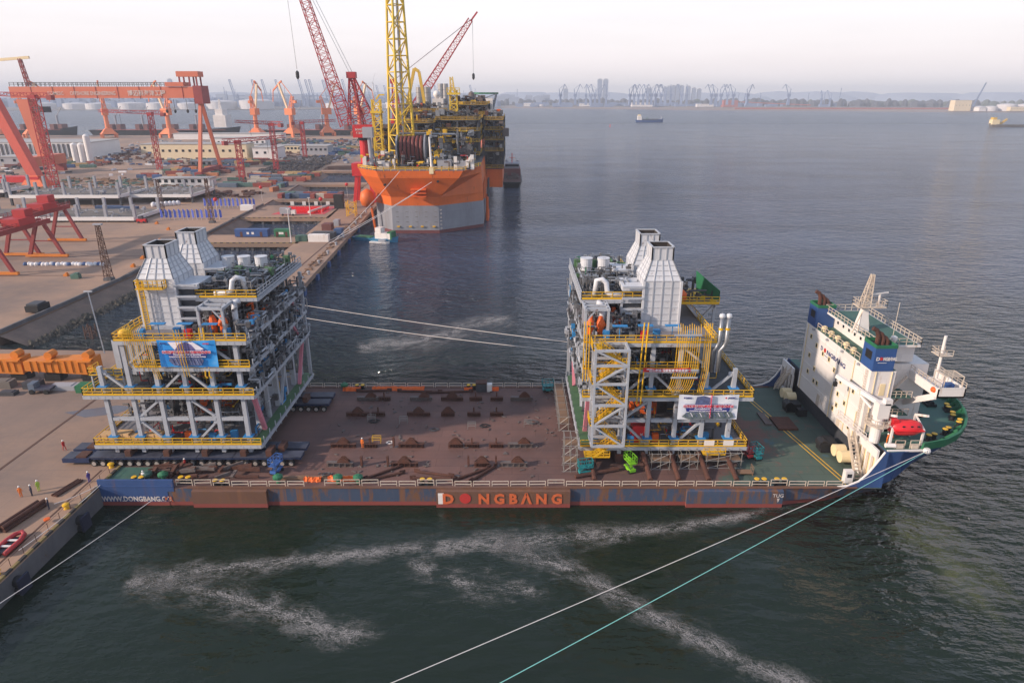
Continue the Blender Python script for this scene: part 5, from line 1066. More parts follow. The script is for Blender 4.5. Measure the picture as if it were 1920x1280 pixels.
tag(MB().box(34.6,36.8,88.4,89.6,CZ+.3,CZ+.4).box(34.6,34.7,88.4,89.6,CZ,CZ+.3).box(36.7,36.8,88.4,89.6,CZ,CZ+.3).rail((36.8,88.4,CZ+.4),(36.8,89.6,CZ+.4),1,.6,.06).build('work_platform', M['scaf_plank']), 'tilted timber work platform on the deck right of the pipe legs', 'platform')
tag(MB().tube((9.6,87.6,CZ+.35),(16.4,89.8,CZ+.35),.3,n=10).build('steel_pipe', M['rust']), 'long rusty pipe lying on the deck below the stair tower', 'pipe')
tag(MB().box(46.2,49.6,103,107.6,CZ+.02,CZ+.35).build('steel_plate_stack', M['rust']), 'stack of rust-red steel plates on the deck beside the deckhouse', 'steel plates')
tag(MB().box(44.6,45.8,105,109.5,CZ,CZ+.3).build('steel_plate_stack', M['rust_grey']), 'narrow grey steel plate stack left of the rust-red one', 'steel plates')
cab = thing('control_cabinet', 'white boxy cabinet standing at the near rail by the bow', 'cabinet', (50.2,86.4,CZ)); MB().cbox((50.2,86.5,CZ+1.1),(1.2,.9,2.0)).build('cabinet_body', M['ship_white'], cab); MB().cbox((50.2,86.03,CZ+1.4),(.7,.03,.6)).build('cabinet_panel', M['glass'], cab)
cab = thing('control_cabinet', 'white cabinet standing at the far rail left of the bow', 'cabinet', (43.6,119.8,CZ)); MB().cbox((43.6,119.8,CZ+1.6),(1.6,.9,1.6)).build('cabinet_body', M['ship_white'], cab); MB().bar((43.6,119.8,CZ),(43.6,119.8,CZ+.8),.2).build('cabinet_leg', M['ship_white'], cab)
hb = thing('deck_shed', 'small rust and grey shed at the far rail amidships', 'shed', (-6,119.6,CZ)); MB().box(-7,-5,118.9,120.4,CZ,CZ+1.7).build('shed_body', M['dark_steel'], hb); MB().box(-7.1,-4.9,118.8,120.5,CZ+1.7,CZ+1.95).build('shed_roof', M['rust'], hb); MB().box(-4.9,-3.9,119,120.2,CZ,CZ+1.5).build('side_cabinet', M['ship_white'], hb)
random.seed(31); db = MB()
for k in range(150):
    x, y = random.uniform(-31,8), random.uniform(86.5,119.5); db.cbox((x,y,CZ+.08),(random.uniform(.1,.9),random.uniform(.08,.4),random.uniform(.06,.2)),random.random()*3)
db.build('deck_debris', M['rust_grey'], stuff=True, label='small offcuts, shims and tools scattered over the open deck', cat='debris')
for k, (x, y, r, mm) in enumerate(((-24.5,106.4,1.1,'black'),(-20.4,98.6,.7,'rope_w'),(-13.5,103.2,.9,'pipe_dark'),(-4.8,104.6,1.0,'black'),(3.6,106,1.2,'pipe_dark'),(-28.4,88.6,.8,'pipe_dark'))):
    MB().path([(x+r*(1-.02*i)*math.cos(i*.7),y+r*.8*(1-.02*i)*math.sin(i*.7),CZ+.06+.004*i) for i in range(28)],.05,5).build('cable_coil', M[mm], label='loose %s on the open deck, %s of the scattered coils' % ({'black':'black cable coil','rope_w':'white rope coil','pipe_dark':'dark hose coil'}[mm], ORD[k]), cat='coil')
for k, (x, y) in enumerate(((-22.6,98.4),(-19.2,105.5),(-7,103.4),(2.8,104.2),(-25,106.2))):
    t = thing('barrier_frame', 'light tubular barrier frame standing on the open deck, %s from the left' % ORD[(1,2,3,4,0)[k]], 'barrier', (x,y,CZ)); MB().rail((x-.7,y,CZ),(x+.7,y,CZ),1.2,1.4,.06).build('frame', M['yellow' if k == 0 else 'scaf'], t); MB().rail((x-.7,y+.6,CZ),(x+.7,y+.6,CZ),1.2,1.4,.06).build('frame', M['yellow' if k == 0 else 'scaf'], t)
# ================================================================ quay apron
def girder(x0, x1, y, label):
    t = thing('box_girder', label, 'girder', ((x0+x1)/2,y,CZ)); z0, z1 = 5.0, 8.4
    b_ = MB().add([(x0,y-1.6,z0+.9),(x1,y-1.6,z0),(x1,y+1.6,z0),(x0,y+1.6,z0+.9),(x0,y-1.6,z1-.5),(x1,y-1.6,z1),(x1,y+1.6,z1),(x0,y+1.6,z1-.5)],[(3,2,1,0),(4,5,6,7),(0,1,5,4),(1,2,6,5),(2,3,7,6),(3,0,4,7)]).build('girder_body', M['girder'], t)
    n = int((x1-x0)/1.3)
    for k in range(1, n): x = x0+(x1-x0)*k/n; MB().box(x-.06,x+.06,y-1.78,y-1.6,z0+.6,z1-.35).build('stiffener', M['girder'], b_)
    for xx in (x0+(x1-x0)*.35, x1-1.4):
        MB().box(xx-1.4,xx+1.4,y-2.2,y-1.0,z1-.45,z1-.2).build('lug_plate', M['girder'], b_); MB().tube((xx,y-1,z1+.5),(xx,y+1,z1+.5),.8,n=10).build('lifting_lug', M['girder'], b_)
        MB().box(xx-1.6,xx+1.6,y-1.2,y+1.2,CZ,z0+.1).build('rail_bogie', M['black'], b_)
girder(-98,-84.2,125.4,'long orange box girder on black bogies lying across the quay, beside the module'); girder(-118,-98.8,125.8,'orange box girder at the left picture edge, end to end with the longer one')
def boxy(nm, label, cat, x, y, d, mm, rz=0, z=CZ): return tag(MB().cbox((0,0,d[2]/2),d).cbox((0,0,d[2]+.06),(d[0]*.7,d[1]*.8,.12)).build(nm, M[mm]), label, cat), (x,y,z,rz)
for nm, label, cat, x, y, d, mm in (('skip_container','open green skip on the apron below the girder end','skip',-83.0,119.5,(4,2.2,1.5),'bul_green'),('flatbed_trailer','grey flatbed trailer parked below the orange girder','trailer',-88.4,120.6,(5,2.2,.9),'bld_grey'),('generator_set','dark generator set on the apron, centre of the parked row','generator',-95,121.2,(3.2,2,1.4),'dark_steel'),('generator_set','grey generator set left of the dark one on the apron','generator',-101.6,121.4,(5,2,1.5),'conc_dark'),('machine_skid','small machine skid in front of the generators','skid',-97.6,117.8,(3,1.6,.7),'dark_steel')):
    o, (px, py, pz, rz) = boxy(nm, label, cat, x, y, d, mm); o.location = (px,py,pz)
tk = thing('flatbed_truck', 'small blue-grey flatbed truck parked beneath the orange girders', 'truck', (-92.2,118.9,CZ)); MB().box(-93.8,-92.6,118,119.8,CZ+.5,CZ+2.1).build('cab', M['cont6'], tk); MB().box(-92.5,-89.6,117.9,119.9,CZ+.7,CZ+1.1).build('bed', M['spmt_deck'], tk)
for x in (-93.2,-90.4):
    for yy in (118,119.8): w_ = obj('wheel', tyre, None, tk, (x,yy,CZ+.43))
def bundle(label, x, y, n, L_, rz, mm, r):
    t = thing('pile_bundle', label, 'steel piles', (x,y,CZ)); ca, sa = math.cos(rz), math.sin(rz)
    for k in range(n):
        o = (k % 3-1)*r*2.1+(k//3)*r; z = CZ+r+(k//3)*r*1.8; cx, cy = x-sa*o+random.uniform(-.4,.4)*ca, y+ca*o+random.uniform(-.4,.4)*sa
        MB().tube((cx-ca*L_/2,cy-sa*L_/2,z),(cx+ca*L_/2,cy+sa*L_/2,z),r,n=8).build('pile', M[mm], t)
bundle('bundle of rusty steel piles lying on the quay edge', -67.2, 77.5, 5, 6.5, 1.35, 'rust', .28); bundle('flat mooring beams beside the crane rail behind the pile bundle', -65.6, 84.6, 3, 4.5, 1.3, 'rust', .16)
ib = thing('inflatable_boat', 'red inflatable boat lying on the quay edge', 'boat', (-64.3,71.6,CZ))
MB().path([(-63.7,69.2,CZ+.5),(-63.6,72,CZ+.5),(-63.9,73.2,CZ+.55),(-64.5,73.7,CZ+.6),(-65.1,73.2,CZ+.55),(-65.4,72,CZ+.5),(-65.5,69.2,CZ+.5)],.3,8).build('tube', M['lift_red'], ib, smooth=True); MB().box(-65.3,-63.8,69.6,73,CZ+.2,CZ+.3).build('floor', M['dark_steel'], ib)
for yy in (70.6,71.8): MB().box(-65.4,-63.7,yy,yy+.3,CZ+.5,CZ+.6).build('thwart', M['ship_white'], ib)
MB().cbox((-64.6,69.2,CZ+.6),(.5,.5,.9)).build('outboard_motor', M['black'], ib)
for k, (x, y) in enumerate(((-62.6,79.8),(-62.4,66),(-62.5,90.8))):
    tag(MB().lathe((x,y,CZ),[(.4,0),(.35,.15),(.28,.4),(.5,.55),(.45,.75),(.1,.85)],12).build('quay_bollard', M['yellow']), 'yellow mooring bollard on the quay edge, %s' % ('holding the stern rope','nearest the camera','beside the ship stern')[k], 'bollard', 'bollards on the near quay')
rp = thing('guard_rope_fence', 'thin posts and rope guarding the near quay edge', 'fence', (-61.8,75,CZ))
for k in range(14): MB().tube((-61.9,58+k*2.4,CZ),(-61.9,58+k*2.4,CZ+1.1),.04,n=5).build('post', M['rail_rust'], rp)
for k in range(13): MB().tube((-61.9,58+k*2.4,CZ+1.05),(-61.9,60.4+k*2.4,CZ+1.05),.025,n=4).build('rope', M['rail_rust'], rp)
for y, lb_ in ((79.2,'dark blue rubber fender on the quay wall below the yellow bollard'),(66.6,'blue and black rubber fender on the quay wall nearest the camera')):
    t = thing('quay_fender', lb_, 'fender', (QX+.6,y,.5)); MB().tube((QX,y,2),(QX+.9,y,2),.7,n=12).tube((QX,y,.8),(QX+.9,y,.8),.7,n=12).build('fender_drum', M['black'], t); MB().box(QX+.9,QX+1.2,y-.9,y+.9,-.6,2.8).build('fender_panel', M['navy'], t)
tag(MB().lathe((-63.2,76.6,CZ+.5),[(.25,-.1),(.4,-.08),(.4,.08),(.25,.1)],14).build('life_ring', M['orange']), 'orange life ring on the barrier by the red inflatable boat', 'life ring')
tag(MB().prism([(-77,108),(-72,109.5),(-70.5,112.5),(-74,113),(-79,111.2),(-82,110)],CZ+.006,CZ+.012).build('wet_patch', mat('wet', c8(96,92,98), .25)), 'dark wet patch on the apron concrete beside the module', 'puddle')
# ================================================================ floating production vessel at the pier
fp = thing('production_vessel', 'huge orange and grey floating production vessel with crowded yellow topsides at the long pier', 'vessel', (-42,300,0))
def ringp(z, l0, f0, f1, r0, back=(-80,-15.5)): return [(l0[0],l0[1],z),(f0[0],f0[1],z),(f1[0],f1[1],z),(r0[0],r0[1],z),(back[1],560,z),(back[0],560,z)]
g0 = ((-61,303),(-52.5,293),(-32,293),(-13.2,309))
MB().loft([ringp(-2,*g0), ringp(2.0,*g0)]).build('boot_topping', M['boot_red'], fp)
MB().loft([ringp(2.0,*g0), ringp(12.7,*g0)], cap=False).build('grey_hull', M['fpso_grey'], fp)
MB().loft([ringp(12.7,*g0), ringp(16.5,(-61,303),(-52.5,292.6),(-31.5,292.6),(-13.2,309)), ringp(25,(-66,300),(-56,288),(-22.5,288),(-13.8,310)), ringp(28,(-67.3,300),(-57,287.6),(-20.5,287.6),(-14,309))]).build('orange_bow', M['fpso_orange'], fp)
MB().lathe((-64,298.5,15.2),[(.3,-4),(2.6,-3),(3.4,-.5),(2.8,2.5),(.5,4)],14).build('anchor_bolster', M['fpso_orange'], fp, smooth=True)
MB().path([(-62.5,299,11),(-61.8,298.5,6),(-61,298.5,-1)],.55,6).build('anchor_chain', M['fpso_orange'], fp)
for k in range(3): MB().box(-43.2,-36.6,287.2,291,20.0-k*1.4,20.35-k*1.4).build('draught_fin', M['orange'], fp)
for x, z in ((-54,22.2),(-31.4,23.6)): MB().tube((x,289.2,z),(x,287.6,z),.5,n=10).build('hawse_hole', M['black'], fp)
for j in range(4):
    for k in range(5): MB().box(-50.8+k*4.2,-49.6+k*4.2,292.9,293.02,3.4+j*2.2,3.52+j*2.2).build('draught_mark', M['conc_dark'], fp)
for k in range(6): text('%d' % (10+2*k), .9, M['ltr_white'], fp, (-31.6,292.95,2.6+k*1.6))
for k in range(4): MB().box(-50.5+k*5.2,-49.3+k*5.2,292.4,293,3.4,3.9).build('pad_eye', M['yellow'], fp)
for k in range(9): MB().box(-13.0,-12.6-.02*k,313+k*3.2,315+k*3.2,13-.4*k,20).build('riser_guard', M['fpso_orange'], fp)
for k in range(6): MB().tube((-12,325+k*2,12),(-12,325+k*2,-1),.7,n=8).build('riser_tube', M['orange'], fp)
for k in range(5): MB().tube((-11.5,326+k*2.2,20),(-11.5,326+k*2.2,6),.4,n=6).build('riser_hose', M['dark_steel'], fp)
rl = MB()
top = [(-67.3,300),(-57,287.6),(-20.5,287.6),(-14,309)]
for p, q in zip(top, top[1:]): rl.rail((*p,28),(*q,28),1.5,3,.25)
rl.build('bow_railing', M['yellow'], fp)
MB().prism([(-66.8,300.5),(-57,288.2),(-20.7,288.2),(-14.4,309),(-15,400),(-74,400)],27.5,28.05).build('upper_deck', M['deck_grey'], fp)
def deckmod(x0, x1, y0, y1, zs, n, dense=1.0):
    for i, z in enumerate(zs):
        d = MB().box(x0,x1,y0,y1,z-.5,z).build('topside_deck', M['dark_steel'], fp)
        MB().rail((x0,y0-.1,z),(x1,y0-.1,z),1.5,3,.2,.3).rail((x1+.1,y0,z),(x1+.1,y1,z),1.5,4,.2,.25).build('handrail', M['rail_ochre'], d)
        if i+1 < len(zs):
            z1 = zs[i+1]; k = max(2, int((x1-x0)/7))
            for j in range(k+1):
                x = x0+(x1-x0)*j/k
                for yy in (y0+.6,y1-.6): MB().bar((x,yy,z),(x,yy,z1),.9).build('topside_column', M['dark_steel'], fp)
                if j < k: MB().bar((x,y0+.6,z if j % 2 else z1),(x+(x1-x0)/k,y0+.6,z1 if j % 2 else z),.5).build('topside_brace', M['dark_steel'], fp)
            for yy in (y0+8,y0+18): MB().bar((x1-.6,yy,z),(x1-.6,yy,z1),.8).build('topside_column', M['dark_steel'], fp)
        h_ = (zs[i+1]-z) if i+1 < len(zs) else 4
        for mm, q in (('pipe_dark',34),('pipe_grey',18),('yellow',4),('rust_grey',16),('rust',8),('orange',1.5)):
            clutter(x0+1,x1-1,y0+1,min(y1,y0+22),z,z+h_*.85,int(q*n*dense),.2,.6).build('pipework', M[mm], fp, stuff=True)
deckmod(-66,-52,330,352,(28.5,34,40),.8); deckmod(-52,-36,322,350,(28.5,35,41,46),1.0); deckmod(-36,-15.5,330,372,(31,37,42,47),1.4); deckmod(-60,-34,360,400,(38,45,50),1.2); deckmod(-34,-14,385,440,(36,42,48,53),1.2)
deckmod(-14,-4.6,360,430,(22,30.5,36,41,46),1.0)
MB().box(-13.5,-5,361,429,12,21.5).build('riser_balcony', M['fpso_orange'], fp)
for k in range(9): MB().bar((-5,362+k*8,21.5),(-5,362+k*8,46),1.2).build('caisson', M['dark_steel'], fp)
MB().box(-14,-6,363,428,22.5,30).build('machinery_house', M['black'], fp)
# hose reel
rd = MB()
for x in (-50.4,-38.2): rd.tube((x-.35,307,35.4),(x+.35,307,35.4),6.3,n=28)
reel = rd.build('reel_flange', M['fpso_grey'], fp); MB().tube((-50,307,35.4),(-38.4,307,35.4),3.4,n=18).build('reel_drum', M['dark_steel'], reel)
for k in range(6):
    x = -48.6+k*1.75; c = [(x,307+5.1*math.cos(t*math.pi/10),35.4+5.1*math.sin(t*math.pi/10)) for t in range(21)]; MB().path(c,.75,7).build('hose_turn', M['hose'], reel, smooth=True)
MB().path([(-47.8,301.8,35),(-47.8,301.6,31),(-47.8,301,28.3)],.8,8).build('hose_end', M['hose'], reel)
for x in (-50.6,-38): MB().bar((x,304,28),(x,307,35.4),.6).bar((x,310,28),(x,307,35.4),.6).build('reel_stand', M['dark_steel'], reel)
# vessels, pipes and masts on the fore deck
MB().lathe((-21.3,314,33.5),[(.3,-2.6),(1.8,-2.1),(2.6,-.8),(2.6,.8),(1.8,2.1),(.5,2.7),(.5,4.4)],16).build('sphere_vessel', M['rust_grey'], fp, smooth=True)
MB().lathe((-26,316,29),[(1.6,0),(1.6,3),(.8,4),(.4,5)],12).build('pot_vessel', M['dark_steel'], fp)
MB().path([(-36,312,41.5),(-25.5,312,41.5),(-24.6,312,41),(-24.4,312,33)],.5,8).build('overboard_pipe', M['pipe_grey'], fp); MB().path([(-51.5,312,41.8),(-36,312,41.8)],.5,8).build('overboard_pipe', M['pipe_grey'], fp)
MB().tube((-34,290.4,27.5),(-34.6,291,41.5),.6,.35,n=8).build('jack_staff', M['ship_white'], fp); MB().box(-34.8,-33.0,287.4,290,26.8,29.2).build('bow_chock', M['cream'], fp)
MB().tube((-60.2,295,28),(-60.6,295,41),.8,n=10).box(-63,-58.8,293.5,297,41,45.2).build('deck_crane_post', M['bld_grey'], fp)
for x, y, d, mm in ((-55,294,(5,4,3.4),'ship_white'),(-58,297,(3,3,3),'red'),(-29,296,(6,3,4),'bld_grey'),(-21,294,(5,2.5,3.4),'ship_white'),(-47,295,(4,3,2),'dark_steel'),(-18,299,(3,3,4),'cream'),(-24,292,(1.4,1.4,5.5),'ship_white'),(-17,294,(1.6,1.6,6),'ship_white'),(-64,299,(1.6,1.6,5),'ship_white')): MB().cbox((x,y,28+d[2]/2),d).build('deck_house', M[mm], fp)
for mm, q in (('pipe_dark',60),('pipe_grey',40),('yellow',20),('ship_white',24),('rust_grey',16),('red',8)): clutter(-64,-17,290,320,28,33.5,q,.15,.45).build('pipework', M[mm], fp, stuff=True)
for mm, q in (('pipe_dark',36),('yellow',30),('pipe_grey',20)): clutter(-37,-18,305,328,30,44,q,.2,.5).build('pipework', M[mm], fp, stuff=True)
# exhaust towers, columns, helideck, blue house
for x, y, z0, z1, r in ((-51,392,48,62,1.9),(-46.6,392,48,62,1.9),(-41,410,48,64,1.7),(-38.4,410,48,64,1.7),(-35.4,372,40,53,2.4),(-32.4,395,44,55,1.7),(-30,400,44,55,1.5)):
    e_ = MB().tube((x,y,z0),(x,y,z1),r,n=14).build('exhaust_column', M['insul'], fp); 
    for k in range(1,5): MB().tube((x,y,z0+(z1-z0)*k/5-.15),(x,y,z0+(z1-z0)*k/5+.15),r+.14,n=14).build('column_band', M['pipe_grey'], e_)
MB().box(-52.4,-41.2,384,392,46.8,50).build('blue_house', M['ship_blue'], fp); MB().box(-45,-38.8,400,412,49,56).build('quarters', M['ship_white'], fp); MB().lathe((-42.5,402,58.2),[(.6,-2.2),(1.6,-1.5),(2.2,0),(1.6,1.5),(.3,2.2)],12).build('radome', M['ship_white'], fp, smooth=True)
MB().lattice((-28.2,342,36),(-28.2,342,60),3.4,3.4,8,.3).build('yellow_mast', M['tower_yel'], fp); MB().box(-31,-25,339,345,58,59).rail((-31,339,59),(-25,339,59),2,2,.3).lattice((-28.6,342,59),(-29,342,66),2,1.2,3,.25).build('mast_head', M['tower_yel'], fp)
MB().lattice((-62.5,326,30),(-62.5,326,56),3.6,3.6,8,.35).build('yellow_mast', M['tower_yel'], fp); MB().bar((-62.5,326,56),(-61,326,58),.6).bar((-61,326,58),(-58.6,326,58),.6).box(-65,-60,323,329,50,51).build('mast_head', M['tower_yel'], fp)
MB().prism([(-9+9*math.cos(t*math.pi/4+.39)*1.0-8,452+10*math.sin(t*math.pi/4+.39)) for t in range(8)],58.4,59.4).build('helideck', M['bul_green'], fp); MB().lattice((-17,452,46),(-17,452,58.4),8,14,3,.5).build('helideck_truss', M['bld_grey'], fp)
MB().box(-25,-12,440,462,46,56).build('quarters', M['ship_white'], fp); MB().box(-4.6,-1.6,356,362,38,42).build('lookout_cabin', M['rust_grey'], fp)
MB().lathe((-24,420,50),[(2.6,0),(2.8,5),(1.6,9),(.4,10)],12).build('contactor', M['rust_grey'], fp)
# tall yellow lattice tower, each member a piece
tw = MB(); P = []
n = 11
for k in range(n+1):
    t = k/n; z = 28+72*t; w_ = 5.9-2.6*t; cx, cy, a0 = -49.6+.4*t, 312, .55
    P.append([V((cx+w_*1.02*math.cos(a0+i*math.pi/2+.9), cy+w_*math.sin(a0+i*math.pi/2+.9), z)) for i in range(4)])
leg = MB().tube(P[0][0],P[n][0],.62,.5,n=8).build('lattice_tower', M['tower_yel'], fp)
for i in range(1,4): MB().tube(P[0][i],P[n][i],.62,.5,n=8).build('tower_leg', M['tower_yel'], leg)
for k in range(n):
    for i in range(4):
        j = (i+1) % 4; MB().tube(P[k][i] if (k+i) % 2 else P[k][j], P[k+1][j] if (k+i) % 2 else P[k+1][i],.26,n=6).build('tower_brace', M['tower_yel'], leg)
        MB().tube(P[k+1][i],P[k+1][j],.22,n=6).build('tower_brace', M['tower_yel'], leg)
MB().tube((-48.6,311.5,28),(-48.4,311.5,100),.4,n=6).build('tower_riser', M['pipe_grey'], leg)
# knuckle crane
MB().bar((-56.6,380,52),(-51.6,380,71),1.5).bar((-51.6,380,71),(-49.2,380,69.5),1.6).bar((-49.2,380,69.5),(-46.8,380,53),1.5).build('knuckle_boom', M['crane_yel'], fp)
for k, (p, q) in enumerate((((-34,288,23.4),(-72,262,4)),((-34.2,288,23.3),(-71,255,4)),((-47,287.5,28),(-70,258,4)))): rope('mooring line from the orange bow down to the pier, %s of three' % ORD[k], p, q, .8, r=.1)
# ================================================================ luffing cranes
def boom(parent, p, q, w0, w1, n, r, mm): return MB().lattice(p, q, w0, w1, n, r).build('lattice_boom', M[mm], parent, stuff=True)
c1 = thing('luffing_crane', 'tall red luffing crane with lattice boom standing on the pier left of the orange vessel', 'crane', (-79.5,368,CZ))
for dx in (-4.5,4.5):
    for dy in (-4,4): MB().bar((-79.5+dx*1.15,368+dy,CZ),(-79.5+dx*.7,368+dy*.6,20),1.8).build('portal_leg', M['red'], c1)
MB().box(-85,-74,363,373,17.5,24).build('portal_frame', M['red'], c1); MB().tube((-78.2,368,24),(-78.2,368,36.5),2.6,n=18).build('pedestal', M['red'], c1)
hs = MB().box(-83,-72.5,363.5,374,37,43.4).build('machine_house', M['red'], c1); MB().tube((-78.2,368,35.6),(-78.2,368,37),3.2,n=18).build('slew_ring', M['black'], c1)
text('BOMESC', 1.3, M['ltr_white'], hs, (-81.6,363.4,40.6), bold=.03); text('博迈科', 1.2, M['ltr_white'], hs, (-81.2,363.4,38.9), bold=.03); MB().box(-72.5,-70,364,368,35.5,39).build('cab', M['red'], hs)
boom(c1, (-86,366,43), (-106.5,366,118), 6.2, 3.4, 26, .22, 'crane_red'); boom(c1, (-82,368,43), (-82.5,368,66.5), 7, 2.2, 7, .3, 'crane_red'); boom(c1, (-74,368,43), (-82,368,66.5), 6, 2, 8, .26, 'crane_red')
MB().box(-84.6,-80,366,370,66,69).build('a_frame_head', M['crane_red'], c1)
for d in (-.8,.8): MB().tube((-82.5+d,368,68.5),(-104+d,366.5,116),.12,n=5).build('luffing_rope', M['pipe_grey'], c1)
MB().tube((-111,366,120),(-109.4,366,70),.12,n=5).build('hoist_rope', M['pipe_grey'], c1); MB().lathe((-109.4,366,67.4),[(.3,-2),(.9,-1),(.9,1.4),(.2,2.2)],10).build('hook_block', M['black'], c1)
c2 = thing('luffing_crane', 'red luffing crane with boom raised to the right, behind the topsides of the orange vessel', 'crane', (-76,480,CZ))
MB().tube((-76,480,CZ),(-76,480,36),2.6,n=14).build('pedestal', M['red'], c2); MB().box(-82,-70,474,486,36,43).build('machine_house', M['red'], c2)
boom(c2, (-72,480,42), (-27,480,104), 6, 3, 26, .24, 'crane_red'); MB().bar((-27,480,103),(-22.5,480,108.5),1.0).build('fly_jib', M['crane_red'], c2); boom(c2, (-78,480,43), (-79.5,480,66), 6, 2, 7, .28, 'crane_red'); MB().box(-81.5,-77.5,478,482,65,68).build('a_frame_head', M['crane_red'], c2)
for d in (-.8,.8): MB().tube((-79.5,480+d,67),(-26,480+d,104.5),.13,n=5).build('luffing_rope', M['pipe_grey'], c2)
MB().tube((-25.8,480,104),(-25.8,480,71),.12,n=5).build('hoist_rope', M['pipe_grey'], c2); MB().lathe((-25.8,480,69.4),[(.3,-2),(.9,-1),(.9,1.4),(.2,2.2)],10).build('hook_block', M['black'], c2)
# ================================================================ boats
def hullb(mb, x, y, L_, B, z0, z1, rz=0, tr=.2):
    R_ = []; ca, sa = math.cos(rz), math.sin(rz)
    for t, b_, zz in ((0,.8,z1),(.12,1,z1),(.7,1,z1),(.88,.7,z1+.2*(z1-z0)),(1,.04,z1+.45*(z1-z0))):
        u = (t-.5)*L_; R_.append([(x+ca*(u*k)-sa*v_, y+sa*(u*k)+ca*v_, z) for v_, z, k in ((-b_*B/2,zz,1),(-b_*B/2*.7,z0,.94),(b_*B/2*.7,z0,.94),(b_*B/2,zz,1))])
    return mb.loft(R_)
wb = thing('work_boat', 'small white and blue work boat moored under the orange bow', 'boat', (-56.5,276.5,0)); a_ = -.32
hullb(MB(),-57,277,21,5.2,-.6,2.0,a_).build('hull', mat('wb', c8(46,122,160), .6, c2=c8(34,96,130)), wb)
def rb(x, y, L_, W_, z0, z1, mm, nm, par, rz=a_): MB().cbox((x,y,(z0+z1)/2),(L_,W_,z1-z0),rz).build(nm, M[mm], par)
rb(-53,275.7,7,4.2,2,4.4,'ship_white','cabin',wb); rb(-55,276.3,2.6,3.6,4.4,6.4,'ship_white','wheelhouse',wb); rb(-53.4,273.7,6,.06,3,3.7,'glass','window',wb); rb(-50,274.7,2,4,2,5,'bul_green','awning',wb); MB().tube((-55,276.3,6.4),(-55,276.3,9.5),.1,n=5).build('mast', M['ship_white'], wb); rb(-62,278.6,7,4,1.9,2.3,'bul_green','fore_deck',wb)
tb = thing('tender_boat', 'tiny white tender alongside the work boat', 'boat', (-54,272,0)); hullb(MB(),-54.6,272.8,9,2.6,-.3,1.0,a_).build('hull', M['ship_white'], tb); rb(-53.6,272.5,3,1.6,1,1.9,'bld_grey','cuddy',tb)
ss = thing('supply_vessel', 'dark supply vessel moored off the starboard side of the orange vessel, stern to camera', 'ship', (0,475,0))
hullb(MB(),0,482,74,13.5,-1.5,4.4,math.pi/2).build('hull', M['black'], ss); MB().box(-6,6,447,482,4.4,4.5).build('cargo_deck', M['rust'], ss); MB().box(-6,6,484,504,4.4,9).build('house', M['cont9'], ss); MB().box(-5,5,486,500,9,12.4).build('bridge', M['bld_grey'], ss); MB().box(-4.9,4.9,485.9,486,10.4,11.8).build('window', M['glass'], ss); MB().tube((0,492,12.4),(0,492,19),.3,n=6).cbox((0,492,16),(4,.3,.3)).build('mast', M['red'], ss)
for x in (-4,4): MB().box(x-.8,x+.8,500,503,9,13.5).build('funnel', M['bld_grey'], ss)
clutter(-5.5,5.5,449,480,4.5,6.2,26,.2,.5).build('deck_gear', M['rust_grey'], ss, stuff=True)
for k in range(8): MB().tube((-6.9,450+k*5,2.5),(-6.3,450+k*5,2.5),1.1,n=10).build('tyre_fender', M['tyre'], ss)
cs_ = thing('coaster', 'small blue cargo ship under way on the open water', 'ship', (306,1563,0)); hullb(MB(),306,1563,62,11,-1,5.5).build('hull', M['ship_blue'], cs_); MB().box(279,288,1559,1567,5.5,14).build('house', M['ship_white'], cs_); MB().box(280,286,1560,1566,14,17).build('bridge', M['cream'], cs_); MB().box(290,328,1559.5,1566.5,5.5,7.6).build('hatch', M['dark_steel'], cs_); MB().tube((332,1563,6),(332,1563,13),.4,n=6).build('mast', M['ship_white'], cs_)
dr = thing('dredger', 'yellowish dredger barge at the right edge of the picture', 'ship', (945,1330,0)); hullb(MB(),945,1330,80,14,-1,5,math.pi).build('hull', M['conc_dark'], dr); MB().box(908,922,1325,1335,5,14).build('house', M['cream'], dr); MB().box(909,916,1326,1334,14,18).build('bridge', M['crane_yel'], dr); MB().lattice((925,1330,5),(938,1330,15),3,2,5,.4).build('ladder_gantry', M['crane_yel'], dr)
for k, (x, y) in enumerate(((187,1335),(342,1780))): tag(MB().lathe((x,y,0),[(1.6,-.5),(1.6,1),(.8,1.4),(.4,4.5),(.8,4.8),(.1,6)],10).build('channel_buoy', M['red' if k == 0 else 'bul_green']), ('red channel buoy on open water left of the blue cargo ship','green channel buoy beyond the blue cargo ship')[k], 'buoy')
# ================================================================ goliath gantry and yard cranes
go = thing('goliath_crane', 'giant orange goliath gantry crane spanning the yard with lettering on its girder', 'crane', (-285,512,CZ))
gb = MB().box(-358,-219,507,513,55.8,63.4).build('main_girder', M['crane_orange'], go)
for k in range(1,9): MB().box(-358+k*15.4,-357.6+k*15.4,506.8,507,55.2,63.6).build('girder_seam', M['crane_dkred'], gb)
text('BOMESC', 3.0, M['ltr_white'], gb, (-331,506.7,58.0), bold=.03); text('OFFSHORE ENGINEERING', 3.6, M['ltr_white'], gb, (-315,506.7,57.8), bold=.04, wide=.78); text('博迈科海洋工程', 4.2, M['ltr_white'], gb, (-274,506.7,57.6), bold=.06, wide=.92)
MB().add([(-355,507,55),(-346,507,55),(-346,516,55),(-355,516,55),(-349.5,508,16),(-344.5,508,16),(-344.5,515,16),(-349.5,515,16)],[(0,1,2,3),(7,6,5,4),(0,4,5,1),(1,5,6,2),(2,6,7,3),(3,7,4,0)]).build('rigid_leg', M['crane_orange'], go)
MB().prism([(-351,494),(-343,494),(-343,530),(-351,530)],9,16).build('leg_foot', M['crane_orange'], go)
for y in (496,528): MB().bar((-347,y,9),(-347,y,CZ),6,4).build('bogie', M['crane_dkred'], go)
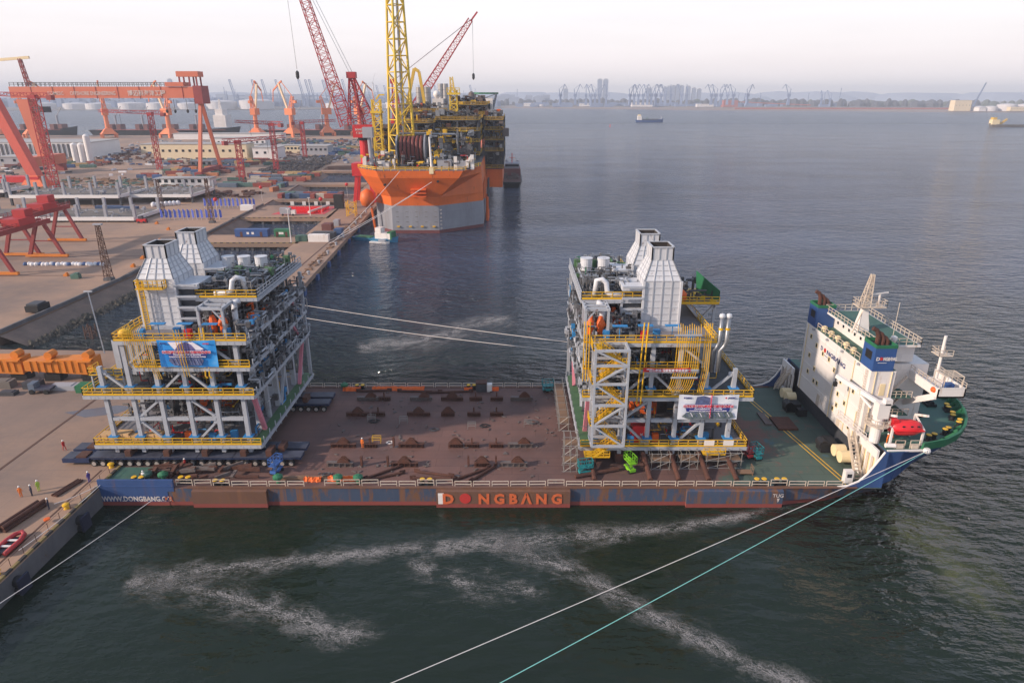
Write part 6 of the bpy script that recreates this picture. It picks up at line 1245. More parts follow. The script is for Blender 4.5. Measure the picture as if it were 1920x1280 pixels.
for y in (486,522): MB().bar((-221.5,504,55),(-221.5,y,CZ+3),2.1,2.1).build('hinged_leg', M['crane_orange'], go); MB().cbox((-221.5,y,CZ+1.6),(5,8,3.2)).build('bogie', M['crane_dkred'], go)
MB().bar((-221.5,486,7),(-221.5,522,7),2,3).build('leg_tie', M['crane_dkred'], go); MB().box(-224,-218,500,512,52,64).build('end_frame', M['crane_dkred'], go)
MB().box(-246,-233,506,517,63.6,66.4).build('trolley', M['crane_orange'], go)
cb = MB().box(-237.5,-222,507,516,70,73.6).build('maintenance_crane', M['crane_orange'], go)
for x in (-236,-229,-224):
    for y in (508,515): MB().bar((x,y,63.6),(x,y,70),.9).build('crane_leg', M['crane_dkred'], cb)
MB().rail((-357,507.2,63.6),(-247,507.2,63.6),2.6,3.2,.28).rail((-357,515.8,63.6),(-247,515.8,63.6),2.6,3.2,.28).build('girder_railing', M['dark_steel'], go)
MB().lattice((-346,511,63.6),(-348,511,82),2.2,1.6,5,.3).build('mast', M['crane_dkred'], go); MB().bar((-362,511,81.2),(-341,511,82.8),1.4,1.8).build('mast_jib', M['cream'], go)
MB().box(-343,-337,506,516,46,50).build('cab', M['dark_steel'], go)
for x in (-250,-244,-235,-229): MB().tube((x,511,55),(x,511,48),.15,n=5).lathe((x,511,46.6),[(.3,-1),(.9,-.4),(.9,1),(.2,1.5)],8).build('hook_block', M['black'], go)
g2 = thing('gantry_leg', 'slanting red-orange leg of a second gantry at the left picture edge', 'crane leg', (-301,430,CZ))
MB().add([(-320,427,62),(-314,427,62),(-314,433,62),(-320,433,62),(-303,427,10),(-297,427,10),(-297,433,10),(-303,433,10)],[(0,1,2,3),(7,6,5,4),(0,4,5,1),(1,5,6,2),(2,6,7,3),(3,7,4,0)]).build('leg', mat('gl', c8(214,92,74), .6), g2)
sb = MB().box(-345,-296,426,434,CZ+3,10).build('sill_beam', M['red'], g2); text('BOMESC', 3, M['ltr_white'], sb, (-330,425.8,8.2)); MB().add([(-308,424,CZ),(-292,424,CZ),(-292,436,CZ),(-308,436,CZ),(-303,427,10.5),(-297,427,10.5),(-297,433,10.5),(-303,433,10.5)],[(0,1,5,4),(1,2,6,5),(2,3,7,6),(3,0,4,7)]).build('leg_foot', M['orange'], g2)
def gantry(label, xc, y0, y1, zt):
    t = thing('portal_gantry', label, 'gantry crane', (xc,(y0+y1)/2,CZ), 'dark red gantries on the near yard rails')
    for y in (y0,y1):
        for d in (-6,6): MB().bar((xc+d,y,CZ+.9),(xc+d*.25,y,zt-1),.95,1.1).build('leg', M['crane_dkred'], t)
        MB().bar((xc-7.5,y,CZ+.8),(xc+7.5,y,CZ+.8),1.0,.9).build('sill_beam', M['girder'], t); MB().bar((xc-3.2,y,CZ+6),(xc+3.2,y,CZ+6),.35).build('tie', M['crane_dkred'], t)
    for d in (-1.6,1.6): MB().bar((xc+d,y0-8,zt),(xc+d,y1+3,zt),1.0,1.6).build('girder', M['crane_dkred'], t)
    MB().rail((xc+2.3,y0-8,zt+.8),(xc+2.3,y1+3,zt+.8),1.1,2.2,.14).rail((xc-2.3,y0-8,zt+.8),(xc-2.3,y1+3,zt+.8),1.1,2.2,.14).build('girder_railing', M['crane_dkred'], t)
    ym = (y0+y1)/2+3; MB().box(xc-3,xc+3,ym-4,ym+4,zt+.9,zt+3.2).build('hoist_trolley', M['crane_red'], t); MB().box(xc-2.2,xc+2,ym+1,ym+5,zt+3.2,zt+5.6).build('hoist_house', M['crane_red'], t)
    text('LIFTING 50t', 1.2, M['ltr_white'], t, (xc+2.15,y0-3,zt-.4), (0,1,0)) if False else None
gantry('near dark red portal gantry at the left picture edge', -166, 208.5, 234, 16.2); gantry('farther dark red portal gantry behind the first', -176, 236, 261.5, 17)
def tower_crane(label, x, y, h_, jl, ang, base=3.0):
    t = thing('tower_crane', label, 'tower crane', (x,y,CZ), 'red lattice tower cranes in the yard'); ca, sa = math.cos(ang), math.sin(ang)
    MB().lattice((x,y,CZ),(x,y,h_),base,base,max(6,int(h_/3)),.24).build('tower', M['crane_red'], t, stuff=True)
    MB().lattice((x-ca*jl*.28,y-sa*jl*.28,h_+1.2),(x+ca*jl,y+sa*jl,h_+1.2+jl*.03),2.6,1.6,int(jl/3),.2).build('jib', M['crane_red'], t, stuff=True)
    MB().cbox((x-ca*jl*.25,y-sa*jl*.25,h_),(3,3,2.6),ang).build('counterweight', M['crane_dkred'], t); MB().cbox((x,y,h_+.4),(3.6,3.6,2.2)).build('slew_cab', M['crane_red'], t)
    MB().tube((x+ca*jl*.6,y+sa*jl*.6,h_),(x+ca*jl*.6,y+sa*jl*.6,h_-8),.12,n=4).build('hoist_rope', M['black'], t)
tower_crane('dark red tower crane in front of the goliath leg, jib reaching left', -273, 405, 56.5, 40, math.pi*.98, 4.2)
tower_crane('red tower crane between goliath legs and the beige building', -274, 533, 44, 42, math.pi*.96)
tower_crane('red tower crane over the container rows, jib rising right', -181, 458, 28.5, 36, .9); tower_crane('tall red tower crane above the steel stockyard', -178, 518, 37, 34, 2.75); tower_crane('farthest red tower crane right of the stockyard', -189, 630, 34, 30, .35)
for (x, y, h_, lb_) in ((-126.4,203,21,'lattice lighting mast on the shore parapet behind the module stacks'),(-136.2,303,23.5,'lattice lighting mast by the flags, farther along the shore'),(-172,330,20,'lattice lighting mast beside the white deck frames')):
    t = thing('lighting_mast', lb_, 'mast', (x,y,CZ)); MB().lattice((x,y,CZ),(x-.1,y,h_),1.9,.9,12,.11).build('mast_frame', M['rail_rust'], t, stuff=True); MB().cbox((x,y,h_),(2.6,1.2,.4)).build('lamp_head', M['bld_grey'], t); MB().cbox((x,y,CZ+.4),(2.4,2.4,.8)).build('mast_base', M['wall_conc'], t)
for (x, y, h_, lb_) in ((-87,260,16.5,'white lamp post at the head of the pier'),(-97,322,12,'slim white pole at the edge of the red seating pier')): tag(MB().tube((x,y,CZ),(x,y,h_),.25,.14,n=8).cbox((x,y,h_),(1.4,.4,.2)).build('lamp_post', M['ship_white']), lb_, 'lamp post')
# ================================================================ jib cranes on the far quay
pc_ = thing('jib_crane', 'x', 'jib crane', (0,0,0), 'orange jib cranes on the far quay')
MB().loft([[(-8,-8,4),(8,-8,4),(8,8,4),(-8,8,4)],[(-3,-3,10),(3,-3,10),(3,3,10),(-3,3,10)]]).build('portal_base', M['crane_orange'], pc_); 
for d in ((-7,-7),(7,-7),(7,7),(-7,7)): MB().bar((d[0],d[1],0),(d[0],d[1],4.5),2.4).build('portal_leg', M['crane_orange'], pc_)
MB().tube((0,0,10),(0,0,24),2.6,2.2,n=10).build('column', M['crane_orange'], pc_); MB().box(-5,6,-3,3,24,31).build('machine_house', M['crane_orange'], pc_)
MB().lattice((-2,0,31),(-5,0,44),4,2,4,.4).build('a_frame', M['crane_orange'], pc_); MB().bar((3,0,29),(13,0,58),2.0).build('main_jib', mat('jibw', c8(226,196,160), .6), pc_); MB().bar((8,0,60),(22,0,50),1.3).bar((8,0,60),(13,0,57),1.5).bar((22,0,50),(24,0,38),.7).build('fly_jib', M['crane_orange'], pc_); MB().bar((-5,0,44),(9,0,59.5),.6).build('tie_bar', M['crane_orange'], pc_); MB().cbox((-8,0,38),(4,2.5,3)).build('counterweight', M['crane_orange'], pc_)
for o_ in pc_.children:
    if o_.name != 'main_jib': o_.data.materials.clear(); o_.data.materials.append(M['jib_orange'])
for k, (x, y, rz, lb_) in enumerate(((-548,948,2.2,'orange jib crane under the goliath girder, jib pointing up'),(-465,948,2.75,'orange jib crane left of the white tug superstructure'),(-350,958,1.45,'pale yellow-orange jib crane left of the pair on the far quay'),(-302,960,2.7,'orange jib crane with tied-back jib, middle of three on the far quay'),(-260,985,.4,'orange jib crane with hooked jib, rightmost of three on the far quay'),(-652,948,.8,'orange jib crane at the left picture edge on the far quay'),(-692,948,2.4,'orange jib crane behind the slanting gantry leg'),(-215,990,.9,'orange jib crane hidden behind the red luffing boom'))): place(pc_, k == 0, (x,y,CZ), rz, lb_, None, 1.2)
# bulk carriers alongside the far quay
def bulker(label, x0, x1, y, posts, house=None):
    t = thing('bulk_carrier', label, 'ship', ((x0+x1)/2,y,0)); hullb(MB(),(x0+x1)/2,y,x1-x0,24,-2,9).build('hull', M['black'], t); MB().box(x0+12,x1-20,y-12.2,y+12.2,9,9.3).build('main_deck', M['haze_red'], t)
    for x in posts:
        MB().box(x-9,x-3,y-7,y+7,9,17).build('hatch_cover', M['cont9'], t); MB().box(x+3,x+9,y-7,y+7,9,17).build('hatch_cover', M['cont9'], t); MB().tube((x,y,9),(x,y,30),1.5,n=8).build('crane_post', M['bld_grey'], t); MB().bar((x,y,28),(x+14,y-6,42),.8).build('crane_jib', M['bld_grey'], t)
    if house: MB().box(house,house+18,y-11,y+11,13,30).build('house', M['ship_white'], t); MB().box(house+3,house+14,y-9,y+9,30,38).build('bridge', M['ship_white'], t); MB().lattice((house+8,y,38),(house+8,y,52),3,1,4,.4).build('mast', M['ship_white'], t)
bulker('dark bulk carrier at the left end of the far quay', -790, -652, 1050, (-770,-725,-680)); bulker('long dark bulk carrier moored behind the middle jib cranes', -628, -405, 1045, (-590,-550,-510,-470), -440); bulker('dark bulk carrier moored behind the right group of jib cranes', -375, -150, 1045, (-325,-283,-240,-195))
# ================================================================ buildings
def building(label, x0, x1, y0, y1, h_, mm, nwin=0, ribs=0, roof='roof_grey'):
    t = thing('building', label, 'building', ((x0+x1)/2,(y0+y1)/2,CZ)); b_ = MB().box(x0,x1,y0,y1,CZ,CZ+h_).build('wall', M[mm], t); MB().box(x0-.5,x1+.5,y0-.5,y1+.5,CZ+h_,CZ+h_+.6).build('roof', M[roof], t)
    for k in range(nwin): x = x0+(x1-x0)*(k+.5)/nwin; MB().box(x-1.1,x+1.1,y0-.15,y0,CZ+h_*.5,CZ+h_*.5+2).build('window', M['glass'], b_)
    for k in range(ribs): x = x0+(x1-x0)*(k+.5)/ribs; MB().box(x-.9,x+.9,y0-.7,y0,CZ,CZ+h_-1).build('bay', M['dark_steel'], b_)
for a in (('long white workshop with dark vertical bays at the left edge',-540,-390,640,690,13,'bld_white',0,34),('beige two-storey block with small windows behind the goliath leg',-322,-238,620,640,13,'bld_beige',14),('white office row behind the beige block',-335,-245,672,690,9,'bld_white',16),('upper white office with windows at the far quay side',-330,-270,760,778,10,'bld_white',10),('long low white shed on the far quay',-440,-300,905,925,7,'bld_white',0),('cream shed with workshop doors left of the beige block',-370,-338,690,712,8,'bld_beige',4),('grey shed behind the tower cranes',-205,-178,668,690,8,'bld_grey',6),('long grey site office row left of the steel stockyard',-236,-192,690,702,7,'bld_beige',12),('white gabled store right of the beige block',-232,-210,618,640,10,'bld_white',3),('low grey office with windows beside the container rows',-226,-192,432,442,4.5,'bld_white',8),('grey canteen shed among the containers',-255,-238,545,556,5,'bld_grey',4),('blue-roofed store at the left of the goliath foot',-420,-390,560,580,7,'bld_grey',3)): building(*a)
for k, x in enumerate((-372,-366,-360)): tag(MB().tube((x,588,CZ),(x,588,CZ+(15 if k < 2 else 22)),2.6,n=14).lathe((x,588,CZ+(15 if k < 2 else 22)),[(2.6,0),(1.2,1.2),(.2,1.5)],14).build('silo', M['bld_white']), 'white cylindrical silo beside the goliath leg, %s of three' % ORD[k], 'silo')
# ================================================================ containers and yard stock
cm = {}
def container_mesh(L_):
    if L_ not in cm:
        mb = MB().box(-L_/2,L_/2,-1.2,1.2,.1,2.6); n = int(L_/.9)
        for k in range(n): x = -L_/2+.45+k*(L_-.9)/(n-1); mb.box(x-.12,x+.12,-1.26,-1.2,.3,2.4)
        cm[L_] = [mb.mesh('freight_container') for _ in CONT]
        for m_, c in zip(cm[L_], CONT): m_.materials.append(c)
    return cm[L_]
def container(x, y, z, rz, L_, ci, label, group): o = bpy.data.objects.new('freight_container', container_mesh(L_)[ci]); col.objects.link(o); o.location = (x,y,z); o.rotation_euler = (0,0,rz); tag(o, label, 'container', group)
random.seed(5)
CL = (('the stack behind red seating',-190,-136,452,500,6,5,0),('the rows under right goliath leg',-262,-210,468,560,5,8,0),('the rows beside grey office',-184,-140,424,446,4,3,0),('the yard by goliath foot',-420,-330,540,610,6,5,.1),('the rows before beige block',-300,-215,575,610,8,3,.05),('the rows beyond steel stockyard',-190,-120,660,760,7,6,.05),('the yard before far quay',-330,-200,800,880,9,5,.1),('the row near tower cranes',-226,-190,560,600,5,3,.4),('the cluster by shore parapet',-150,-138,405,436,1,5,1.3),('the left yard edge',-520,-430,480,600,5,6,.1))
for nm, x0, x1, y0, y1, nx, ny, rz in CL:
    for j in range(ny):
        for i in range(nx):
            if random.random() < .18: continue
            ci = random.randrange(10); L_ = random.choice((6,6,12)) if rz != 1.3 else 6
            container(x0+(x1-x0)*(i+.5)/nx+random.uniform(-1,1), y0+(y1-y0)*(j+.5)/ny+random.uniform(-1.5,1.5), CZ, rz+random.uniform(-.04,.04), L_, ci, '%s %s container, %s in %s line of %s' % ('long' if L_ == 12 else 'short', CONTN[ci], ordw(i+1), ordw(j+1), nm), 'containers in '+nm)
random.seed(8)
st_ = MB()
for k in range(1500):
    x, y = random.uniform(-192,-132), random.uniform(505,645)
    if x > -150-(y-505)*.05: continue
    st_.cbox((x,y,CZ+random.uniform(.3,1.6)),(random.uniform(.8,4),random.uniform(.5,2),random.uniform(.4,1.6)),random.choice((0,.5,1.57,2)))
st_.build('steel_stock', mat('stock', c8(96,88,86), .8, c2=c8(64,58,60), scale=.3, amt=1), stuff=True, label='field of dark stacked steel sections in the stockyard behind the containers', cat='steel stock')
def debris(label, x0, x1, y0, y1, n, mm, h_=1.6):
    mb = MB()
    for k in range(n): mb.cbox((random.uniform(x0,x1),random.uniform(y0,y1),CZ+h_*.4),(random.uniform(1,6),random.uniform(.8,2.5),random.uniform(.4,h_)),random.choice((0,.2,1.57,1.4)))
    mb.build('yard_materials', M[mm], stuff=True, label=label, cat='materials')
for a in (('grey-green mixed yard materials behind the white deck frames',-300,-190,395,470,110,'cont1'),('dark mixed materials across the far yard',-330,-100,700,900,420,'dark_steel',2.4),('rusty mixed materials across the middle yard',-420,-200,570,760,380,'rust',2.2),('pale mixed materials across the middle yard',-450,-120,560,880,380,'bld_grey',2.2),('blue mixed materials across the yard',-400,-120,560,860,160,'cont0',2.2),('dark materials at the left yard edge',-520,-330,400,620,160,'dark_steel',2),('white mixed materials at the left of the yard',-460,-280,420,600,60,'bags',1.6),('brown timber and scrap on the middle yard',-330,-195,410,470,160,'scaf_plank',1.6),('rust-brown steel offcuts along the shore yard',-215,-145,378,408,90,'rust',1.4)): debris(*a)
# white deck frames being assembled in the yard
def frame_block(label, x0, x1, y0, y1, z, posts):
    t = thing('yard_module', label, 'steel frame', ((x0+x1)/2,(y0+y1)/2,CZ), 'white deck frames under construction'); MB().box(x0,x1,y0,y1,z-1.2,z).build('frame_deck', M['conc_dark'], t)
    for p, q in (((x0,y0),(x1,y0)),((x1,y0),(x1,y1))): MB().bar((*p,z-.7),(*q,z-.7),.6,1.6).build('edge_girder', M['bld_white'], t)
    nx = max(2,int((x1-x0)/13))
    for i in range(nx+1):
        for y in (y0+1,y1-1):
            MB().box(x0+(x1-x0)*i/nx-.5,x0+(x1-x0)*i/nx+.5,y-.5,y+.5,CZ,z-1.2).build('trestle', M['dark_steel'], t)
            if posts: MB().box(x0+(x1-x0)*i/nx-.6,x0+(x1-x0)*i/nx+.6,y-.6,y+.6,z,z+posts).build('post', M['bld_grey'], t)
    clutter(x0+1,x1-1,y0+1,y1-1,z,z+1.6,36,.12,.3).build('frame_pipework', M['bld_grey'], t, stuff=True)
frame_block('white deck frame with tall posts behind the red gantries', -262,-205,352,382,9,6.5); frame_block('long white deck frame behind the two gantries', -250,-172,304,328,5.8,5.5); frame_block('white deck frame right of the tall-posted one', -205,-172,362,392,8,4); frame_block('white deck frame at the left picture edge', -340,-285,380,402,8,6)
for k, (x, y) in enumerate(((-192,334),(-202,336))): container(x,y,CZ,0,12,8,'long deep blue container behind the long white deck frame, %s' % ('right one','left one')[k], 'blue containers behind the white deck frame')
bg_ = thing('bag_row', 'long row of white and grey wrapped bundles below the near red gantry', 'bundles', (-153,222,CZ))
for k in range(22): x = -166+k*1.25; MB().lathe((x,222.5+.3*math.sin(k*2),CZ),[(.75,0),(.85,.4),(.6,.9),(.15,1.1)],8).build('bundle', M['bags' if k % 4 else 'cont0'], bg_)
for j, (x0, y, n, lb_) in enumerate(((-186,349,7,'row of big white bulk bags on the open apron'),(-185,377,4,'cluster of big white bulk bags beyond the row'))):
    t = thing('bulk_bag_row', lb_, 'bulk bags', (x0+4,y,CZ))
    for k in range(n): MB().lathe((x0+k*1.7,y+k*.9 if j == 0 else y+(k%2)*2,CZ),[(1.1,0),(1.3,.8),(1.2,1.8),(.6,2.3),(.2,2.5)],9).build('bulk_bag', M['bags'], t, smooth=True)
mk('flag_blue', c8(70,90,190), .7); mk('flag_white', c8(226,224,236), .7)
fl = thing('feather_flag', 'x', 'flag', (0,0,0), 'feather flags beside the shore'); MB().tube((0,0,0),(0,0,5),.06,n=5).build('pole', M['ship_white'], fl); fo = MB().add([(0,.02,1),(1.1,.02,1.2),(1.1,.02,4.2),(.4,.02,5),(0,.02,5),(0,-.02,1),(1.1,-.02,1.2),(1.1,-.02,4.2),(.4,-.02,5),(0,-.02,5)],[(4,3,2,1,0),(5,6,7,8,9),(0,1,6,5),(1,2,7,6),(2,3,8,7),(3,4,9,8)]).build('flag_cloth', M['flag_blue'], fl)
first = True
for rn, y0, x0, n in (('nearer',310,-163,14),('farther',345,-158,13)):
    for k in range(n):
        o = place(fl, first, (x0+k*2.1, y0+random.uniform(-.3,.3), CZ), random.uniform(-.3,.3), '%s feather flag, %s from the left in the %s row' % ('blue' if k % 3 else 'white', ordw(k+1), rn)); first = False
        if k % 3 == 0: o.children[1].material_slots[0].link = 'OBJECT'; o.children[1].material_slots[0].material = M['flag_white']
for k, (x, y) in enumerate(((-143,325),(-137,370),(-92.5,326),(-93,382))):
    t = thing('balloon', 'red balloon on a white pole, %s' % ('by the nearer flag row','by the farther flag row','over the red seating','over the container pier')[k], 'balloon', (x,y,CZ)); MB().tube((x,y,CZ),(x,y,CZ+6.4),.08,n=5).build('pole', M['ship_white'], t); MB().lathe((x,y,CZ+7.3),[(.1,-1),(.75,-.6),(1,0),(.75,.6),(.1,1)],12).build('globe', M['red'], t, smooth=True)
for k, (x, y) in enumerate(((-160,300),(-148,286),(-140,262),(-134,250),(-131,232),(-128,220),(-143,208),(-150,176))): tag(MB().cbox((0,0,.35),(1.2,1.2,.7)).cbox((.2,0,.9),(.5,.9,.5)).build('rail_stop', M['girder']), 'small yellow rail stop block on the apron, %s along the shore' % ORD[7-k], 'rail stop', 'rail stops on the yard apron').location = (x,y,CZ)
fk = thing('forklift', 'red and dark forklift parked before the white deck frames', 'forklift', (-168,303,CZ)); MB().cbox((-168,303,CZ+1.1),(4,2,1.4)).build('body', M['red'], fk); MB().cbox((-168.3,303,CZ+2.4),(1.6,1.7,1.4)).build('cab', M['dark_steel'], fk); MB().bar((-165.7,303,CZ),(-165.7,303,CZ+3),.3).build('mast', M['dark_steel'], fk)
for x in (-169.2,-166.8): obj('wheel', tyre, None, fk, (x,302,CZ+.43))
vn = thing('parked_van', 'dark van parked against the shore parapet', 'van', (-127,170,CZ)); MB().box(-129,-125.6,168.5,173.5,CZ+.4,CZ+2.0).build('body', M['black'], vn); MB().box(-128.8,-125.8,169,172.5,CZ+2,CZ+2.5).build('roof', M['dark_steel'], vn)
for y in (169.4,172.6): obj('wheel', tyre, None, vn, (-125.7,y,CZ+.43), 1.57)
tag(MB().cbox((0,0,.7),(2.6,1.6,1.4)).cbox((.4,0,1.6),(1.2,1.2,.5)).build('utility_skip', M['cont5']), 'small green skip on the apron left of the shore', 'skip').location = (-138,205,CZ)
tag(MB().lattice((-106,158,-1.5),(-106,158,4),1.8,1.8,3,.14).build('marker_frame', M['rail_rust']), 'rusty steel marker frame standing in the inlet water', 'marker')
# ---- pier furniture
def cabin(label, x0, x1, y0, y1, h_, mm):
    t = thing('site_cabin', label, 'cabin', ((x0+x1)/2,y0,CZ)); b_ = MB().box(x0,x1,y0,y1,CZ+.2,CZ+h_).build('cabin_body', M[mm], t); MB().box(x0-.1,x1+.1,y0-.1,y1+.1,CZ+h_,CZ+h_+.15).build('roof', M[mm], t)
    for f in (.2,.8): x = x0+(x1-x0)*f; MB().box(x-.5,x+.5,y0-.06,y0,CZ+.3,CZ+2.2).build('door', M['rust'], b_)
    for f in (.4,.55): x = x0+(x1-x0)*f; MB().box(x-.5,x+.5,y0-.06,y0,CZ+1.2,CZ+2.1).build('window', M['ship_white'], b_)
cabin('long blue site cabin on the finger pier', -113,-99.6,270,273,3,'ship_blue'); cabin('green site cabin beside the blue one on the finger pier', -97,-90.8,270,273,3,'bul_green')
for nm, label, cat, x, y, d, mm in (('generator_set','white generator box on the pier head',"generator",-76.5,262,(8,2.6,2.8),'ship_white'),('generator_set','dark machinery skid behind the white generator box','generator',-76,268,(9,4,2.6),'dark_steel'),('generator_set','dark green machinery box left of the white generator box','generator',-83.5,263,(4.5,3.4,2.2),'cont5'),('storage_box','dark blue storage box at the pier edge','box',-71.3,273,(3.2,4,3),'cont8'),('storage_box','rusty storage boxes behind the machinery on the pier','box',-79.5,287,(4,5,2.6),'cont9'),('storage_box','grey tank on the pier beside the rusty boxes','tank',-78,297,(2.4,4,2.4),'bld_grey'),('stage_wall','tall black stage wall at the end of the red seating','stage wall',-88.4,344,(4.5,3,7),'black'),('site_office','white site office at the shore end of the seating pier','office',-133,338,(6.5,3,2.7),'bld_white')):
    o, (px, py, pz, rz) = boxy(nm, label, cat, x, y, d, mm); o.location = (px,py,pz)
rcp = thing('red_seating', 'block of red chairs on red carpet laid out on the finger pier', 'seating', (-106,338,CZ)); MB().prism([(-117,325),(-91.5,326),(-91,349),(-113,349)],CZ+.01,CZ+.05).build('carpet', M['red'], rcp)
for j in range(6):
    for i in range(18): x = -114+i*1.15; MB().box(x,x+.7,330+j*2.6,330.7+j*2.6,CZ+.06,CZ+.6).box(x,x+.7,330.6+j*2.6,330.75+j*2.6,CZ+.6,CZ+1.2).build('chair', M['lifeboat_red'], rcp)
bx_ = thing('box_truck', 'white and grey box truck parked beside the red seating', 'truck', (-108,323,CZ)); MB().box(-111.5,-106.4,321.5,324,CZ+.8,CZ+3.6).build('cargo_box', M['bld_grey'], bx_); MB().box(-106.2,-104.2,321.6,323.9,CZ+.6,CZ+2.6).build('cab', M['ship_white'], bx_)
for x in (-110.2,-105.2): obj('wheel', tyre, None, bx_, (x,321.6,CZ+.43))
tag(MB().tube((-99,326,CZ+1.0),(-93.6,344,CZ+1.6),.55,n=10).build('confetti_tube', M['ship_white']), 'fat white inflated tube lying across the red seating', 'inflatable')
for k in range(16): container(-130+(k%8)*4.6, 380+(k//8)*7+random.uniform(-1,1), CZ, random.choice((0,1.57)), 6, ci := random.randrange(10), '%s container on the third finger pier, %s in the %s line' % (CONTN[ci], ordw(k%8+1), ('near','far')[k//8]), 'containers on the third finger pier')
for k in range(5): tag(MB().box(-1,1,-.1,.1,-3,0).build('white_board', M['ship_white']), 'white fender board under the container pier, %s from the left' % ORD[k], 'board').location = (-122+k*6.6,373.7,2.6)
for k in range(12): tag(MB().lathe((0,0,0),[(.5,0),(.4,.3),(.3,.6),(.6,.8),(.5,1.1),(.1,1.2)],10).build('pier_bollard', M['bld_grey']), 'grey mooring bollard on the long pier edge, %s from the near end' % ordw(k+1), 'bollard', 'bollards along the long pier').location = (PR(180+k*15)-1.4,180+k*15,CZ)
deb = MB()
for k in range(150): y = random.uniform(175,330); deb.cbox((PR(y)-random.uniform(1.6,4),y,CZ+.2),(random.uniform(.15,.9),random.uniform(.3,2.4),random.uniform(.1,.5)),random.random()*3)
deb.build('pier_clutter', mat('pier_clutter', c8(150,112,84), .9, c2=c8(96,76,64), scale=.8, amt=1), stuff=True, label='rope, timber and rusty gear strewn along the sea edge of the pier', cat='clutter')
for k, y in enumerate((196,214,232,250,272,296)): tag(MB().box(0,.9,-1.1,1.1,-.5,2.4).build('pier_fender', M['ship_blue']), 'dark blue fender on the long pier face, %s from the near end' % ORD[k], 'fender', 'fenders on the long pier').location = (PR(y),y,0)
t = thing('yellow_scaffold', 'yellow scaffold stand on the pier near the orange bow', 'scaffold', (-77,322,CZ)); MB().lattice((-77,322,CZ),(-77,322,CZ+7),4,4,3,.2).build('scaffold_frame', M['yellow'], t, stuff=True)
# ================================================================ far shore
def farland(nm, pts, mm, z0=-1): MB().prism([(x,y) for x,y in pts], z0, 2.5).build(nm, M[mm], kind='structure')
mk('mud', c8(150,128,118), .95, c2=c8(128,112,108), scale=.003, amt=.9); mk('farveg', c8(74,88,78), .95, c2=c8(92,90,88), scale=.01, amt=.9); mk('farsoil', c8(132,118,112), .95, c2=c8(100,102,104), scale=.004, amt=.9); mk('coal', c8(62,66,78), .95, c2=c8(84,84,92), scale=.01, amt=.9)
farland('far_shore', [(-6500,2500),(-1450,2750),(-900,2900),(-250,3150),(-40,3250),(-40,8800),(-6500,8800)], 'farsoil')
MB().prism([(-60,3250),(900,2730),(1150,2680),(1500,2480),(1760,2400),(2600,2300),(6500,2200),(6500,8800),(-60,8800)],-1,1.2).build('mud_flat', M['mud'], kind='structure')
MB().prism([(-40,3700),(1500,3250),(1900,2700),(2200,2560),(6500,2500),(6500,8700),(-40,8700)],1,3.4).build('far_terrain', M['farsoil'], kind='structure')
def ridge(nm, label, x0, x1, y0, y1, h_, mm, cat, seed):
    random.seed(seed); mb = MB(); n = max(20, int((x1-x0)/28))
    for i in range(n):
        x = x0+(x1-x0)*i/n+random.uniform(-8,8); y = y0+(y1-y0)*i/n+random.uniform(-40,40); r = random.uniform(14,30); hh = h_*random.uniform(.65,1)
        mb.lathe((x,y,2),[(r,0),(r*.95,hh*.5),(r*.6,hh*.85),(r*.15,hh)],7)
    mb.build(nm, M[mm], stuff=True, label=label, cat=cat)
ridge('far_tree_belt','dark belt of trees and stockpiles along the far right shore',-40,2200,4050,3300,42,'coal','trees',1); ridge('far_tree_belt','dark tree belt beyond the red fence on the far right shore',900,3800,3800,3000,36,'farveg','trees',2); ridge('far_tree_belt','hazy belt of low sheds and trees behind the white tanks',-2700,0,3500,3900,36,'coal','trees',3); random.seed(4); mb = MB()
for i in range(26): mb.lathe((-5200+i*410+random.uniform(-80,80),6900+random.uniform(-200,200),2),[(420,0),(330,40),(180,66+random.uniform(0,14)),(10,74+random.uniform(0,16))],12)
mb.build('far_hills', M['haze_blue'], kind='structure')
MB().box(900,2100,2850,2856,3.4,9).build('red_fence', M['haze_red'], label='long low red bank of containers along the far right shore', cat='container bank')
random.seed(21)
tk_ = MB().lathe((0,0,0),[(1,0),(1,.62),(.96,.64),(.5,.72),(.05,.75)],24).mesh('storage_tank', smooth=False); tk_.materials.append(M['tank_white'])
TN = [(-1900,2860,48),(-1790,2900,46),(-1680,2870,46),(-1560,2900,50),(-1440,2890,50),(-1330,2920,48),(-1215,2960,62),(-1075,2980,70),(-760,3060,45),(-570,3100,36),(-500,3090,52),(-400,3120,48),(-300,3140,52)]
for k, (x, y, r) in enumerate(TN): o = obj('storage_tank', tk_, None, None, (x,y,2.5), 0, (r,r,r*.75)); tag(o, 'white storage tank on the far left shore, %s from the left' % ordw(k+1), 'tank', 'storage tanks on the far shore')
for k, (x, y, r) in enumerate(((120,3600,14),(150,3600,14),(1690,2560,22),(1735,2560,22),(1800,2570,32),(1875,2570,32),(1945,2580,30))): o = obj('storage_tank', tk_, None, None, (x,y,2.5), 0, (r,r,r*1.1)); tag(o, 'pale storage tank on the far right shore, %s from the left' % ordw(k+1), 'tank', 'storage tanks on the far shore')
def portmass(nm, label, x0, x1, y0, y1, n, h0, h1, mm, seed):
    random.seed(seed); mb = MB()
    for k in range(n):
        x, y = random.uniform(x0,x1), random.uniform(y0,y1); mb.cbox((x,y,2+h1*.25),(random.uniform(12,60),20,random.uniform(h0,h1)))
        if k % 9 == 0: mb.bar((x,y,4),(x+random.uniform(-6,6),y,random.uniform(50,95)),2.2)
    mb.build(nm, M[mm], stuff=True, label=label, cat='port buildings')
portmass('far_port_buildings', 'hazy mass of port sheds, stacks and masts behind the white tanks', -2900, -60, 3250, 3800, 260, 14, 58, 'haze_steel', 41)
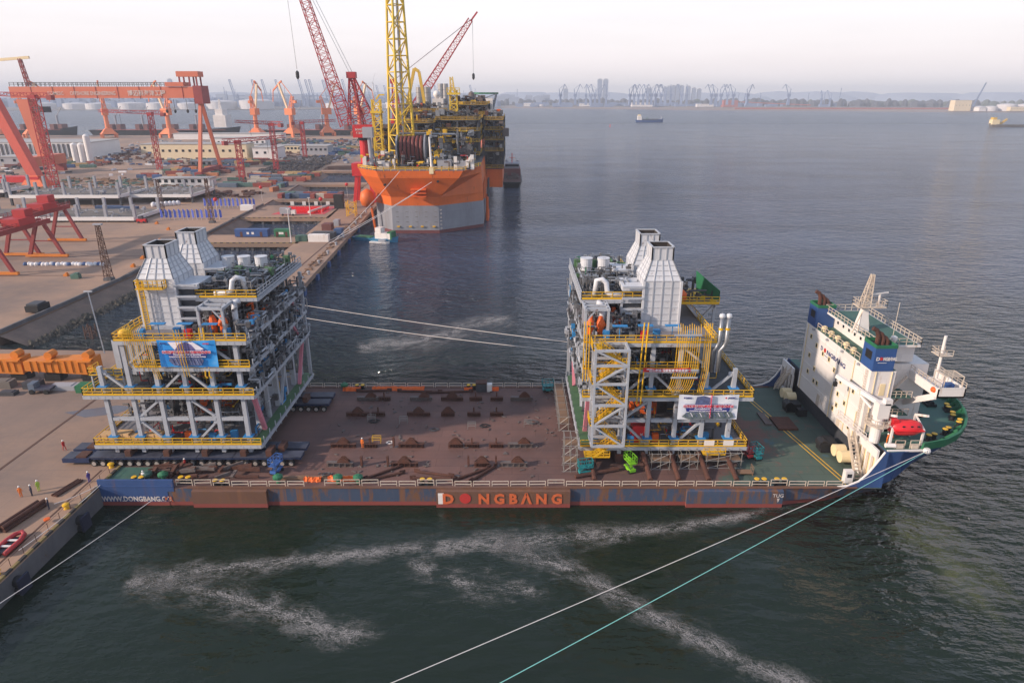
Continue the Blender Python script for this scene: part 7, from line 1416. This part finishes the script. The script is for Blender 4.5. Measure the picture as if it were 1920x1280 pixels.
portmass('far_port_buildings', 'pale hazy mass of low port buildings farther behind the tanks', -2900, 200, 3900, 4600, 200, 20, 84, 'haze_blue', 42)
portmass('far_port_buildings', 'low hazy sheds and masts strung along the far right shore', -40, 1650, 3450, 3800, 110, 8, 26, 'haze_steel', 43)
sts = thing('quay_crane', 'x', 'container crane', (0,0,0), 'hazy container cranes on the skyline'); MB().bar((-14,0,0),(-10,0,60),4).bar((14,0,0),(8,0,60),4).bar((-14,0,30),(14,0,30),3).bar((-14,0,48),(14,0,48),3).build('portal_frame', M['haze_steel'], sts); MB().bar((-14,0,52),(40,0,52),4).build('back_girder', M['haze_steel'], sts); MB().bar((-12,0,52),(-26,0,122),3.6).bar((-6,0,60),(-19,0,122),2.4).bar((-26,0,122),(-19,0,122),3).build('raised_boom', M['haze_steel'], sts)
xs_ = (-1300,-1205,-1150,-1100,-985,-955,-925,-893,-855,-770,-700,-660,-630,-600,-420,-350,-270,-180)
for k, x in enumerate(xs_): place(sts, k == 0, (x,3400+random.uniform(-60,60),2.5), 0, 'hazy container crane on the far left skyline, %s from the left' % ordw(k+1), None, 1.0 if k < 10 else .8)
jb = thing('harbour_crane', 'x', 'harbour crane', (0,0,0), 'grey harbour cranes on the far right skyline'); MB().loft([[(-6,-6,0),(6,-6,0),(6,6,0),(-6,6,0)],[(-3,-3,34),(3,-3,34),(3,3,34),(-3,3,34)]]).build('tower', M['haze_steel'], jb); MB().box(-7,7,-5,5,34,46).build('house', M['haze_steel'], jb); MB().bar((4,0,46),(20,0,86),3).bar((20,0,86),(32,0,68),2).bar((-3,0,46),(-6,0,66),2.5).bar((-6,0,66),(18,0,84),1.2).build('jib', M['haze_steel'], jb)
jx = [1050,1078,1098,1107,1115,1123,1136,1180,1188,1196,1205,1213,1220,1228,1238,1246,1256,1276,1286,1332,1340,1350,1362,1373,1399,1476,1538,1554]
for k, u in enumerate(jx): y = 3150; x = (u-960)/1250*(y*.938+19); place(jb, k == 0, (x,y,16 if k < 26 else 8), random.choice((0,.3,3.1,2.8,1.5)), 'grey harbour crane on the far right skyline, %s from the left' % ordw(k+1), None, 1.0 if k < 26 else .8)
for k, (u, h_, w_) in enumerate(((1123,150,30),(1134,150,30),(1245,104,22),(1252,108,22),(1260,112,24),(1268,118,26),(1276,112,24),(1288,108,26),(1299,98,22),(1309,92,22),(758,150,22),(1060,92,30),(1215,96,40))):
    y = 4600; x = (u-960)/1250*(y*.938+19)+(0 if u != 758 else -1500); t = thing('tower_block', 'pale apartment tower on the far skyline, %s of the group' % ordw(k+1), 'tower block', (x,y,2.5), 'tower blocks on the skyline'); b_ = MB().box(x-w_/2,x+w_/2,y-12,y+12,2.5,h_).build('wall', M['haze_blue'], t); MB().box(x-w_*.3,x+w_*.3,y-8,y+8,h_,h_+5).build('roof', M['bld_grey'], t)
    for z in range(12, int(h_)-6, 9): MB().box(x-w_*.42,x+w_*.42,y-12.4,y-12,z,z+3).build('window_band', M['haze_steel'], b_)
for a in (('cream slab building on the far right spit',1590,1650,2540,2570,36,'bld_beige',5,0),('white terminal shed on the far shore behind the helideck',60,110,3560,3600,15,'bld_white',6),('white row of sheds on the far shore',340,440,3540,3570,13,'bld_white',8),('pink-white block on the far shore in the middle',580,680,3420,3460,19,'bld_white',8),('low white shed on the far shore by the red building',890,970,3400,3430,13,'bld_white',6),('red factory block on the far shore',1010,1080,3380,3420,30,'haze_red',6),('long pale shed at the right of the far shore',1655,1680,2500,2530,12,'bld_white',3),('white shed between the far tank group',1780,1860,2520,2540,14,'bld_beige',8)): building(*a)
MB().bar((1085,3390,26),(1420,3360,12),4).build('conveyor', M['haze_red'], label='long red conveyor gallery sloping down on the far shore', cat='conveyor')
tb_ = thing('wind_turbine', 'white wind turbine on the hazy skyline left of the yellow tower', 'wind turbine', (-510,2620,2.5)); MB().tube((-510,2620,2.5),(-510,2620,100),3,2,n=8).build('tower', M['bld_white'], tb_)
for k in range(3): a_ = .35+k*2.094; MB().bar((-510,2616,101),(-510+34*math.sin(a_),2616,101+34*math.cos(a_)),2.0,.8).build('blade', M['bld_white'], tb_)
tag(MB().lattice((1690,2600,2),(1725,2600,100),4,2,14,.6).build('lattice_mast', M['haze_steel']), 'tall slanting lattice crane boom on the far right spit', 'crane boom')
# ================================================================ haze
hm = bpy.data.materials.new('haze'); hm.use_nodes = True; nt = hm.node_tree; nt.nodes.clear(); o_ = nt.nodes.new('ShaderNodeOutputMaterial'); vp = nt.nodes.new('ShaderNodeVolumePrincipled'); vp.inputs['Color'].default_value = (.80,.86,.97,1); vp.inputs['Density'].default_value = .00016; vp.inputs['Anisotropy'].default_value = 0.0; nt.links.new(vp.outputs[0], o_.inputs['Volume'])
hz = MB().box(-7100,7100,-800,9100,-4,152).build('haze', hm, kind='stuff')
